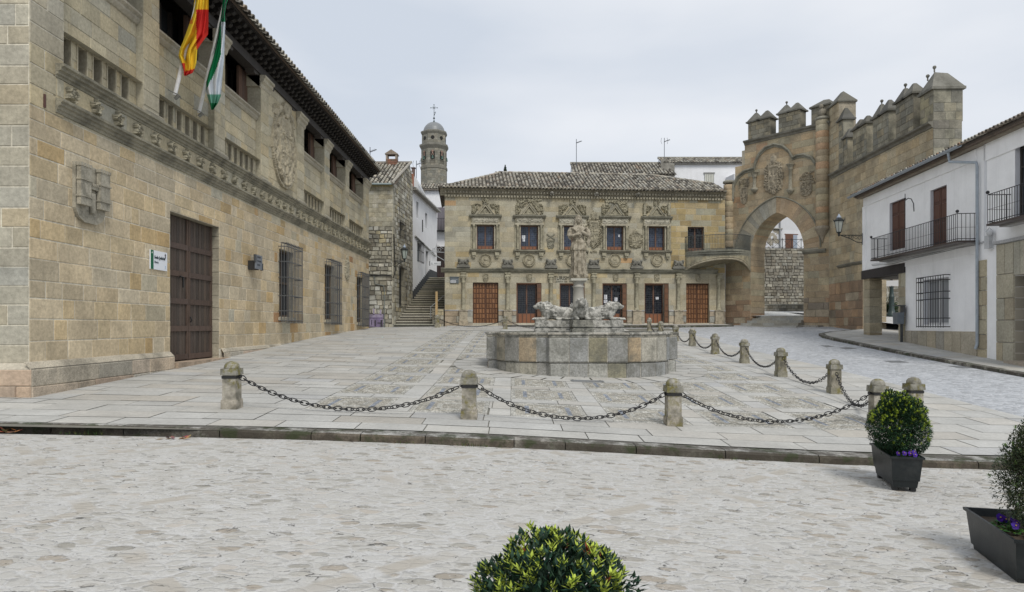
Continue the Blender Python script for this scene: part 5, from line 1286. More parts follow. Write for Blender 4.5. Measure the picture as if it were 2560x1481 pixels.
s1.poly([(pas[1], .3, .2), (pas[1], 2.6, .2), (pas[1], 2.6, pas[3]), (pas[1], .3, pas[3])], (.5, .5, .48)); s1.box(0, pas[1], 2.45, 2.6, pas[3] - .15, ztop, PW)
# flat raised band round the upper wall and base band
zz_ = HW(2300, 480)[1]
s1.box(FW.u(2170), FW.u(2443), -.045, 0.001, ztop - .35, ztop + .05, PW); s1.box(-.02, .35, -.045, 0.001, pas[3] + .35, ztop - .35, PW)
s1.box(FW.u(2248), FW.u(2443), -.03, 0.001, pas[3] + .25, pas[3] + .85, PW)
s1.build('wall', M['plaster'], wh)
s1 = MB((.36, .32, .24)); zq = HW(2300, 858)[1]
z0q = lambda u: G(*FW.w(u, 0, 0)[:2])
masonry(s1, FW.u(2264), FW.u(2445), .2, .2 + 1.25, [(2, (.42, .37, .28)), (1, (.37, .34, .28))], ch=1.25, bw=(.5, .9), pr=.05, gap=.008)
masonry(s1, pas[1], FW.u(2264), .2, pas[3] + .0, [(2, (.40, .36, .26)), (1, (.36, .31, .22))], ch=.45, bw=(.5, .6), pr=.035, gap=.008)
s1.box(pas[1], pas[1] + .3, .01, .5, .2, pas[3], (.40, .36, .26))
s1.build('stone_base', M['stone'], wh)
pr_ = MB((.36, .31, .22)); u0_, u1_ = FW.u(2160), FW.u(2174); 
zc = .5
while zc < pas[3] - .05:
    h_ = min(.42, pas[3] - zc); pr_.box(u0_ - .05, u1_, .0 + U(0, .01), .58, zc + .006, zc + h_ - .006, pick([(2, (.38, .34, .25)), (1, (.33, .28, .19))])); zc += h_
pr_.build('pillar', M['stone'], wh)
s1 = MB((.04, .035, .035)); s1.box(-.1, FW.u(2264), -.06, .35, pas[3], pas[3] + .42); s1.box(-.05, pas[1], .35, 2.5, pas[3] - .02, pas[3] + .1, (.1, .09, .08)); s1.build('beam', M['wood'], wh)
s1 = MB((.26, .24, .18)); masonry(s1, u1_ + .2, pas[1] + .5, .4, HW(2225, 813, -1.6)[1], [(2, (.25, .215, .15)), (1, (.2, .17, .12))], ch=.3, y=1.6); s1.box(u1_ + .2, pas[1] + .5, 1.6, 2.0, .4, HW(2225, 813, -1.6)[1], (.22, .19, .14)); s1.build('low_wall', M['rubble'], wh)
for k, h in enumerate(bd):
    a, b_, z0, z1 = h; f = MB((.085, .036, .024)); f.box(a, b_, .13, .19, z0, z1, (.05, .022, .016)); m_ = (a + b_) / 2
    for x0, x1 in ((a + .02, m_ - .01), (m_ + .01, b_ - .02)):
        for (q0, q1) in ((.05, .38), (.43, .72), (.76, .96)): block(f, x0 + .08, x1 - .08, z0 + (z1 - z0) * q0, z0 + (z1 - z0) * q1, (.10, .042, .028), gap=0, pr=.03, ch=.03, y=.12)
        f.box(x0, x1, .115, .14, z0, z1)
    f.build('balcony_shutter', M['varnish'], wh)
a, b_, z0, z1 = gr_; f = MB((.62, .62, .62)); f.box(a, b_, .2, .24, z0, z1, (.28, .29, .3)); [f.box(x - .04, x + .04, .15, .2, z0, z1) for x in (a + .04, (a + b_) / 2, b_ - .04)]; f.box(a, b_, .15, .2, z1 - .08, z1); f.box(a, b_, .15, .2, z0, z0 + .08); fo = f.build('window', M['plaster'], wh)
def grille(a, b_, z0, z1, dep, nb, hz, par, r=.012):
    g = MB((.03, .03, .032)); x0, x1 = a - .1, b_ + .1; y = -dep
    for k in range(nb + 1): xx = x0 + (x1 - x0) * k / nb; g.tube([(xx, y, z0 - .12), (xx, y, z1 + .1)], r, 4)
    for zq_ in hz: g.tube([(x0, 0, zq_), (x0, y, zq_), (x1, y, zq_), (x1, 0, zq_)], r * 1.4, 4)
    for k in (1, 2): g.tube([(x0, y * k / 3, z0 - .1), (x0, y * k / 3, z1 + .08)], r, 4)
    return g.build('window_grille', M['iron'], par)
grille(a, b_, z0, z1, .25, 11, (z0 - .08, z0 + .25, z0 + (z1 - z0) * .55, z0 + (z1 - z0) * .7, z1 - .1, z1 + .08), fo)
def balcony(par, px0, px1, ybot, h_, dep, u_end_=None):
    x0 = FW.u(px0, dep); x1 = FW.u(px1, dep) if u_end_ is None else u_end_; z0 = HW(px0, ybot, dep)[1]
    bb = MB((.06, .045, .04)); bb.box(x0, x1, -dep, 0, z0 - .05, z0 + .02); bb.box(x0 + .05, x1 - .05, -dep * .5, 0, z0 - .10, z0 - .05, (.30, .29, .28)); bo_ = bb.build('balcony_floor', M['paint'], par)
    g = MB((.03, .03, .032)); y = -dep + .03
    for dz in (.08, h_ * .5, h_): g.tube([(x0 + .02, 0, z0 + dz), (x0 + .02, y, z0 + dz), (x1 - .02, y, z0 + dz), (x1 - .02, 0, z0 + dz)], .014 if dz != h_ * .5 else .006, 4)
    n = int((x1 - x0) / .125)
    for k in range(n + 1): xx = x0 + .02 + (x1 - x0 - .04) * k / n; g.tube([(xx, y, z0), (xx, y, z0 + h_)], .011, 4)
    for k in range(1, 5):
        for xx in (x0 + .02, x1 - .02): g.tube([(xx, y * k / 5, z0), (xx, y * k / 5, z0 + h_)], .011, 4)
    for xx in (x0 + .02, x1 - .02): g.ball((xx, y, z0 + h_ + .08), .06, n=8, m=5)
    g.build('railing', M['iron'], bo_); return x0, x1, z0, bo_
bx0, bx1, bz, bo_ = balcony(wh, 2176, 2392, 651, .98, .75)
# crook for a lantern or flowers, fixed to the balcony
g = MB((.05, .05, .055)); xx = FW.u(2263, .72); zt = HW(2263, 497, .72)[1]
g.tube([(xx, -.72, bz), (xx, -.72, zt + .2)], .016, 5); g.ball((xx, -.72, zt - .0), .04); g.tube([(xx, -.72, zt - .08), (xx + .25, -.72, zt - .03), (xx + .5, -.72, zt - .1), (xx + .7, -.72, zt - .32), (xx + .74, -.72, zt - .65)], .02, 5); g.build('crook', M['iron'], bo_)
# roof edge of both houses, gutter, downpipe
s1 = MB(); L_all = 13.5; ze_ = ztop + .28
tiles(s1, (-.35, -.45, ze_), (1, 0, 0), (0, 1, .38), L_all + .35, lambda u: (0, 2.4), sp=.21, row=.34, pal=[(3, (.38, .36, .31)), (3, (.24, .21, .18)), (2, (.14, .12, .10)), (1, (.30, .19, .13))])
s1.box(-.3, L_all, -.36, .4, ze_ - .09, ze_ - .02, (.12, .10, .085)); s1.box(-.2, L_all, -.25, 0, ze_ - .2, ze_ - .09, (.26, .22, .17)); s1.poly([(-.35, -.35, ze_), (L_all, -.35, ze_), (L_all, 2.5, ze_ + 1.05), (-.35, 2.5, ze_ + 1.05)], (.2, .17, .14)); s1.poly([(-.35, -.35, ze_), (-.35, 2.5, ze_ + 1.05), (-.35, 2.5, ze_ - .1)], (.5, .5, .5))
for k in range(int(L_all / .09)): s1.box(k * .09 - .2, k * .09 - .15, -.34, -.2, ze_ - .15, ze_ - .09, (.19, .15, .12))
s1.build('roof', M['tile'], wh)
s1 = MB((.30, .335, .37)); g0_, g1_ = -.5, FW.u(2437)
s1.prism([(0, 0)], 0, 0) if False else None
for k in range(8): # half-round gutter
    t0_, t1_ = math.pi + math.pi * k / 8, math.pi + math.pi * (k + 1) / 8
    s1.poly([(g0_, -.52 + .085 * math.cos(t0_), ze_ - .03 + .085 * math.sin(t0_)), (g1_, -.52 + .085 * math.cos(t0_), ze_ - .03 + .085 * math.sin(t0_)), (g1_, -.52 + .085 * math.cos(t1_), ze_ - .03 + .085 * math.sin(t1_)), (g0_, -.52 + .085 * math.cos(t1_), ze_ - .03 + .085 * math.sin(t1_))])
s1.build('gutter', M['paint'], wh)
up = FW.u(2443, .1); s1 = MB((.34, .385, .43)); s1.tube([(FW.u(2406), -.5, ze_ - .1), (FW.u(2406), -.45, ze_ - .45), (up, -.12, ze_ - .75), (up, -.1, ze_ - .9), (up, -.1, 1.0), (up, -.16, .82)], .05, 8)
for z in (2, 3.6, 5.2): s1.tube([(up - .08, -.1, z), (up + .08, -.1, z)], .015, 4)
s1.build('downpipe', M['paint'], wh)
# cables
s1 = MB((.25, .25, .25)); pts = [(FW.u(p, .05), -.05, HW(p, y, .05)[1]) for p, y in ((2180, 664), (2230, 660), (2290, 645), (2350, 632), (2400, 620), (2440, 613), (2470, 604))]; s1.tube(pts, .012, 4); s1.tube([(p[0], p[1] - .02, p[2] + .05 + .03 * math.sin(i * 2)) for i, p in enumerate(pts)], .01, 4); s1.build('cable', M['paint'], wh)

# second house, cut by the picture edge
w2 = FW.root('neighbour_house', 'white house at the right edge with sandstone door surround and upper balcony', 'house')
ua, ub = u_end, 13.5
s1 = MB(PW); dr2 = (FW.u(2538), FW.u(2538) + 1.5, .4, HW(2545, 688)[1]); ud2 = (FW.u(2538), FW.u(2538) + 1.1, HW(2540, 560)[1], HW(2545, 365)[1])
sheet(s1, ua, ub, .2, ztop + .3, [dr2, ud2], PW); reveal(s1, dr2, .35, (.36, .33, .26)); reveal(s1, ud2, .25, (.66, .67, .7), blocks=False)
s1.box(ua, FW.u(2467), -.045, .001, HW(2467, 590)[1], ztop + .1, (.68, .69, .71)); s1.box(ua, ub, -.045, .001, ztop - .5, ztop + .1, PW); s1.box(ua, ub, 4, 4.2, 0, ztop, PW)
s1.box(ua, ub, -.04, .001, HW(2500, 600)[1] - .1, HW(2500, 600)[1] + .35, PW)
s1.build('wall', M['plaster'], w2)
s1 = MB(); q0, q1 = FW.u(2447), FW.u(2468); masonry(s1, q0, q1, .3, HW(2460, 650)[1], [(2, (.42, .37, .26)), (1, (.36, .31, .22))], ch=.5, bw=(q1 - q0, q1 - q0 + .1), pr=.05, gap=.008)
p0, p1 = FW.u(2494), FW.u(2538); zt_ = HW(2500, 612)[1]
masonry(s1, p0, p1, .3, zt_, [(2, (.38, .35, .27)), (1, (.35, .31, .23))], ch=.75, bw=(p1 - p0, p1 - p0 + .1), pr=.05, gap=.005); masonry(s1, p1, ub, dr2[3], zt_, [(1, (.39, .36, .28))], ch=1.2, bw=(.5, .6), pr=.05, gap=.004); masonry(s1, dr2[1], dr2[1] + .6, .3, dr2[3], [(1, (.38, .35, .27))], ch=.75, bw=(.6, .7), pr=.05, gap=.005)
s1.run([(0, zt_), (.12, zt_ + .02), (.12, zt_ + .12), (0, zt_ + .14)], p0 - .05, ub); s1.box(dr2[0] - .1, dr2[1], -.3, .3, .1, G(*FW.w(dr2[0], 0, 0)[:2]) + .16, (.42, .36, .29)); s1.build('door_surround', M['stone'], w2)
s1 = MB((.06, .03, .022)); s1.box(dr2[0], dr2[1], .3, .36, .4, dr2[3]); [block(s1, dr2[0] + .06 + q * .35, dr2[0] + .36 + q * .35, .8 + r * .6, 1.3 + r * .6, (.075, .035, .028), gap=0, pr=.03, ch=.03, y=.3) for q in range(4) for r in range(4)]; s1.build('door', M['varnish'], w2)
s1 = MB((.05, .045, .04)); s1.box(ud2[0], ud2[1], .2, .25, ud2[2], ud2[3], (.03, .035, .04)); [s1.box(ud2[0] + q * .36, ud2[0] + q * .36 + .06, .15, .2, ud2[2], ud2[3]) for q in range(4)]; [s1.box(ud2[0], ud2[1], .15, .2, ud2[2] + q * .6, ud2[2] + q * .6 + .05) for q in range(5)]; s1.build('balcony_window', M['wood'], w2)
balcony(w2, 2466, 2560, 562, .98, .75, ub)
s1 = MB((.50, .51, .52)); u = FW.u(2478); z = HW(2478, 600)[1]; s1.box(u - .12, u + .16, -.16, 0, z - .3, z + .15); s1.ball((u + .2, -.15, z + .22), .12, n=8, m=5); s1.tube([(u - .1, -.1, z + .3), (u + .15, -.14, z + .4), (u + .35, -.1, z + .2), (u + .3, -.1, z - .35)], .02, 4); s1.build('junction_box', M['paint'], w2)

# lantern on the corner of the white house
def lantern(name, label, loc, rz, arm, glass=(.42, .44, .40), s=1.0):
    t = thing(name, label, 'lantern', loc, rz); t.scale = (s, s, s)
    a = MB((.03, .035, .035)); a.tube([(0, 0, 0), (arm, 0, 0)], .018, 5); a.tube([(0, 0, -.28), (arm * .25, 0, -.26), (arm * .5, 0, -.14), (arm * .9, 0, -.02)], .016, 5); a.tube([(.0, 0, -.36), (0, 0, .08)], .022, 5)
    for q in range(5): c = (arm * (.12 + q * .15), 0, -.10 + q * .012); rr = .06 - q * .008; a.tube([(c[0] + rr * math.cos(k * math.pi / 4), 0, c[2] + rr * math.sin(k * math.pi / 4)) for k in range(9)], .009, 4)
    a.build('arm', M['iron'], t)
    c = MB((.03, .035, .035)); x = arm
    c.lathe(x, 0, [(.02, -.05), (.05, 0), (.035, .05), (.085, .10), (.09, .12)], 6)
    for k in range(6):
        t0_ = math.pi * 2 * k / 6; c.tube([(x + .09 * math.cos(t0_), .09 * math.sin(t0_), .1), (x + .17 * math.cos(t0_), .17 * math.sin(t0_), .52)], .010, 4)
        c.tube([(x + .17 * math.cos(t0_), .17 * math.sin(t0_), .52), (x + .24 * math.cos(t0_), .24 * math.sin(t0_), .60), (x + .23 * math.cos(t0_), .23 * math.sin(t0_), .64)], .010, 4, r1=.004)
    c.lathe(x, 0, [(.20, .52), (.21, .55), (.12, .62), (.07, .66)], 6); c.build('frame', M['iron'], t)
    g = MB(glass); g.lathe(x, 0, [(.085, .115), (.165, .52)], 6); g.build('glass', M['flat'], t)
    d = MB((.35, .42, .5)); d.smooth = True; d.lathe(x, 0, [(.09, .64), (.085, .70), (.04, .75), (.02, .80), (0, .82)], 8, (.28, .33, .4)); d.build('cap', M['paint'], t)
    return t
lv = FW.w(-.0, -.05, HW(2176, 583)[1]); lantern('wall_lantern', 'six-sided wall lantern on a scrolled arm at the corner of the white house', (lv.x, lv.y, lv.z), math.pi + .05, .92, s=1.3)

# litter bin at the passage
lb = FW.w(FW.u(2249, .25), -.25, 0); zg = ptz(lb.x, lb.y); tb = thing('litter_bin', 'grey metal litter bin on a post beside the passage under the white house', 'litter bin', (lb.x, lb.y, zg), FW.rz)
s1 = MB((.13, .15, .17)); s1.box(-.2, .2, -.18, .1, .78, 1.28, tx=-.02, ty=-.01); [s1.lathe(-.12 + q * .12, -.2, [(.012, .84 + r * .08), (.0, .845 + r * .08)], 5, (.05, .05, .05)) for q in range(3) for r in range(4)]; s1.build('bin', M['paint'], tb)
s1 = MB((.07, .075, .08)); s1.box(-.16, .22, -.22, .16, 1.56, 1.6); s1.box(-.12, .2, .08, .14, 1.28, 1.56); s1.build('hood', M['paint'], tb)
s1 = MB((.05, .055, .06)); s1.box(.0, .1, .02, .1, 0, 1.3); s1.build('post', M['paint'], tb)

# what shows through the passage
lz = lambda X, Y: 1.72 + .068 * max(0, Y - 35.5)
s1 = MB((.52, .52, .51))
for i in range(11):
    for j in range(14): x0, x1, y0_, y1_ = 17.6 + i * 1.3, 18.9 + i * 1.3, 35.6 + j, 36.6 + j; s1.poly([(a, b_, lz(a, b_)) for a, b_ in ((x0, y0_), (x1, y0_), (x1, y1_), (x0, y1_))]) if x0 > 19.4 or y0_ < 34 else None
s1.build('lane_paving', M['road'], kind='structure')
FQ = Frame((21, 49.0), (32, 45.5)); r2 = FQ.root('rubble_wall', 'pale mortared rubble wall seen through the passage behind the lamp post', 'wall')
s1 = MB(); s1.box(0, 11, 0, .5, 1.5, 9, (.50, .49, .44)); masonry(s1, 0, 11, 1.8, 9, RUB, ch=.34, bw=(.25, .5), pr=.03, gap=.045, rough=.035, ch_=0) if False else masonry(s1, 0, 11, 1.8, 9, [(2, (.30, .28, .22)), (2, (.24, .22, .18)), (1, (.36, .33, .27))], ch=.32, bw=(.25, .5), pr=.03, gap=.045, rough=.035); s1.build('wall', M['rubble'], r2)
lx = at(2229, 789, 43.0); lp = thing('lamp_post', 'dark green cast-iron lamp post seen through the passage', 'lamp post', lx)
s1 = MB((.03, .05, .05)); s1.smooth = True; s1.lathe(0, 0, [(.34, -.15), (.33, .05), (.22, .15), (.2, .3), (.16, .4), (.15, 1.1), (.19, 1.15), (.13, 1.22), (.11, 1.75), (.17, 1.85), (.08, 1.95), (.06, 4.2)], 10); s1.build('post', M['paint'], lp)
s1 = MB((.4, .42, .4)); s1.lathe(0, 0, [(.1, 4.2), (.2, 4.7), (.02, 4.9)], 6); s1.build('lamp', M['flat'], lp)
ns = thing('no_parking_sign', 'round blue and red no-parking sign with a white plate under it on the lamp post', 'sign', (lx[0], lx[1] - .14, lx[2] + 2.05), -.45)
def disc(r, y, n=20): return [(r * math.cos(2 * math.pi * k / n), r * math.sin(2 * math.pi * k / n) + .55) for k in range(n)]
s1 = MB((.55, .02, .03)); s1.prism(disc(.36, 0), -.03, 0); s1.build('rim', M['flat'], ns); s1 = MB((.03, .06, .35)); s1.prism(disc(.26, 0), -.035, -.0305); s1.build('disc', M['flat'], ns)
s1 = MB((.55, .02, .03)); s1.prism([(-.2, .40), (-.15, .35), (.2, .70), (.15, .75)], -.04, -.0355); s1.build('slash', M['flat'], ns); s1 = MB((.65, .65, .66)); s1.box(-.36, .36, -.03, 0, -.22, .14); s1.build('plate', M['flat'], ns)

sh = thing('spiky_shrub', 'dark spiky shrub behind the lamp post seen through the passage', 'shrub', (lx[0] + .3, 44.6, lz(0, 44.6)))
s2 = MB(); rr = random.Random(2)
for k in range(900):
    d = Vector((rr.gauss(0, 1), rr.gauss(0, 1), rr.uniform(-.1, 1.3))).normalized(); l = rr.uniform(.6, 1.45); w_ = d.orthogonal().normalized() * .03; a = Vector((0, 0, .25)) + d * rr.uniform(0, .5)
    s2.poly([tuple(a - w_), tuple(a + w_), tuple(a + d * l + Vector((0, 0, -.12)))], [q * rr.uniform(.4, 1.6) for q in (.025, .045, .02)])
s2.build('leaves', M['leaf'], sh, recalc=False); s2 = MB((.3, .28, .23)); [s2.ball((rr.uniform(-1.6, 1.6), -1 + rr.uniform(-.2, .2), .05), rr.uniform(.12, .25), n=6, m=4) for k in range(16)]; s2.build('edging_stones', M['rubble'], sh)
# ================================================================== LEFT BACKGROUND: rubble house, stairs, white lane
RX = lambda y: -7.9 + .0685 * (y - 45)
F1 = Frame((-10.6, 45.0), (-7.9, 45.0)); F2 = Frame((-7.9, 45.0), (RX(51.2), 51.2)); F3 = Frame((RX(51.2), 51.2), (RX(61.5), 61.5))
rh = F1.root('stone_house', 'old rubble stone house with tiled roof and chimney at the foot of the stairs', 'house')
RB = [(4, (.40, .38, .31)), (3, (.32, .30, .24)), (3, (.52, .505, .44)), (1.5, (.22, .2, .16)), (1, (.43, .38, .25))]
zr = F1.hit(950, 462)[1]
s1 = MB((.15, .14, .115)); masonry(s1, .2, 2.7, 1.2, 5.0, RB, ch=.3, bw=(.22, .55), pr=.05, gap=.03, rough=.03, chv=.1); masonry(s1, .2, 2.7, 5.0, 8.2, RB, ch=.26, bw=(.2, .5), pr=.045, gap=.03, rough=.03, chv=.1); sheet(s1, 0, 2.7, 1, 8.2, [], (.15, .14, .115)); masonry(s1, .2, 2.7, 8.2, zr, [(3, (.40, .37, .28)), (1, (.45, .43, .36))], ch=.3, bw=(.3, .7), pr=.015, gap=.012, rough=.01); sheet(s1, 0, 2.7, 8.2, zr, [], (.38, .35, .26)); s1.box(.1, 2.72, -.1, .0, zr - .12, zr, (.45, .37, .17)); s1.box(-.1, 2.72, -.02, .0, 4.95, 5.06, (.1, .1, .085))
s1.build('wall', M['rubble'], rh)
s1 = MB((.16, .15, .125)); L2 = F2.len; zpk = F2.hit(1015, 398)[1]
gz = lambda u: zr + (zpk - zr) * clamp(u / (L2 * .86)) - max(0, u - L2 * .86) * 2
gb_ = [(.9, 1.75, 2.1, 5.05), (2.9 - 1.9, 2.0, 6.1, 8.0)]
w1 = (F2.u(997), F2.u(1013), F2.hit(1005, 765)[1], F2.hit(1005, 668)[1]); w2_ = (F2.u(998), F2.u(1010), F2.hit(1005, 597)[1], F2.hit(1005, 558)[1])
masonry(s1, 0, L2, 1.2, zpk + .4, RB, [w1, w2_], ch=.28, bw=(.22, .6), pr=.035, gap=.02, rough=.02, keep=lambda u, z, r: r[3] < gz(u) - .02)
for k in range(24):
    a, b_ = L2 * k / 24, L2 * (k + 1) / 24; rs = [(a, b_, 1, gz((a + b_) / 2) - .05)]
    for ho in (w1, w2_): rs = rsub(rs, ho)
    for r in rs: s1.poly([(r[0], 0, r[2]), (r[1], 0, r[2]), (r[1], 0, r[3]), (r[0], 0, r[3])], (.3, .28, .22))
masonry(s1, 0, .5, 1.2, zr - .2, [(2, (.44, .41, .32)), (1, (.38, .35, .27))], ch=.5, bw=(.5, .6), pr=.05, gap=.01)
for w_ in (w1, w2_): reveal(s1, w_, .3, (.42, .39, .3), back=(.04, .04, .04))
def place(o, fr, root_fr): o.matrix_basis = (Matrix.Translation(root_fr.o) @ Matrix.Rotation(root_fr.rz, 4, 'Z')).inverted() @ Matrix.Translation(fr.o) @ Matrix.Rotation(fr.rz, 4, 'Z')
place(s1.build('gable_wall', M['rubble'], rh), F2, F1)
for w_ in (w1, w2_): g = grille(w_[0] + .1, w_[1] - .1, w_[2], w_[3], .12, 5, (w_[2] + .1, (w_[2] + w_[3]) / 2, w_[3] - .1), rh); place(g, F2, F1)
s1 = MB(); sl2 = Vector((0, L2 * .86, zpk - zr)).normalized(); tiles(s1, (-.1, -.25, zr), (1, 0, 0), sl2, 3.0, lambda u: (0, 5.6), sp=.25, row=.4); s1.poly([(-.3, -.2, zr - .03), (2.75, -.2, zr - .03), (2.75 + .4, L2 * .86, zpk - .03), (-.3, L2 * .86, zpk - .03)], (.1, .09, .08))
s1.box(-.3, 3.1, L2 * .86 - .1, L2 * .86 + .12, zpk, zpk + .12, (.3, .28, .24)); s1.tube([(2.74, -.3, zr + .06), (3.15, L2 * .86, zpk + .08)], .1, 7, (.32, .3, .26)); s1.build('roof', M['tile'], rh)
s1 = MB((.25, .30, .30)); s1.tube([(-.3, -.32, zr - .02), (2.7, -.32, zr - .02)], .07, 7); s1.tube([(2.2, -.1, 1.3), (2.2, -.1, 4.0), (2.15, -.1, 4.3), (1.6, -.1, 4.4), (1.5, -.1, 5.0)], .03, 6, (.16, .18, .17)); s1.build('gutter', M['paint'], rh)
s1 = MB((.02, .02, .02)); s1.tube([(0, -.1, 5.0), (2.6, -.12, 4.95), (2.8, -.1, 4.8), (2.9, .0, 5.3), (2.8, .1, 7.7)], .035, 5); s1.build('cable', M['iron'], rh)
s1 = MB((.20, .10, .07)); cx, cz = F1.hit(980, 410); ccx, ccy, ccz = at(980, 400, 49.6); ccx -= F1.o.x; ccy -= 45
masonry(s1, ccx - .4, ccx + .4, ccz - .9, ccz + .0, [(2, (.24, .12, .08)), (1, (.2, .15, .11))], ch=.12, bw=(.2, .3), pr=.01, gap=.01, y=ccy - .31); s1.box(ccx - .4, ccx + .4, ccy - .3, ccy + .3, ccz - 1, ccz)
for s in (-1, 1): s1.box(ccx + s * .34 - .06, ccx + s * .34 + .06, ccy - .3, ccy + .3, ccz, ccz + .38, (.3, .25, .2))
s1.prism([(ccx - .46, ccz + .38), (ccx + .46, ccz + .38), (ccx, ccz + .68)], ccy - .36, ccy + .36, (.27, .22, .17)); s1.box(ccx - .46, ccx + .46, ccy - .36, ccy + .36, ccz + .33, ccz + .39, (.3, .26, .22)); s1.build('chimney', M['rubble'], rh)
# painted mural of a little purple house
PUR = (.34, .28, .42); s1 = MB(PUR); Hm = F1.hit
def mq(x0, x1, y0_, y1_, c, d=.075):
    a = Hm(x0, y1_); b_ = Hm(x1, y0_); s1.box(a[0], b_[0], -d, 0, a[1], b_[1], c)
mq(923, 959, 786, 796, (.36, .31, .43)); mq(923, 958, 796, 818, (.30, .24, .38), .07); mq(923, 957, 794.5, 796, (.12, .09, .2), .085)
for x, y in ((933, 772), (950, 775)): mq(x, x + 3.5, y, 788, (.38, .33, .45))
for (x0, x1, y0_, y1_) in ((937, 940, 801, 816), (952, 956.5, 800, 817), (929, 931, 800, 812), (944, 953, 807, 809)): mq(x0, x1, y0_, y1_, (.04, .035, .06), .09)
for k in range(9): x = 923 + k * 3.7; mq(x, x + 1.3, 798, 816, pick([(1, (.40, .35, .47)), (1, (.2, .15, .3))]), .082)
s1.build('painted_mural', M['rubble'], rh)
lp_ = F2.hit(986, 622); lo = F2.w(.35, 0, 5.95)
lantern('wall_lantern', 'wall lantern with pale glass on the corner of the rubble house by the stairs', (lo.x, lo.y - .1, lo.z), .0, .55, (.35, .40, .36), 1.35)
# white house on the stairs
w3 = F3.root('white_house', 'narrow whitewashed house stepping up beside the stairs with dark painted base', 'house')
s1 = MB((.78, .785, .80)); zw = F3.hit(1032, 470)[1]; zw2 = F3.hit(1088, 530)[1]; zw = (zw + zw2) / 2
v1 = (F3.u(1043), F3.u(1054), F3.hit(1048, 655)[1], F3.hit(1048, 607)[1]); v2 = (F3.u(1064), F3.u(1071), F3.hit(1068, 695)[1], F3.hit(1068, 628)[1]); v3 = (F3.u(1041), F3.u(1046), F3.hit(1043, 545)[1], F3.hit(1043, 505)[1]); v4 = (F3.u(1063), F3.u(1068), F3.hit(1065, 570)[1], F3.hit(1065, 533)[1])
sheet(s1, 0, F3.len, 1, zw, [v1, v2, v3, v4], (.78, .785, .80)); [reveal(s1, v, .2, (.6, .61, .63), back=(.2, .22, .24), blocks=False) for v in (v1, v2, v3, v4)]
s1.box(-.1, F3.len, 4, 4.2, 1, zw, (.6, .6, .6)); s1.poly([(0, 0, zw), (0, 4, zw), (0, 2, zw + 1)], (.6, .6, .6)); s1.poly([(F3.len, 0, 1), (F3.len, 4, 1), (F3.len, 4, zw), (F3.len, 0, zw)], (.6, .6, .62))
for (a, b_) in ((1036, 1092),): p0_, p1_ = F3.hit(1036, 590), F3.hit(1088, 640); s1.tube([(F3.u(1036), -.05, p0_[1]), (F3.u(1088), -.05, p1_[1])], .08, 5, (.35, .35, .34))
s1.build('wall', M['plaster'], w3); g = grille(v1[0] + .1, v1[1] - .1, v1[2], v1[3], .2, 6, (v1[2], v1[2] + .8, v1[3] - .7, v1[3]), w3)
s1 = MB((.05, .055, .06)); stepz = lambda y: 1.62 + clamp((y - 45.7) / 12.8) * 4.1
for k in range(20): a, b_ = F3.len * k / 20, F3.len * (k + 1) / 20; ya = 51.2 + a; s1.box(a, b_, -.03, 0, 1, stepz(ya + .5) + .75)
s1.build('painted_base', M['plaster'], w3)
s1 = MB(); tiles(s1, (-.1, -.3, zw), (1, 0, 0), (0, 1, .45), F3.len + .2, lambda u: (0, 2.4), sp=.26, row=.4); s1.box(-.1, F3.len, -.3, .2, zw - .06, zw, (.3, .28, .25)); s1.tube([(-.1, -.36, zw - .02), (F3.len, -.36, zw - .02)], .06, 6, (.5, .5, .48)); s1.build('roof', M['tile'], w3)
ws = MB((.05, .05, .05)); ya = F3.u(1055); ws.tube([(ya, -.05, F3.hit(1055, 550)[1]), (ya, -.05, F3.hit(1055, 580)[1])], .04, 5); ws.build('cable_post', M['iron'], w3)
# small white houses further up
F4 = Frame((-8.2, 64.2), (-3.6, 64.2)); w4 = F4.root('white_house', 'white house closing the top of the stairs with balcony and dark garage door', 'house')
s1 = MB((.74, .75, .77)); s1.box(0, 6.2, 0, 6, 3, F4.hit(1090, 475)[1]); s1.build('wall', M['plaster'], w4)
s1 = MB((.03, .022, .02)); a, b_ = F4.hit(1089, 699), F4.hit(1111, 617); s1.box(a[0], b_[0] + .9, -.05, 0, 4.5, b_[1]); [s1.box(a[0] + q * .2, a[0] + q * .2 + .1, -.07, -.05, 4.6, b_[1] - 1.6, (.05, .03, .03)) for q in range(8)]; s1.build('door', M['wood'], w4)
s1 = MB((.16, .15, .17)); a, b_ = F4.hit(1094, 575), F4.hit(1111, 519); s1.box(a[0], b_[0] + .4, -.06, 0, a[1], b_[1]); [s1.box(a[0] + q * .15, a[0] + q * .15 + .05, -.08, -.06, a[1], b_[1], (.22, .2, .22)) for q in range(6)]; s1.build('shutter', M['wood'], w4)
s1 = MB((.03, .03, .03)); x0, z0 = F4.hit(1087, 578); s1.box(x0, x0 + 2.2, -.7, 0, z0 - .08, z0); [s1.tube([(x0 + q * .11, -.65, z0), (x0 + q * .11, -.65, z0 + 1.1)], .014, 4) for q in range(20)]; s1.tube([(x0, 0, z0 + 1.1), (x0, -.65, z0 + 1.1), (x0 + 2.2, -.65, z0 + 1.1)], .02, 4); s1.build('balcony', M['iron'], w4)
s1 = MB(); zt_ = F4.hit(1090, 474)[1]; tiles(s1, (-.6, -.3, zt_), (1, 0, 0), (0, 1, .4), 7, lambda u: (0, 2.6), sp=.27, row=.4); s1.box(-.5, 6.3, -.3, 0, zt_ - .12, zt_, (.16, .14, .12)); s1.build('roof', M['tile'], w4)
gx = at(1018, 470, 56); rg = thing('white_house', 'white gabled house with brick patch and small chimney behind the rubble house', 'house', (gx[0], 56, 0))
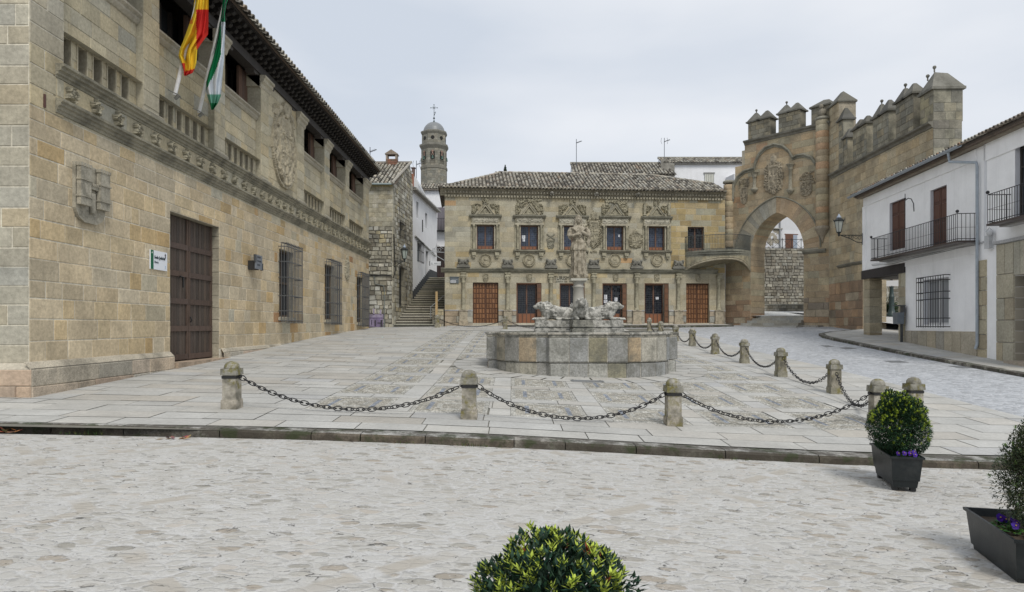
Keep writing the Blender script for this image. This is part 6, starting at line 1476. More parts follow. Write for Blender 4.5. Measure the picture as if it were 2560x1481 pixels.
s1 = MB((.55, .56, .57)); s1.prism([(-2.5, 8), (.9, 8), (.9, at(0, 460, 56)[2]), (.3, at(0, 425, 56)[2]), (-2.5, at(0, 450, 56)[2])], 0, 5); s1.box(-.25, .55, -.05, 0, at(0, 470, 56)[2], at(0, 432, 56)[2] - .1, (.25, .11, .07)); s1.build('wall', M['plaster'], rg)
s1 = MB((.14, .10, .09)); q = at(1032, 430, 56); s1.box(q[0] - gx[0] - .12, q[0] - gx[0] + .12, .2, .5, q[2] - .4, q[2] + .35); s1.box(q[0] - gx[0] - .18, q[0] - gx[0] + .18, .15, .55, q[2] + .35, q[2] + .42); s1.build('chimney', M['rubble'], rg)
# the stairs
st = MB(); ns_ = 22
for k in range(ns_):
    y0_ = 45.3 + k * .58; y1_ = y0_ + .58 + (0.5 if k == ns_ - 1 else 0); z = 1.58 + (k + 1) * .188; xl = RX(y0_) + (.05 if k else -.1); xr = -4.55 + .04 * k
    if k < 6: xr = -4.9 - (.25 if k < 3 else 0)
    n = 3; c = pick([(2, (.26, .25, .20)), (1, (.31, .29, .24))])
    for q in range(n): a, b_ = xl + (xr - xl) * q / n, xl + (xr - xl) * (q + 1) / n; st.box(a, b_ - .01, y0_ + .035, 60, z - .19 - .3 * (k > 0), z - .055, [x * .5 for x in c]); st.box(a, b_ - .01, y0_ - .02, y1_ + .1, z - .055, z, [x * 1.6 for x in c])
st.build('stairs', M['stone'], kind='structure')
up_ = MB((.3, .29, .25)); up_.box(-8, -2, 58, 80, 4.5, 5.7); up_.build('upper_lane', M['flag'], kind='structure')
sw = thing('stair_wall', 'low sandstone pier beside the foot of the stairs at the palace corner', 'wall', (-5.3, 45.35, 1.5))
s1 = MB(); s1.box(0, .75, .02, 3.2, 0, 1.25, (.33, .30, .24)); masonry(s1, 0, .75, 0, 1.25, RB, ch=.28, bw=(.25, .5), pr=.03, gap=.012, y=.02); s1.build('wall', M['rubble'], sw)
hr = thing('handrail', 'tall pale wooden post with iron handrail at the foot of the stairs', 'handrail', (-4.96, 44.9, 1.55))
s1 = MB((.45, .32, .16)); s1.box(-.07, .07, -.06, .06, .0, 2.35); s1.build('post', M['wood'], hr)
s1 = MB((.22, .23, .23)); s1.tube([(-.45, .5, .6), (-.45, .5, 1.35), (.3, 2.2, 2.2), (.3, 2.2, 1.4)], .03, 6); s1.build('rail', M['paint'], hr)
# hanging tavern sign on the palace corner
hs_ = thing('hanging_sign', 'small white hanging sign on a grey wrought-iron bracket above the stairs', 'sign', (-4.5, 45.7, H(1100, 640)[1]))
s1 = MB((.42, .44, .46)); s1.tube([(0, 0, .25), (-.95, 0, .3)], .025, 5); s1.tube([(0, 0, -.3), (-.95, 0, .25)], .025, 5); s1.tube([(0, 0, -.5), (0, 0, .7)], .03, 5); s1.tube([(-.1, 0, .5), (-.5, 0, .75), (-.85, 0, .3)], .02, 5); s1.tube([(-.55, 0, .2), (-.55, 0, .85)], .02, 5)
for k in range(3): s1.tube([(-.35 - k * .2 + .1 * math.cos(t * math.pi / 4), 0, .42 + .1 * math.sin(t * math.pi / 4)) for t in range(9)], .015, 4)
s1.tube([(-1.15, 0, .35), (-.9, 0, .3)], .02, 4); s1.tube([(-1.0, 0, .3), (-1.0, 0, -.35)], .012, 4); s1.build('bracket', M['iron'], hs_)
s1 = MB((.62, .64, .66)); s1.box(-.98, -.26, -.05, .05, -.62, -.38 + .02); s1.build('board', M['flat'], hs_); s1 = MB((.03, .03, .03)); s1.box(-1.03, -.98, -.06, .06, -.64, -.34); s1.box(-.26, -.22, -.06, .06, -.64, -.34); s1.build('edge', M['iron'], hs_)
text('EL ARCO', .17, M['flat'], (.12, .13, .14), (-.93, -.054, -.56), (math.pi / 2, 0, 0), hs_, xs=.95)

# ================================================================== BACKGROUND: bell tower, roofs behind, cypress, aerials
TY = 150.; tx = (1085 - 1280) / FP * TY; zt = lambda y: EYE + (HY - y) / FP * TY; pxm = TY / FP
tw = thing('bell_tower', 'octagonal grey stone bell tower with dome and iron cross above the roofs', 'tower', (tx, TY, zt(480)))
Z0 = zt(480); zz = lambda y: zt(y) - Z0; rot8 = math.pi / 8
s1 = MB((.25, .24, .20)); GT = [(2, (.26, .25, .21)), (2, (.22, .215, .18)), (1, (.3, .28, .23))]
def octa(r, z0, z1, col=None): s1.lathe(0, 0, [(r, z0), (r, z1)], 8, col, ang=rot8)
r = 33.5 * pxm
octa(r, -20, zz(424)); octa(r * 1.05, zz(426), zz(420), (.2, .19, .16)); octa(r * .97, zz(420), zz(375)); s1.lathe(0, 0, [(r * .97, zz(378)), (r * 1.12, zz(370)), (r * 1.12, zz(366)), (r * .93, zz(363))], 8, (.19, .185, .16), ang=rot8)
octa(r * .92, zz(364), zz(340)); s1.lathe(0, 0, [(r * .92, zz(342)), (r * 1.02, zz(336)), (r * 1.02, zz(333)), (r * .9, zz(331))], 8, (.19, .185, .16), ang=rot8)
# ashlar courses on each face
for q in range(8):
    a = q * math.pi / 4; n_ = Vector((math.cos(a), math.sin(a), 0)); t_ = Vector((-n_.y, n_.x, 0))
    for (rr, z0, z1) in ((r * .97, zz(420), zz(378)), (r * .92, zz(363), zz(342)), (r, zz(470), zz(428))):
        ap = rr * math.cos(rot8); hw_ = rr * math.sin(rot8); tmp = MB(); masonry(tmp, -hw_, hw_, z0, z1, GT, ch=.55, bw=(.5, 1.1), pr=.03, gap=.03)
        Mx = Matrix(((t_.x, -n_.x, 0, n_.x * ap), (t_.y, -n_.y, 0, n_.y * ap), (0, 0, 1, 0), (0, 0, 0, 1))); s1.add(tmp, Mx)
s1.build('shaft', M['carve'], tw)
def put(nm, t, Mx, m): o_ = MB(); o_.add(t, Mx); o_.build(nm, m, tw)
for q in range(8):
    a = q * math.pi / 4; n_ = Vector((math.cos(a), math.sin(a), 0)); t_ = Vector((-n_.y, n_.x, 0)); ap = r * .97 * math.cos(rot8) + .05
    Mx = Matrix(((t_.x, -n_.x, 0, n_.x * ap), (t_.y, -n_.y, 0, n_.y * ap), (0, 0, 1, 0), (0, 0, 0, 1)))
    z0, z1 = zz(406), zz(388); hw_ = 5.6 * pxm; arc_ = [(hw_ * math.cos(math.pi * k / 8), z1 + hw_ * .9 * math.sin(math.pi * k / 8)) for k in range(9)]
    t = MB((.015, .014, .012)); t.prism([(-hw_, z0), (hw_, z0)] + arc_, -.02, .1); put('arch_opening', t, Mx, M['iron'])
    t = MB((.17, .16, .13)); [t.box(-hw_ + hw_ * 2 * k / 4 - .04, -hw_ + hw_ * 2 * k / 4 + .04, -.1, .0, zz(415), z0) for k in range(5)]; t.box(-hw_, hw_, -.12, 0, z0 - .1, z0 + .05); put('balustrade', t, Mx, M['iron'])
    Mr = Matrix(((t_.x, -n_.x, 0, n_.x * (ap - r * .05)), (t_.y, -n_.y, 0, n_.y * (ap - r * .05)), (0, 0, 1, 0), (0, 0, 0, 1)))
    t = MB((.015, .014, .012)); hr_ = 4.6 * pxm; t.prism([(hr_ * math.cos(2 * math.pi * k / 14), zz(351) + hr_ * math.sin(2 * math.pi * k / 14)) for k in range(14)], -.05, .1); put('oculus', t, Mr, M['iron'])
    t = MB((.30, .20, .16)); [t.box(-hw_ * .45, hw_ * .45, -.08, -.03, zz(396) + .8 * k_, zz(396) + .8 * k_ + .35) for k_ in range(2)]; t.box(-.12, .12, -.08, -.03, zz(396), zz(386)); put('bell_yoke', t, Mx, M['wood'])
    t = MB((.07, .12, .10)); t.lathe(0, -.1, [(hw_ * .55, zz(404)), (hw_ * .42, zz(402)), (hw_ * .28, zz(397)), (.05, zz(395))], 8); put('bell', t, Mx, M['iron'])
s1 = MB((.19, .20, .205)); s1.smooth = True; rd = 27 * pxm; s1.lathe(0, 0, [(rd * 1.05, zz(333))] + [(rd * math.cos(t), zz(333) + 27 * pxm * math.sin(t)) for t in np.linspace(0, 1.5, 10)] + [(0, zz(305.5))], 24); s1.build('dome', M['paint'], tw)
s1 = MB((.05, .07, .07)); zx = zz(306); s1.lathe(0, 0, [(.3, zx - .1), (.2, zx + .2), (.06, zx + .5)], 8); s1.ball((0, 0, zz(296)), .22); s1.tube([(0, 0, zx), (0, 0, zz(262))], .055, 5)
s1.tube([(-.72, 0, zz(270)), (.72, 0, zz(270))], .05, 5); s1.tube([(.0, 0, zz(282)), (.35, 0, zz(280)), (.05, 0, zz(289))], .07, 5)
for (x, y) in ((-.72, 270), (.72, 270), (0, 262)): s1.ball((x, 0, zz(y)), .11)
for k in range(4): c = (.26 * math.cos(k * math.pi / 2 + .78), .26 * math.sin(k * math.pi / 2 + .78)); s1.tube([(c[0] * .4, 0, zz(270) + c[1] * .4), (c[0] * 1.6, 0, zz(270) + c[1] * 1.6)], .03, 4)
s1.build('weathervane_cross', M['iron'], tw)
# houses behind the palace
def backhouse(name, label, pxa, pxb, ye, yr, yb, Yd, wcol, back=4.0, win=None):
    xa, xb = (pxa - 1280) / FP * Yd, (pxb - 1280) / FP * Yd; z = lambda y, Y_=Yd: EYE + (HY - y) / FP * Y_
    o = thing(name, label, 'house', (xa, Yd, 0)); w_ = xb - xa; s1 = MB(wcol); zr_ = EYE + (HY - yr) / FP * (Yd + back)
    s1.box(0, w_, 0, back * 2, 5, z(ye)); s1.prism([(0, 0)], 0, 0) if False else None
    for x in (0.01, w_ - .01): s1.poly([(x, 0, z(ye)), (x, back, zr_ - .05), (x, back * 2, z(ye))])
    s1.build('wall', M['plaster'], o)
    s2 = MB(); tiles(s2, (-.15, -.3, z(ye)), (1, 0, 0), (0, back + .3, zr_ - z(ye)), w_ + .3, lambda u: (0, math.hypot(back + .3, zr_ - z(ye))), sp=.28, row=.42); s2.poly([(-.1, -.25, z(ye) - .03), (w_ + .1, -.25, z(ye) - .03), (w_ + .1, back, zr_ - .03), (-.1, back, zr_ - .03)], (.1, .09, .08)); s2.tube([(-.1, back, zr_ + .02), (w_ + .1, back, zr_ + .02)], .12, 6, (.2, .19, .16))
    s2.box(-.1, w_ + .1, -.22, 0, z(ye) - .1, z(ye) - .03, (.3, .28, .24)); s2.build('roof', M['tile'], o)
    if win:
        a, b_ = (win[0] - 1280) / FP * Yd - xa, (win[1] - 1280) / FP * Yd - xa; s3 = MB((.62, .62, .56)); s3.box(a, b_, -.04, 0, z(win[3]), z(win[2])); [s3.box(a + (b_ - a) * k / 5 - .02, a + (b_ - a) * k / 5 + .02, -.07, -.04, z(win[3]), z(win[2]), (.35, .36, .33)) for k in range(6)]; s3.box(a - .1, b_ + .1, -.08, 0, z(win[2]), z(win[2]) + .12, (.25, .25, .24)); s3.build('window', M['plaster'], o)
    return o, xa, z
backhouse('white_house', 'low white house with long tiled roof behind the left of the tall white wall', 1436, 1684, 438, 409, 0, 60, (.56, .56, .55), 3.2)
backhouse('white_house', 'taller white house with a barred window behind the palace roof next to the gate', 1660, 1900, 409, 396, 0, 61.5, (.76, .77, .79), 2.2, (1762, 1784, 435, 470))
s1 = MB((.27, .26, .23)); q0 = at(1658, 397, 61.3); q1 = at(1686, 438, 61.3); ws_ = thing('gable', 'grey rendered gable between the two tiled roofs behind the palace', 'wall', (q0[0], 61.2, 0)); s1.prism([(-.2, q1[2] - 1), (1.0, q1[2] - 1), (1.0, q0[2] - .5), (.1, q0[2]), (-.2, q0[2] - .2)], 0, .25); s1.build('wall', M['rubble'], ws_)
def aerial(px, ytop, ybot, Yd, label, kind):
    p = at(px, ybot, Yd); t = thing('television_aerial', label, 'aerial', p); h_ = at(px, ytop, Yd)[2] - p[2]
    s1 = MB((.12, .13, .15)); s1.tube([(0, 0, -.4), (0, 0, h_)], .03, 5); s1.build('mast', M['iron'], t)
    s1 = MB((.12, .13, .15)); s1.tube([(0, 0, h_ - .35), (.5, -.1, h_ - .2)], .03, 4)
    for k in range(6): s1.tube([(.08 * k, -.25, h_ - .35 + .03 * k), (.08 * k, .25, h_ - .35 + .03 * k)], .012, 4)
    if kind: [s1.tube([(s * .25, -.1, h_ - .6), (s * .32, 0, h_ - .3), (s * .25, 0, h_)], .015, 4) for s in (-1, 1)]
    s1.build('antenna', M['iron'], t)
aerial(1441, 348, 408, 62, 'thin television aerial on the lower tiled roof behind the palace', 0); aerial(1661, 345, 396, 63, 'television aerial with looped arms on the upper roof behind the palace', 1)
aerial(1041, 402, 455, 60, 'television aerial beside the bell tower above the stairs', 1)
p = at(925, 370, 52); aerial(925, 368, 400, 50, 'television aerial pointing sideways above the end of the sandstone hall', 0)
cy = at(1263, 438, 100); ct = thing('cypress_tree', 'dark pointed tip of a cypress tree behind the palace ridge', 'tree', (cy[0], cy[1], cy[2] - 2))
s1 = MB((.02, .03, .02)); rr = random.Random(4); zt__ = at(0, 416, 100)[2] - cy[2] + 2
for k in range(700):
    h_ = rr.random() ** .7 * zt__; r_ = (1 - h_ / zt__) * .9 + .03; a = rr.uniform(0, 6.28); c = Vector((r_ * math.cos(a) * rr.random(), r_ * math.sin(a) * rr.random(), h_)); s1.poly([tuple(c), tuple(c + Vector((rr.uniform(-.1, .1), rr.uniform(-.1, .1), .28))), tuple(c + Vector((rr.uniform(-.12, .12), rr.uniform(-.12, .12), .05)))], [x * rr.uniform(.6, 1.6) for x in (.02, .03, .02)])
s1.build('crown', M['leaf'], ct, recalc=False); s1 = MB((.08, .06, .04)); s1.tube([(0, 0, -10), (0, 0, zt__ * .7)], .12, 5); s1.build('trunk', M['wood'], ct)

# ================================================================== FOUNTAIN
fz = 0.0
ft = thing('fountain', 'large low fountain basin of grey and ochre stone slabs with a central white column', 'fountain', (FX, FY, 0))
def plan(off=0.):
    pts = []; hw = 1.03
    for q in range(4):
        D = 2.72 if q % 2 == 0 else 2.76; th = -math.pi / 2 + q * math.pi / 2; c, s = math.cos(th), math.sin(th)
        loc = [(D + off, -(hw + off)), (D + off, -hw / 2), (D + off, 0), (D + off, hw / 2), (D + off, hw + off)]
        for k in range(1, 10):
            t = math.pi / 2 * (k - .35) / 9.0; e1, e2 = (.88, 2.66) if q % 2 == 0 else (1.06, 2.54)
            if q % 2 == 0: loc.append((.92 + (2.56 - .92 + off) * math.cos(t), hw + (2.52 - hw + off) * math.sin(t)))
            else: loc.append((hw + (2.52 - hw + off) * math.cos(t), .92 + (2.56 - .92 + off) * math.sin(t)))
        pts += [(x * c - y * s, x * s + y * c) for x, y in loc]
    return pts
FPAL = [(5, (.29, .29, .275)), (2, (.35, .34, .30)), (1.6, (.38, .30, .20)), (1, (.24, .225, .16)), (1, (.36, .33, .26))]
def course(mb, z0, z1, off, pal, ch=.02, prof=None):
    P0, P1 = plan(off - .018), plan(off); n = len(P0)
    for k in range(n): k2 = (k + 1) % n; mb.poly([(*P0[k], z0), (*P0[k2], z0), (*P0[k2], z1), (*P0[k], z1)], (.46, .44, .385))
    k = 0
    while k < n:
        m_ = 1 if k % 14 < 4 else 2
        m_ = min(m_, (4 - k % 14) if k % 14 < 4 else (14 - k % 14) if k % 14 > 4 else m_, n - k); m_ = max(1, m_)
        c = pick(pal); seg = [Vector((*P1[(k + j) % n], 0)) for j in range(m_ + 1)]; inn = [Vector((*P0[(k + j) % n], 0)) for j in range(m_ + 1)]
        d0 = (seg[1] - seg[0]).normalized() * .012; d1 = (seg[-1] - seg[-2]).normalized() * .012
        d0 *= 1.3; d1 *= 1.3; seg[0] += d0; inn[0] += d0; seg[-1] -= d1; inn[-1] -= d1; o_ = U(-.012, .012)
        for j in range(m_):
            for (A, B, za, zb_) in ((inn, seg, z0 + .005, z0 + ch), (seg, seg, z0 + ch, z1 - ch), (seg, inn, z1 - ch, z1 - .005)):
                mb.poly([(A[j].x, A[j].y, za), (A[j + 1].x, A[j + 1].y, za), (B[j + 1].x, B[j + 1].y, zb_), (B[j].x, B[j].y, zb_)], c)
        for (A, B) in ((seg[0], inn[0]), (seg[-1], inn[-1])): mb.poly([(A.x, A.y, z0 + ch), (B.x, B.y, z0), (B.x, B.y, z1), (A.x, A.y, z1 - ch)], c)
        k += m_
s1 = MB(); course(s1, -.05, .645, .0, FPAL, .03); s1.build('base_course', M['basin'], ft)
s1 = MB(); course(s1, .665, 1.335, .035, FPAL, .03); s1.build('basin_wall', M['basin'], ft)
s1 = MB(); course(s1, 1.335, 1.40, .035, [(1, (.36, .34, .28)), (1, (.31, .30, .26))], .015); course(s1, 1.40, 1.47, .07, [(1, (.40, .38, .33)), (1, (.34, .33, .29))], .02)
A_, B_ = plan(.03), plan(-.32); n = len(A_)
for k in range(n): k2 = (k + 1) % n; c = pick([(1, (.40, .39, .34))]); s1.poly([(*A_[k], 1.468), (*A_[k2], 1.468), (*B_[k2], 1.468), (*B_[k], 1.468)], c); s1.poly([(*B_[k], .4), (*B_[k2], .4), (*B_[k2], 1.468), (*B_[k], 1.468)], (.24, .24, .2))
s1.build('rim', M['marble'], ft)
s1 = MB((.05, .07, .065)); s1.poly([(*p, 1.18) for p in plan(-.32)]); s1.build('water', M['glass'], ft)
s1 = MB((.42, .41, .37)); s1.lathe(0, 0, [(1.0, .2), (1.0, 1.5), (.5, 1.52)], 8, ang=math.pi / 8)
for q in range(4):
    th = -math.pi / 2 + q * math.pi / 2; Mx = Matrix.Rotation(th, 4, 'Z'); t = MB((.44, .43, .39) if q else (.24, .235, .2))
    for (z0, z1, o) in ((1.3, 1.56, .03), (1.56, 1.62, -.01), (1.62, 1.70, .02), (1.70, 1.82, .0)):
        t.box(.15, 1.34 + o, -.29 - o, .29 + o, z0, z1, None, .01, .01)
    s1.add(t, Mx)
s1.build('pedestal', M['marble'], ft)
s1 = MB((.40, .385, .34)); s1.smooth = True
s1.lathe(0, 0, [(.27, 1.78), (.27, 1.9), (.23, 1.95), (.24, 2.0), (.19, 2.04), (.175, 2.1), (.17, 2.5), (.155, 2.82), (.18, 2.84), (.18, 2.87), (.155, 2.89), (.16, 2.95), (.20, 3.0), (.235, 3.03)], 28); s1.smooth = False
s1.box(-.245, .245, -.245, .245, 3.03, 3.10, (.45, .44, .38)); s1.build('column', M['plaster'], ft)

def sculpt(mb, name, mat, vox, parent, disp=0., dscale=.1, smooth=2):
    o = mb.build(name, mat, parent, recalc=True)
    r = o.modifiers.new('r', 'REMESH'); r.mode = 'VOXEL'; r.voxel_size = vox; r.use_smooth_shade = True
    s_ = o.modifiers.new('s', 'SMOOTH'); s_.iterations = smooth; s_.factor = .5
    if disp:
        tx_ = bpy.data.textures.new('wear', 'CLOUDS'); tx_.noise_scale = dscale; tx_.noise_depth = 2
        d = o.modifiers.new('d', 'DISPLACE'); d.texture = tx_; d.strength = disp; d.mid_level = .5; d.texture_coords = 'LOCAL'
    dg = bpy.context.evaluated_depsgraph_get(); dg.update(); me = bpy.data.meshes.new_from_object(o.evaluated_get(dg)); o.modifiers.clear(); old = o.data; o.data = me; me.name = name
    if 'tint' in me.color_attributes: me.color_attributes.remove(me.color_attributes['tint'])
    a = me.color_attributes.new('tint', 'FLOAT_COLOR', 'CORNER'); a.data.foreach_set('color', np.tile(np.array([*mb.col, 1.], dtype=np.float32), len(a.data)))
    if not me.materials: me.materials.append(mat)
    for p in me.polygons: p.use_smooth = True
    return o
# ---- lions, lying, x is forward
def lion_mesh():
    b = MB((.46, .45, .41)); V = Vector
    b.ball((.50, 0, .215), .42, .19, .21); b.ball((.34, 0, .22), .24, .21, .20); b.ball((.66, 0, .26), .26, .18, .2)
    for s in (-1, 1):
        b.ball((.34, s * .145, .145), .19, .085, .15, rot=Matrix.Rotation(-.25, 3, 'Y')); b.tube([(.30, s * .18, .05), (.52, s * .20, .035)], .05, 8, r1=.04); b.ball((.56, s * .2, .035), .07, .045, .04)
        b.tube([(.82, s * .14, .26), (.86, s * .15, .10), (.88, s * .15, .05)], .075, 8, r1=.06); b.tube([(.86, s * .15, .055), (1.14, s * .14, .045)], .052, 8); b.ball((1.19, s * .14, .045), .085, .058, .045)
        for t in (-1, 0, 1): b.ball((1.25, s * .14 + t * .032, .035), .03, .018, .026)
        b.ball((1.02, s * .105, .545), .035, .025, .04)
    b.ball((.80, 0, .27), .22, .205, .245, rot=Matrix.Rotation(.25, 3, 'Y')); b.ball((.90, 0, .40), .18, .175, .19)
    b.ball((1.04, 0, .455), .135, .115, .12); b.ball((1.155, 0, .42), .085, .075, .06); b.ball((1.14, 0, .37), .065, .06, .035); b.ball((1.215, 0, .445), .025, .03, .02); b.ball((1.09, 0, .51), .06, .09, .03)
    rr = random.Random(5)
    for k in range(230):
        a = rr.uniform(.0, 6.28); t = rr.random(); cx, cz, R_ = .64 + .27 * t, .21 + .20 * t, (.20 - .02 * t)
        y = R_ * math.sin(a); z = cz + R_ * math.cos(a) * 1.02
        if z > .06: b.ball((cx + rr.uniform(-.06, .04), y, z), .029, .027, .029, 6, 4)
    b.tube([(.16, .0, .12), (.1, .12, .06), (.2, .24, .045), (.4, .27, .04)], .03, 6); b.ball((.43, .27, .05), .05, .04, .04)
    for s in (-1, 1): b.ball((1.105, s * .065, .475), .018)
    return b
lm = lion_mesh(); lobj = None
lab = ['stone lion lying on the fountain plinth facing the viewer in front of the column', 'stone lion lying on the right side of the fountain, head turned to the right', 'stone lion lying on the far side of the fountain behind the column', 'stone lion lying on the left side of the fountain, facing left']
for q in range(4):
    th = -math.pi / 2 + q * math.pi / 2; t = thing('lion_statue', lab[q], 'statue', (FX, FY, 1.815), th, 'stone lions round the fountain column'); t.scale = (1.13, 1.1, 1.0)
    if q == 0: lobj = sculpt(lm, 'lion_body', M['marble'], .017, t, .018, .06, 1)
    else: o = lobj.copy(); scene.collection.objects.link(o); o.parent = t
    if q == 0: t.scale = (.98, 1.05, 1.12)
# ---- statue of a robed woman
def statue_mesh():
    b = MB((.38, .34, .265)); V = Vector
    rings = [(0, .235, .20), (.06, .245, .21), (.25, .205, .185), (.5, .195, .17), (.8, .205, .17), (.815, .245, .20), (.95, .235, .19), (1.08, .195, .155), (1.14, .165, .13), (1.18, .17, .135), (1.3, .20, .15), (1.42, .215, .15), (1.5, .205, .13), (1.55, .12, .10), (1.585, .06, .06)]
    n = 72; i = len(b.v)
    for j, (z, rx, ry) in enumerate(rings):
        for k in range(n):
            a = 2 * math.pi * k / n; f = (.15 if z < .81 else .10 if z < 1.1 else .05) * (math.sin(a * 11 + math.sin(z * 3) * 1.2) + .7 * math.sin(a * 17 + z * 4)) + (.05 * math.sin(a * 5 + 1) if z < .8 else 0)
            b.v.append((rx * (1 + f) * math.cos(a), ry * (1 + f) * math.sin(a), z))
    for j in range(len(rings) - 1):
        for k in range(n): b.face((i + j * n + k, i + j * n + (k + 1) % n, i + (j + 1) * n + (k + 1) % n, i + (j + 1) * n + k))
    b.face([i + k for k in reversed(range(n))]); b.face([i + (len(rings) - 1) * n + k for k in range(n)])
    b.ball((.03, -.10, .45), .06, .08, .35); b.ball((.1, -.12, 1.0), .08, .06, .14)           # forward knee, purse fold
    b.tube([(.07, -.17, .05), (.06, -.26, .03)], .045, 8); b.tube([(-.08, -.17, .05), (-.09, -.24, .03)], .04, 8)
    # arms: upper arms out, forearms crossed on the breast
    b.tube([(-.20, 0, 1.48), (-.27, -.02, 1.38), (-.29, -.05, 1.25)], .085, 10, r1=.075); b.tube([(-.29, -.05, 1.25), (-.18, -.17, 1.24), (-.02, -.20, 1.30)], .07, 10, r1=.045)
    b.tube([(.20, 0, 1.48), (.28, -.01, 1.40), (.31, -.05, 1.28)], .085, 10, r1=.08); b.tube([(.31, -.05, 1.28), (.2, -.17, 1.30), (.06, -.20, 1.38)], .07, 10, r1=.045)
    for (x0, z0, dx, dz) in ((-.02, 1.30, 1, .18), (.06, 1.38, -1, .12)):
        b.ball((x0 + dx * .03, -.20, z0 + dz * .05), .05, .026, .036)
        for q in range(4): b.tube([(x0 + dx * .05, -.205, z0 + .03 - q * .02), (x0 + dx * (.125 - abs(q - 1.4) * .01), -.20, z0 + .03 - q * .021 + dz * .05)], .011, 6)
        b.tube([(x0 + dx * .02, -.21, z0 + .03), (x0 + dx * .05, -.22, z0 + .07)], .012, 6)
    # sleeves and mantle hanging from the arm
    for k in range(6): b.tube([(.24 + .018 * k, -.05 - .01 * k, 1.36), (.30 + .01 * k, -.08, 1.22 - .01 * k), (.25 + .012 * k, -.06, 1.05 - .03 * k)], .028, 6, r1=.016)
    for k in range(5): b.tube([(-.22 - .02 * k, -.04, 1.34), (-.26 - .012 * k, -.07, 1.2), (-.2 - .01 * k, -.08, 1.12)], .03, 6, r1=.016)
    b.tube([(-.22, -.09, 1.5), (-.1, -.16, 1.42), (.02, -.17, 1.20)], .03, 6); b.tube([(.22, -.09, 1.5), (.12, -.16, 1.42), (.02, -.17, 1.20)], .03, 6)
    b.tube([(.165 * math.cos(a), .135 * math.sin(a), 1.145) for a in np.linspace(0, 6.28, 18)], .018, 6)
    # neck, head, face, long hair
    b.tube([(0, 0, 1.54), (0, -.01, 1.66)], .052, 12); b.ball((0, -.015, 1.75), .082, .098, .115, 16, 12); b.ball((0, -.055, 1.70), .055, .05, .06)
    b.tube([(0, -.112, 1.775), (0, -.128, 1.745)], .012, 6, r1=.017); b.ball((0, -.105, 1.705), .026, .014, .008); b.ball((0, -.10, 1.675), .022, .018, .016)
    for s in (-1, 1):
        b.ball((s * .033, -.098, 1.772), .017, .012, .009); b.tube([(s * .015, -.108, 1.793), (s * .05, -.095, 1.793)], .007, 5); b.ball((s * .042, -.085, 1.725), .024, .02, .024)
        for k in range(7): b.tube([(s * (.05 + .008 * k), -.07 + .03 * k, 1.86 - .01 * k), (s * .092, -.05 + .03 * k, 1.76), (s * (.10 + .004 * k), -.04 + .02 * k, 1.64), (s * (.13 + .006 * k), -.06 + .02 * k, 1.50)], .026, 6, r1=.018)
    b.ball((0, .02, 1.80), .097, .105, .105, 14, 9)
    b.tube([(.095 * math.cos(a), -.0 + .10 * math.sin(a), 1.845) for a in np.linspace(0, 6.28, 16)], .014, 6)
    b.lathe(0, 0, [(.23, -.06), (.24, -.02), (.235, .02)], 20)
    return b
stt = thing('woman_statue', 'weathered stone statue of a robed woman standing on the white fountain column', 'statue', (FX, FY, 3.16))
sculpt(statue_mesh(), 'robed_figure', M['marble'] if False else mk('statue_stone', stain=.7, stains=8, stcol=(.13, .11, .075), thr=(.46, .58), bump=.6, bs=40, streak=.55, finea=.2), .0105, stt, .006, .03, 1)

# ================================================================== BOLLARDS AND CHAINS
def bollard_mb(seed):
    rr = random.Random(seed); c = (.42, .39, .33) if seed < 6 else (.31, .285, .225); b = MB(c); j = lambda: rr.uniform(-.006, .006)
    b.box(-.18, .18, -.18, .18, -.12, .15 + j(), (.44, .40, .33) if seed < 6 else (.33, .31, .24), .004, .004)
    b.box(-.155, .155, -.155, .155, .15, .58, None, .004, .004); b.box(-.187, .187, -.187, .187, .575, .685, (.29, .28, .24), .006, .006)
    b.smooth = True; b.lathe(0, 0, [(.165, .68), (.17, .70), (.158, .745), (.12, .785), (.055, .808), (0, .812)], 14, (.33, .315, .27), wob=.03); return b
def ex_bol(N, K, mix, mul, mr, noise, P, col, bh):
    f = mul(mr(noise(7, 5, .7), .50, .60, 0, .8), mr(noise(1.7, 2), .40, .55, 0, 1)); return mix(f, col, (.17, .15, .035)), bh
M['bol'] = mk('bollard_stone', stain=.7, stains=5, stcol=(.10, .095, .07), thr=(.44, .60), bump=.9, bs=45, finea=.25, extra=ex_bol)
front = [(-4.80, 11.70, 1), (-.715, 11.40, 1), (2.78, 11.78, 1), (6.75, 12.60, 1)]
row = [(7.65, 16.2, 0), (7.56, 19.2, 0), (7.83, 23.0, 0), (8.0, 26.9, 0), (8.24, 31.2, 0), (8.15, 34.0, 0), (8.17, 37.5, 0), (8.33, 41.4, 0)]
backr = [(6.47, 41.5, 0), (3.0, 41.6, 0), (-.41, 41.6, 0), (-4.7, 43.0, 0)]
extra = [(7.62, 12.95, 1)]
bl_lab = ['pale stone bollard at the left end of the front chain', 'mossy stone bollard in the middle of the front row, second from the left', 'stone bollard with yellow lichen patch, third from the left in the front row', 'stone bollard half hidden behind the clipped bush in the near planter',
          'nearest mossy bollard of the right-hand row, first beyond the corner bollard', 'second bollard of the right-hand row counting away from the viewer', 'third bollard of the right-hand row counting away from the viewer', 'fourth bollard of the right-hand row counting away from the viewer', 'fifth bollard of the right-hand row counting away from the viewer', 'sixth bollard of the right-hand row, just right of the fountain rim', 'seventh bollard of the right-hand row, seen over the fountain rim', 'farthest bollard of the right-hand row, seen over the fountain rim',
          'far bollard right behind the fountain lion in front of the palace', 'far bollard hidden behind the fountain column', 'far bollard left of the fountain in front of the palace', 'far bollard at the foot of the stairs by the wooden post',
          'stone bollard with mossy shaft standing alone right of the near clipped bush']
allb = front + row + backr + extra
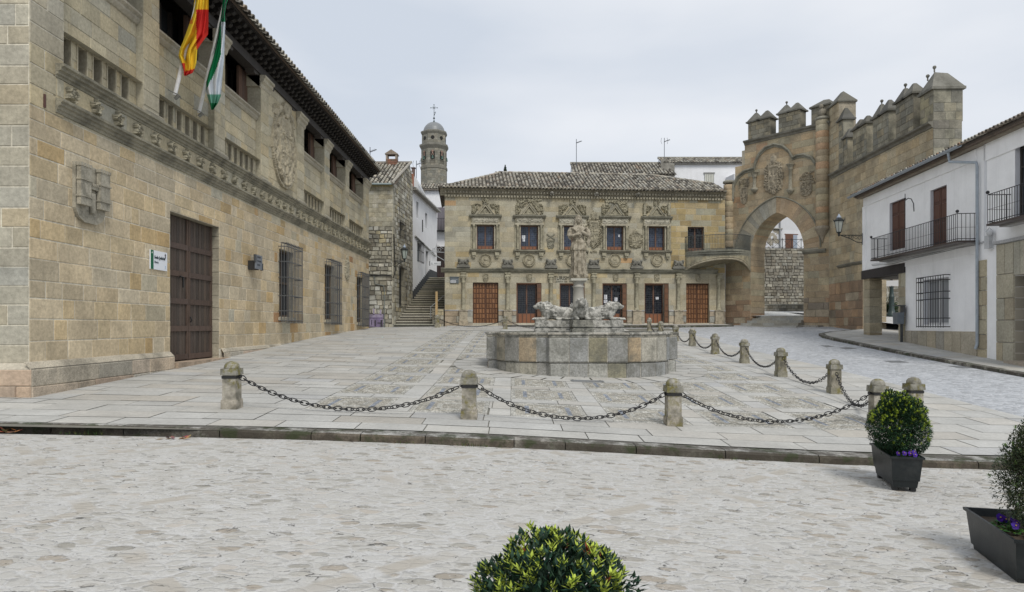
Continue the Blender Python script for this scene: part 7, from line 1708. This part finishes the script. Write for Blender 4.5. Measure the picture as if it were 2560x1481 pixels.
for k, (x, y, c) in enumerate(allb):
    z = G(x, y); t = thing('bollard', bl_lab[k], 'bollard', (x, y, z), U(-.05, .05), 'stone bollards round the plaza'); t.scale = (.76, .76, 1)
    bollard_mb(k if k < 4 or k == len(allb) - 1 and (k := 4) else 7 + k).build('stone', M['bol'], t)
    if c:
        s1 = MB((.03, .03, .03)); s1.box(-.165, .165, -.165, -.152, .515, .56); s1.box(-.165, .165, .152, .165, .515, .56); s1.box(-.165, -.152, -.152, .152, .515, .56); s1.box(.152, .165, -.152, .152, .515, .56); [s1.ball((s * .18, 0, .54), .022, n=6, m=4) for s in (-1, 1)]; s1.build('iron_collar', M['iron'], t)
def chain(a, b_, label, big):
    A = Vector((a[0], a[1], G(a[0], a[1]) + .545)); B = Vector((b_[0], b_[1], G(b_[0], b_[1]) + .545)); d = (B - A); dh = Vector((d.x, d.y, 0)).normalized()
    A += dh * .14; B -= dh * .14; mid_ = (A + B) / 2; zl = G(mid_.x, mid_.y) + (.055 if big else .09); sag = mid_.z - zl; n0 = 60; pts = []
    for k in range(n0 + 1):
        t = k / n0; p = A.lerp(B, t); kk = 1.1; p.z -= sag * (1 - (math.cosh((2 * t - 1) * kk) - 1) / (math.cosh(kk) - 1)); pts.append(p)
    Ls = [0]; [Ls.append(Ls[-1] + (pts[k + 1] - pts[k]).length) for k in range(n0)]
    pitch = .098 if big else .085; n = int(Ls[-1] / pitch); c = MB((.022, .022, .024)); c.smooth = True; rr = random.Random(int(a[0] * 100))
    def pos(s):
        s = clamp(s, 0, Ls[-1] - 1e-4); k = max(i for i in range(n0) if Ls[i] <= s); return pts[k].lerp(pts[k + 1], (s - Ls[k]) / max(1e-6, Ls[k + 1] - Ls[k]))
    for k in range(n):
        p, q = pos(k * pitch), pos((k + 1) * pitch); m_ = (p + q) / 2; t = (q - p).normalized(); side = t.cross(Vector((0, 0, 1))).normalized(); up = side.cross(t)
        w_ = side * .85 + up * .5 if k % 2 else up * .85 - side * .5; w_.normalize()
        hl, hw_ = pitch * .74, (.036 if big else .03) * (1.15 if k % 3 == 0 else .85); r = .0085 if big else .009; m = 12 if big else 8
        ring = [m_ + t * (hl * math.cos(th)) + w_ * (hw_ * math.copysign(abs(math.sin(th)) ** .7, math.sin(th))) for th in [2 * math.pi * j / m for j in range(m)]]
        c.tube(ring, r, 5 if big else 4, closed=True)
    o = c.build('chain', M['iron']); tag(o, label, 'chain', 'iron chains between the bollards'); return o
chain(front[0], front[1], 'iron chain sagging between the two leftmost front bollards', 1); chain(front[1], front[2], 'iron chain sagging in front of the fountain between the middle front bollards', 1); chain(front[2], front[3], 'iron chain sagging from the third front bollard to the one behind the bush', 1)
sq = [front[3]] + row; nm = ['nearest', 'second', 'third', 'fourth', 'fifth', 'sixth', 'seventh', 'farthest']
for k in range(len(sq) - 1): chain(sq[k], sq[k + 1], nm[k] + ' chain of the right-hand bollard row counting away from the viewer', k < 2)
chain(backr[3], backr[2], 'far chain between the stairs bollard and the bollard left of the fountain', 0); chain(backr[2], backr[1], 'far chain running behind the left fountain lion', 0); chain(backr[1], backr[0], 'far chain running behind the right fountain lion', 0)

# ================================================================== PLANTERS, BUSHES, PANSIES
def planter(name, label, c, rz, zg, Lg=.98, W=.36, Hh=.43):
    t = thing(name, label, 'planter', (c[0], c[1], zg), rz, 'dark metal planter boxes'); col = (.008, .012, .0135); b = MB(col)
    zb0 = .05; zt_ = Hh; l0, w0, l1, w1 = Lg * .43, W * .38, Lg / 2, W / 2
    def ring(l, w_, z): return [(-w_, -l, z), (w_, -l, z), (w_, l, z), (-w_, l, z)]
    rs = [ring(l0 * .96, w0 * .94, zb0), ring(l0, w0, .13), ring(l0 + .012, w0 + .012, .135), ring(l1 - .012, w1 - .012, zt_ - .025), ring(l1 + .006, w1 + .006, zt_ - .024), ring(l1 + .008, w1 + .008, zt_), ring(l1 - .014, w1 - .014, zt_), ring(l1 - .04, w1 - .03, zt_ - .07)]
    for a, c_ in zip(rs[:-1], rs[1:]):
        for s in range(4): b.poly([a[s], a[(s + 1) % 4], c_[(s + 1) % 4], c_[s]])
    b.poly(rs[0]); b.build('box', M['paint'], t)
    s1 = MB((.05, .035, .022)); s1.poly(ring(l1 - .03, w1 - .025, zt_ - .065)); s1.build('soil', M['rubble'], t)
    for sx in (-1, 1):
        for sy in (-1, 1): s1 = MB((.015, .016, .017)); s1.box(sx * w0 * .7 - .03, sx * w0 * .7 + .03, sy * l0 * .8 - .035, sy * l0 * .8 + .035, 0, zb0 + .002); s1.build('foot', M['paint'], t)
    return t
def leaf(mb, p, d, up, l, w_, c, bend=.25):
    s = d.cross(up)
    if s.length < 1e-4: s = d.orthogonal()
    s.normalize(); n_ = s.cross(d).normalized(); i = len(mb.v)
    mb.v += [tuple(p), tuple(p + d * l * .45 + s * w_ * .5 - n_ * w_ * .12), tuple(p + d * l - n_ * l * bend * .4), tuple(p + d * l * .45 - s * w_ * .5 - n_ * w_ * .12), tuple(p + d * l * .5)]
    mb.face((i, i + 1, i + 4), c); mb.face((i + 1, i + 2, i + 4), c); mb.face((i + 2, i + 3, i + 4), c); mb.face((i + 3, i, i + 4), c)
def rdir(rr):
    z = rr.uniform(-1, 1); a = rr.uniform(0, 6.283); s = math.sqrt(1 - z * z); return Vector((s * math.cos(a), s * math.sin(a), z))
def bush(label, base, rx, rz_, zc, n, ll, tips, seed, shape, cdark=(.024, .058, .026), ctip=(.30, .38, .04), name='clipped_bush', trunk=.0, cat='bush', red=0, twigs=0):
    rr = random.Random(seed); t = thing(name, label, cat, base, 0, 'clipped bushes in the planters'); b = MB()
    for k in range(n):
        d = rdir(rr); r = shape(d) * (1 - .62 * rr.random() ** 2.2); clump = .78 + .44 * vn(d.x * 4 + seed, d.z * 4 + d.y * 3 + 7); r *= .93 + .12 * clump
        p = Vector((d.x * rx * r, d.y * rx * r, zc + d.z * rz_ * r)); dd = (d * .9 + rdir(rr) * .9 + Vector((0, 0, .35))).normalized()
        k_ = rr.uniform(.55, 1.5); c = (cdark[0] * k_ * rr.uniform(.8, 1.3), cdark[1] * k_, cdark[2] * k_ * rr.uniform(.7, 1.3))
        leaf(b, p, dd, Vector((0, 0, 1)), ll * rr.uniform(.7, 1.2), ll * .42, c)
    for k in range(tips):
        d = rdir(rr)
        if d.z < -.5 or d.z < 0 and rr.random() < .5: d.z = abs(d.z); 
        r = shape(d) * rr.uniform(.96, 1.07); p = Vector((d.x * rx * r, d.y * rx * r, zc + d.z * rz_ * r)); ax = (d * .7 + Vector((0, 0, .8)) + rdir(rr) * .25).normalized(); m_ = rr.randint(6, 10); sc = rr.uniform(.7, 1.15)
        base_c = (.16, .04, .015) if rr.random() < red else ctip
        for j in range(m_):
            a = j * 2.4; o = ax.orthogonal().normalized(); o = (Matrix.Rotation(a, 3, ax) @ o); dd = (ax * (.5 + .7 * j / m_) + o * .65).normalized(); k_ = rr.uniform(.65, 1.25)
            leaf(b, p + ax * ll * (.7 * j / m_ - .2), dd, Vector((0, 0, 1)), ll * .95 * sc, ll * .36 * sc, [x * k_ for x in base_c])
    b.build('foliage', M['leaf'], t, recalc=False)
    s1 = MB((.09, .065, .045)); s1.tube([(0, 0, -.08), (.01, 0, zc * .6), (0, .01, zc)], .018, 6, r1=.010)
    for k in range(26 + twigs):
        d = rdir(rr); d.z = abs(d.z) * .8; r = shape(d) * .85; s1.tube([(0, 0, zc * rr.uniform(.2, .8)), (d.x * rx * r * .5, d.y * rx * r * .5, zc + d.z * rz_ * r * .4 - .02), (d.x * rx * r, d.y * rx * r, zc + d.z * rz_ * r)], .006, 4, r1=.002)
    s1.build('stems', M['wood'], t); return t
def pansy(label, p, seed, n=3, r=.03, leafy=1):
    rr = random.Random(seed); t = thing('pansy_plant', label, 'flower', p, 0, 'purple pansies in the planters'); 
    b = MB(); 
    for k in range(34 * leafy): d = rdir(rr); d.z = abs(d.z) * .6; leaf(b, Vector((d.x * .05, d.y * .05, -.02)), d.normalized(), Vector((0, 0, 1)), .05, .028, [x * rr.uniform(.6, 1.5) for x in (.05, .11, .03)])
    b.build('leaves', M['leaf'], t, recalc=False)
    for k in range(n):
        f = MB(); c0_ = Vector((rr.uniform(-.06, .06), rr.uniform(-.06, .06), rr.uniform(.025, .05))); nrm_ = Vector((rr.uniform(-.4, .4), -1, rr.uniform(.3, .9))).normalized(); u_ = nrm_.orthogonal().normalized(); v_ = nrm_.cross(u_)
        for q in range(5):
            a = q * 1.257; cc = c0_ + (u_ * math.cos(a) + v_ * math.sin(a)) * r * .55 + nrm_ * .002 * q; col = [x * rr.uniform(.7, 1.3) for x in (.05, .015, .20)]
            f.poly([tuple(cc + (u_ * math.cos(w_ * .785) + v_ * math.sin(w_ * .785)) * r * .6) for w_ in range(8)], col)
        f.ball(tuple(c0_ + nrm_ * .014), .006, n=5, m=4, col=(.5, .35, .02)); f.build('flower', M['leaf'], t, recalc=False)
    return t
dome = lambda d: 1.0 + .10 * max(0, d.z) - .06 * abs(d.x * d.y)
zgA = -.335; pcA = (4.81, 8.56); rzA = -.26
planter('planter_box', 'dark grey metal planter box on feet with a clipped bush near the kerb', pcA, rzA, zgA)
bush('rounded dark green bush with yellow shoots in the planter near the kerb', (4.82, 8.50, zgA + .40), .315, .37, .36, 24000, .033, 400, 11, lambda d: (1.06 if d.z < 0 else 1.0 - .12 * (1 - d.z) * d.z * 4 * .6) + .06 * math.sin(6 * d.x + 4 * d.z) + .05 * math.sin(9 * d.y + 7 * d.z) + .05 * math.sin(13 * d.x - 8 * d.z), ctip=(.36, .46, .05))
for k, (dx, dy) in enumerate(((-.05, -.36), (.06, -.40), (.10, -.33))): pansy(('purple pansies left of centre at the near end of the kerb planter', 'purple pansies in the middle of the near end of the kerb planter', 'purple pansies at the right corner of the kerb planter')[k], (pcA[0] + dx - .06, pcA[1] + dy, zgA + .42), 20 + k, 3, .026, 1)
# right-hand planter cut by the frame
zgB = -.42; pcB = (4.14, 5.62); rzB = -.25
planter('planter_box', 'dark grey metal planter box cut by the right picture edge with a tall conical shrub', pcB, rzB, zgB, .98, .40, .44)
def cone(d): return (1.0 if d.z < -.2 else max(.12, 1.0 - .62 * (d.z + .2) / 1.2 - .1 * d.z))
bush('tall thin conical shrub with brownish lower leaves in the right-edge planter', (4.27, 5.62, zgB + .40), .22, .42, .46, 12000, .030, 70, 31, lambda d: (1.0 if d.z < 0 else 1.0 - .0 * d.z) * (1 + .22 * math.sin(7 * d.x + 5 * d.y + 6 * d.z)) * (1 - .55 * max(0, d.z) * (1 - abs(d.z) ** 4) if d.z > 0 else 1), cdark=(.06, .08, .042), ctip=(.17, .27, .08), name='conical_shrub', cat='shrub', twigs=30)
for k, (dx, dy) in enumerate(((-.02, .12), (-.06, -.05), (.02, -.22), (.10, -.32))): pansy(('dark purple pansies at the back of the right-edge planter', 'purple pansies under the shrub in the right-edge planter', 'purple pansies with broad green leaves in the right-edge planter', 'purple pansies at the front corner of the right-edge planter')[k], (pcB[0] + dx, pcB[1] + dy, zgB + .42), 40 + k, 3, .03, 2)
# nearest bush, its planter below the frame
zgC = -.27; pcC = (.20, 2.80)
planter('planter_box', 'dark metal planter box under the nearest bush at the bottom edge', pcC, .05, zgC, .98, .40, .44)
bush('nearest dark green bush with bright yellow shoots at the bottom edge of the picture', (.175, 2.82, zgC + .335), .31, .34, .345, 12000, .040, 210, 55, lambda d: 1.0 + .06 * math.sin(7 * d.x + 3 * d.z) + .06 * math.sin(11 * d.y + 9 * d.z + 5 * d.x) + .05 * math.sin(16 * d.x + 9 * d.y), cdark=(.020, .048, .028), ctip=(.36, .44, .07), red=.03)
zgD = -.43; planter('planter_box', 'dark metal planter box in the bottom right corner beyond the picture edge', (3.62, 4.05), -.2, zgD, .98, .40, .44)
bush('small bush with yellow green shoots in the bottom right corner', (3.60, 4.05, zgD + .38), .35, .30, .24, 5000, .038, 120, 77, dome, ctip=(.36, .44, .05))

# ================================================================== SMALL THINGS ON THE GROUND
def flatthing(name, label, cat, x0, x1, y0_, y1_, zf, col, group=None, slots=0, dz=.004):
    cx, cy_ = (x0 + x1) / 2, (y0_ + y1_) / 2; z = float(zf(cx, cy_)); t = thing(name, label, cat, (cx, cy_, z), 0, group); s1 = MB(col)
    f = lambda x, y: float(zf(x + cx, y + cy_)) - z + dz
    hx, hy = (x1 - x0) / 2, (y1_ - y0_) / 2; s1.poly([(a, b_, f(a, b_)) for a, b_ in ((-hx, -hy), (hx, -hy), (hx, hy), (-hx, hy))])
    s1.build('plate', M['paint'], t)
    if slots:
        s1 = MB([x * .3 for x in col])
        for k in range(slots): a = -hx + 2 * hx * (k + .3) / slots; s1.poly([(p, q, f(p, q) + .002) for p, q in ((a, -hy * .8), (a + hx * .7 / slots, -hy * .8), (a + hx * .7 / slots, hy * .8), (a, hy * .8))])
        s1.build('slots', M['iron'], t)
flatthing('drain_grate', 'dark metal drain grate in the paving in front of the fountain', 'drain', 1.5, 2.35, 17.35, 17.62, G, (.16, .17, .18), slots=0, dz=.012)
rz2 = lambda x, y: G(x, y) - .03
for k, (px, py, wx) in enumerate(((2120, 871, .5), (2240, 905, .6), (2415, 918, .8), (2068, 866, .35))):
    best = min(((abs(EYE - (py - HY) / FP * Y - rz2((px - 1280) / FP * Y, Y)), Y) for Y in np.arange(15, 42, .1))); Y = best[1]; X = (px - 1280) / FP * Y
    flatthing('manhole_cover', ['dark oblong cover in the cobbled road left of the pavement bend', 'oblong metal cover in the middle of the cobbled road', 'larger dark cover near the right-hand kerb', 'small cover in the road beyond the chained row'][k], 'manhole cover', X - wx / 2, X + wx / 2, Y - .3, Y + .3, rz2, (.17, .18, .19), 'covers in the road', dz=.006)
def debris(name, label, cat, p, col, s, n=6, seed=1, m='leaf'):
    rr = random.Random(seed); b = MB(col)
    for k in range(n): d = rdir(rr); d.z = abs(d.z) * .5; leaf(b, Vector((rr.uniform(-s, s), rr.uniform(-s, s) * .5, .012)), d.normalized(), Vector((0, 0, 1)), s * .8, s * .4, [x * rr.uniform(.6, 1.3) for x in col])
    o = b.build(name, M[m], None, recalc=False); o.location = p; tag(o, label, cat)
debris('dry_leaves', 'small heap of rusty dry leaves against the kerb at the left', 'leaves', (-7.3, 9.86, G2(-7.3, 9.86) + .0), (.30, .14, .08), .16, 14, 3); debris('dry_leaves', 'rusty dry leaves on the cobbles below the kerb left of centre', 'leaves', (-4.75, 9.62, G2(-4.75, 9.62)), (.32, .15, .09), .14, 12, 5)
debris('paper_scrap', 'scrap of white paper on the paving by the foot of the stairs', 'litter', (-4.0, 42.2, G(-4.0, 42.2)), (.7, .72, .75), .14, 4, 6, 'flat'); debris('paper_scrap', 'bluish paper scrap on the slabs beside the sandstone hall', 'litter', (-5.9, 31.5, G(-5.9, 31.5)), (.55, .62, .75), .10, 3, 8, 'flat')
# weeds in the joints by the kerb and in the mosaic
wd = MB(); rr = random.Random(9)
for (cx, cy_, s, n) in ((-.55, 9.66, .16, 40), (-1.6, 9.68, .1, 14), (3.2, 9.66, .12, 16), (-6.2, 9.8, .2, 40)):
    for k in range(n): x, y = cx + rr.gauss(0, s), cy_ + rr.gauss(0, .015); d = Vector((rr.uniform(-.6, .6), rr.uniform(-.6, .1), 1)).normalized(); leaf(wd, Vector((x, y, float(G2(x, y)))), d, Vector((0, 1, 0)), rr.uniform(.03, .08), .008, [q * rr.uniform(.5, 1.4) for q in (.07, .09, .03)])
tag(wd.build('weeds', M['leaf'], None, recalc=False), 'thin green weeds growing along the kerb joints', 'weeds', kind='stuff')
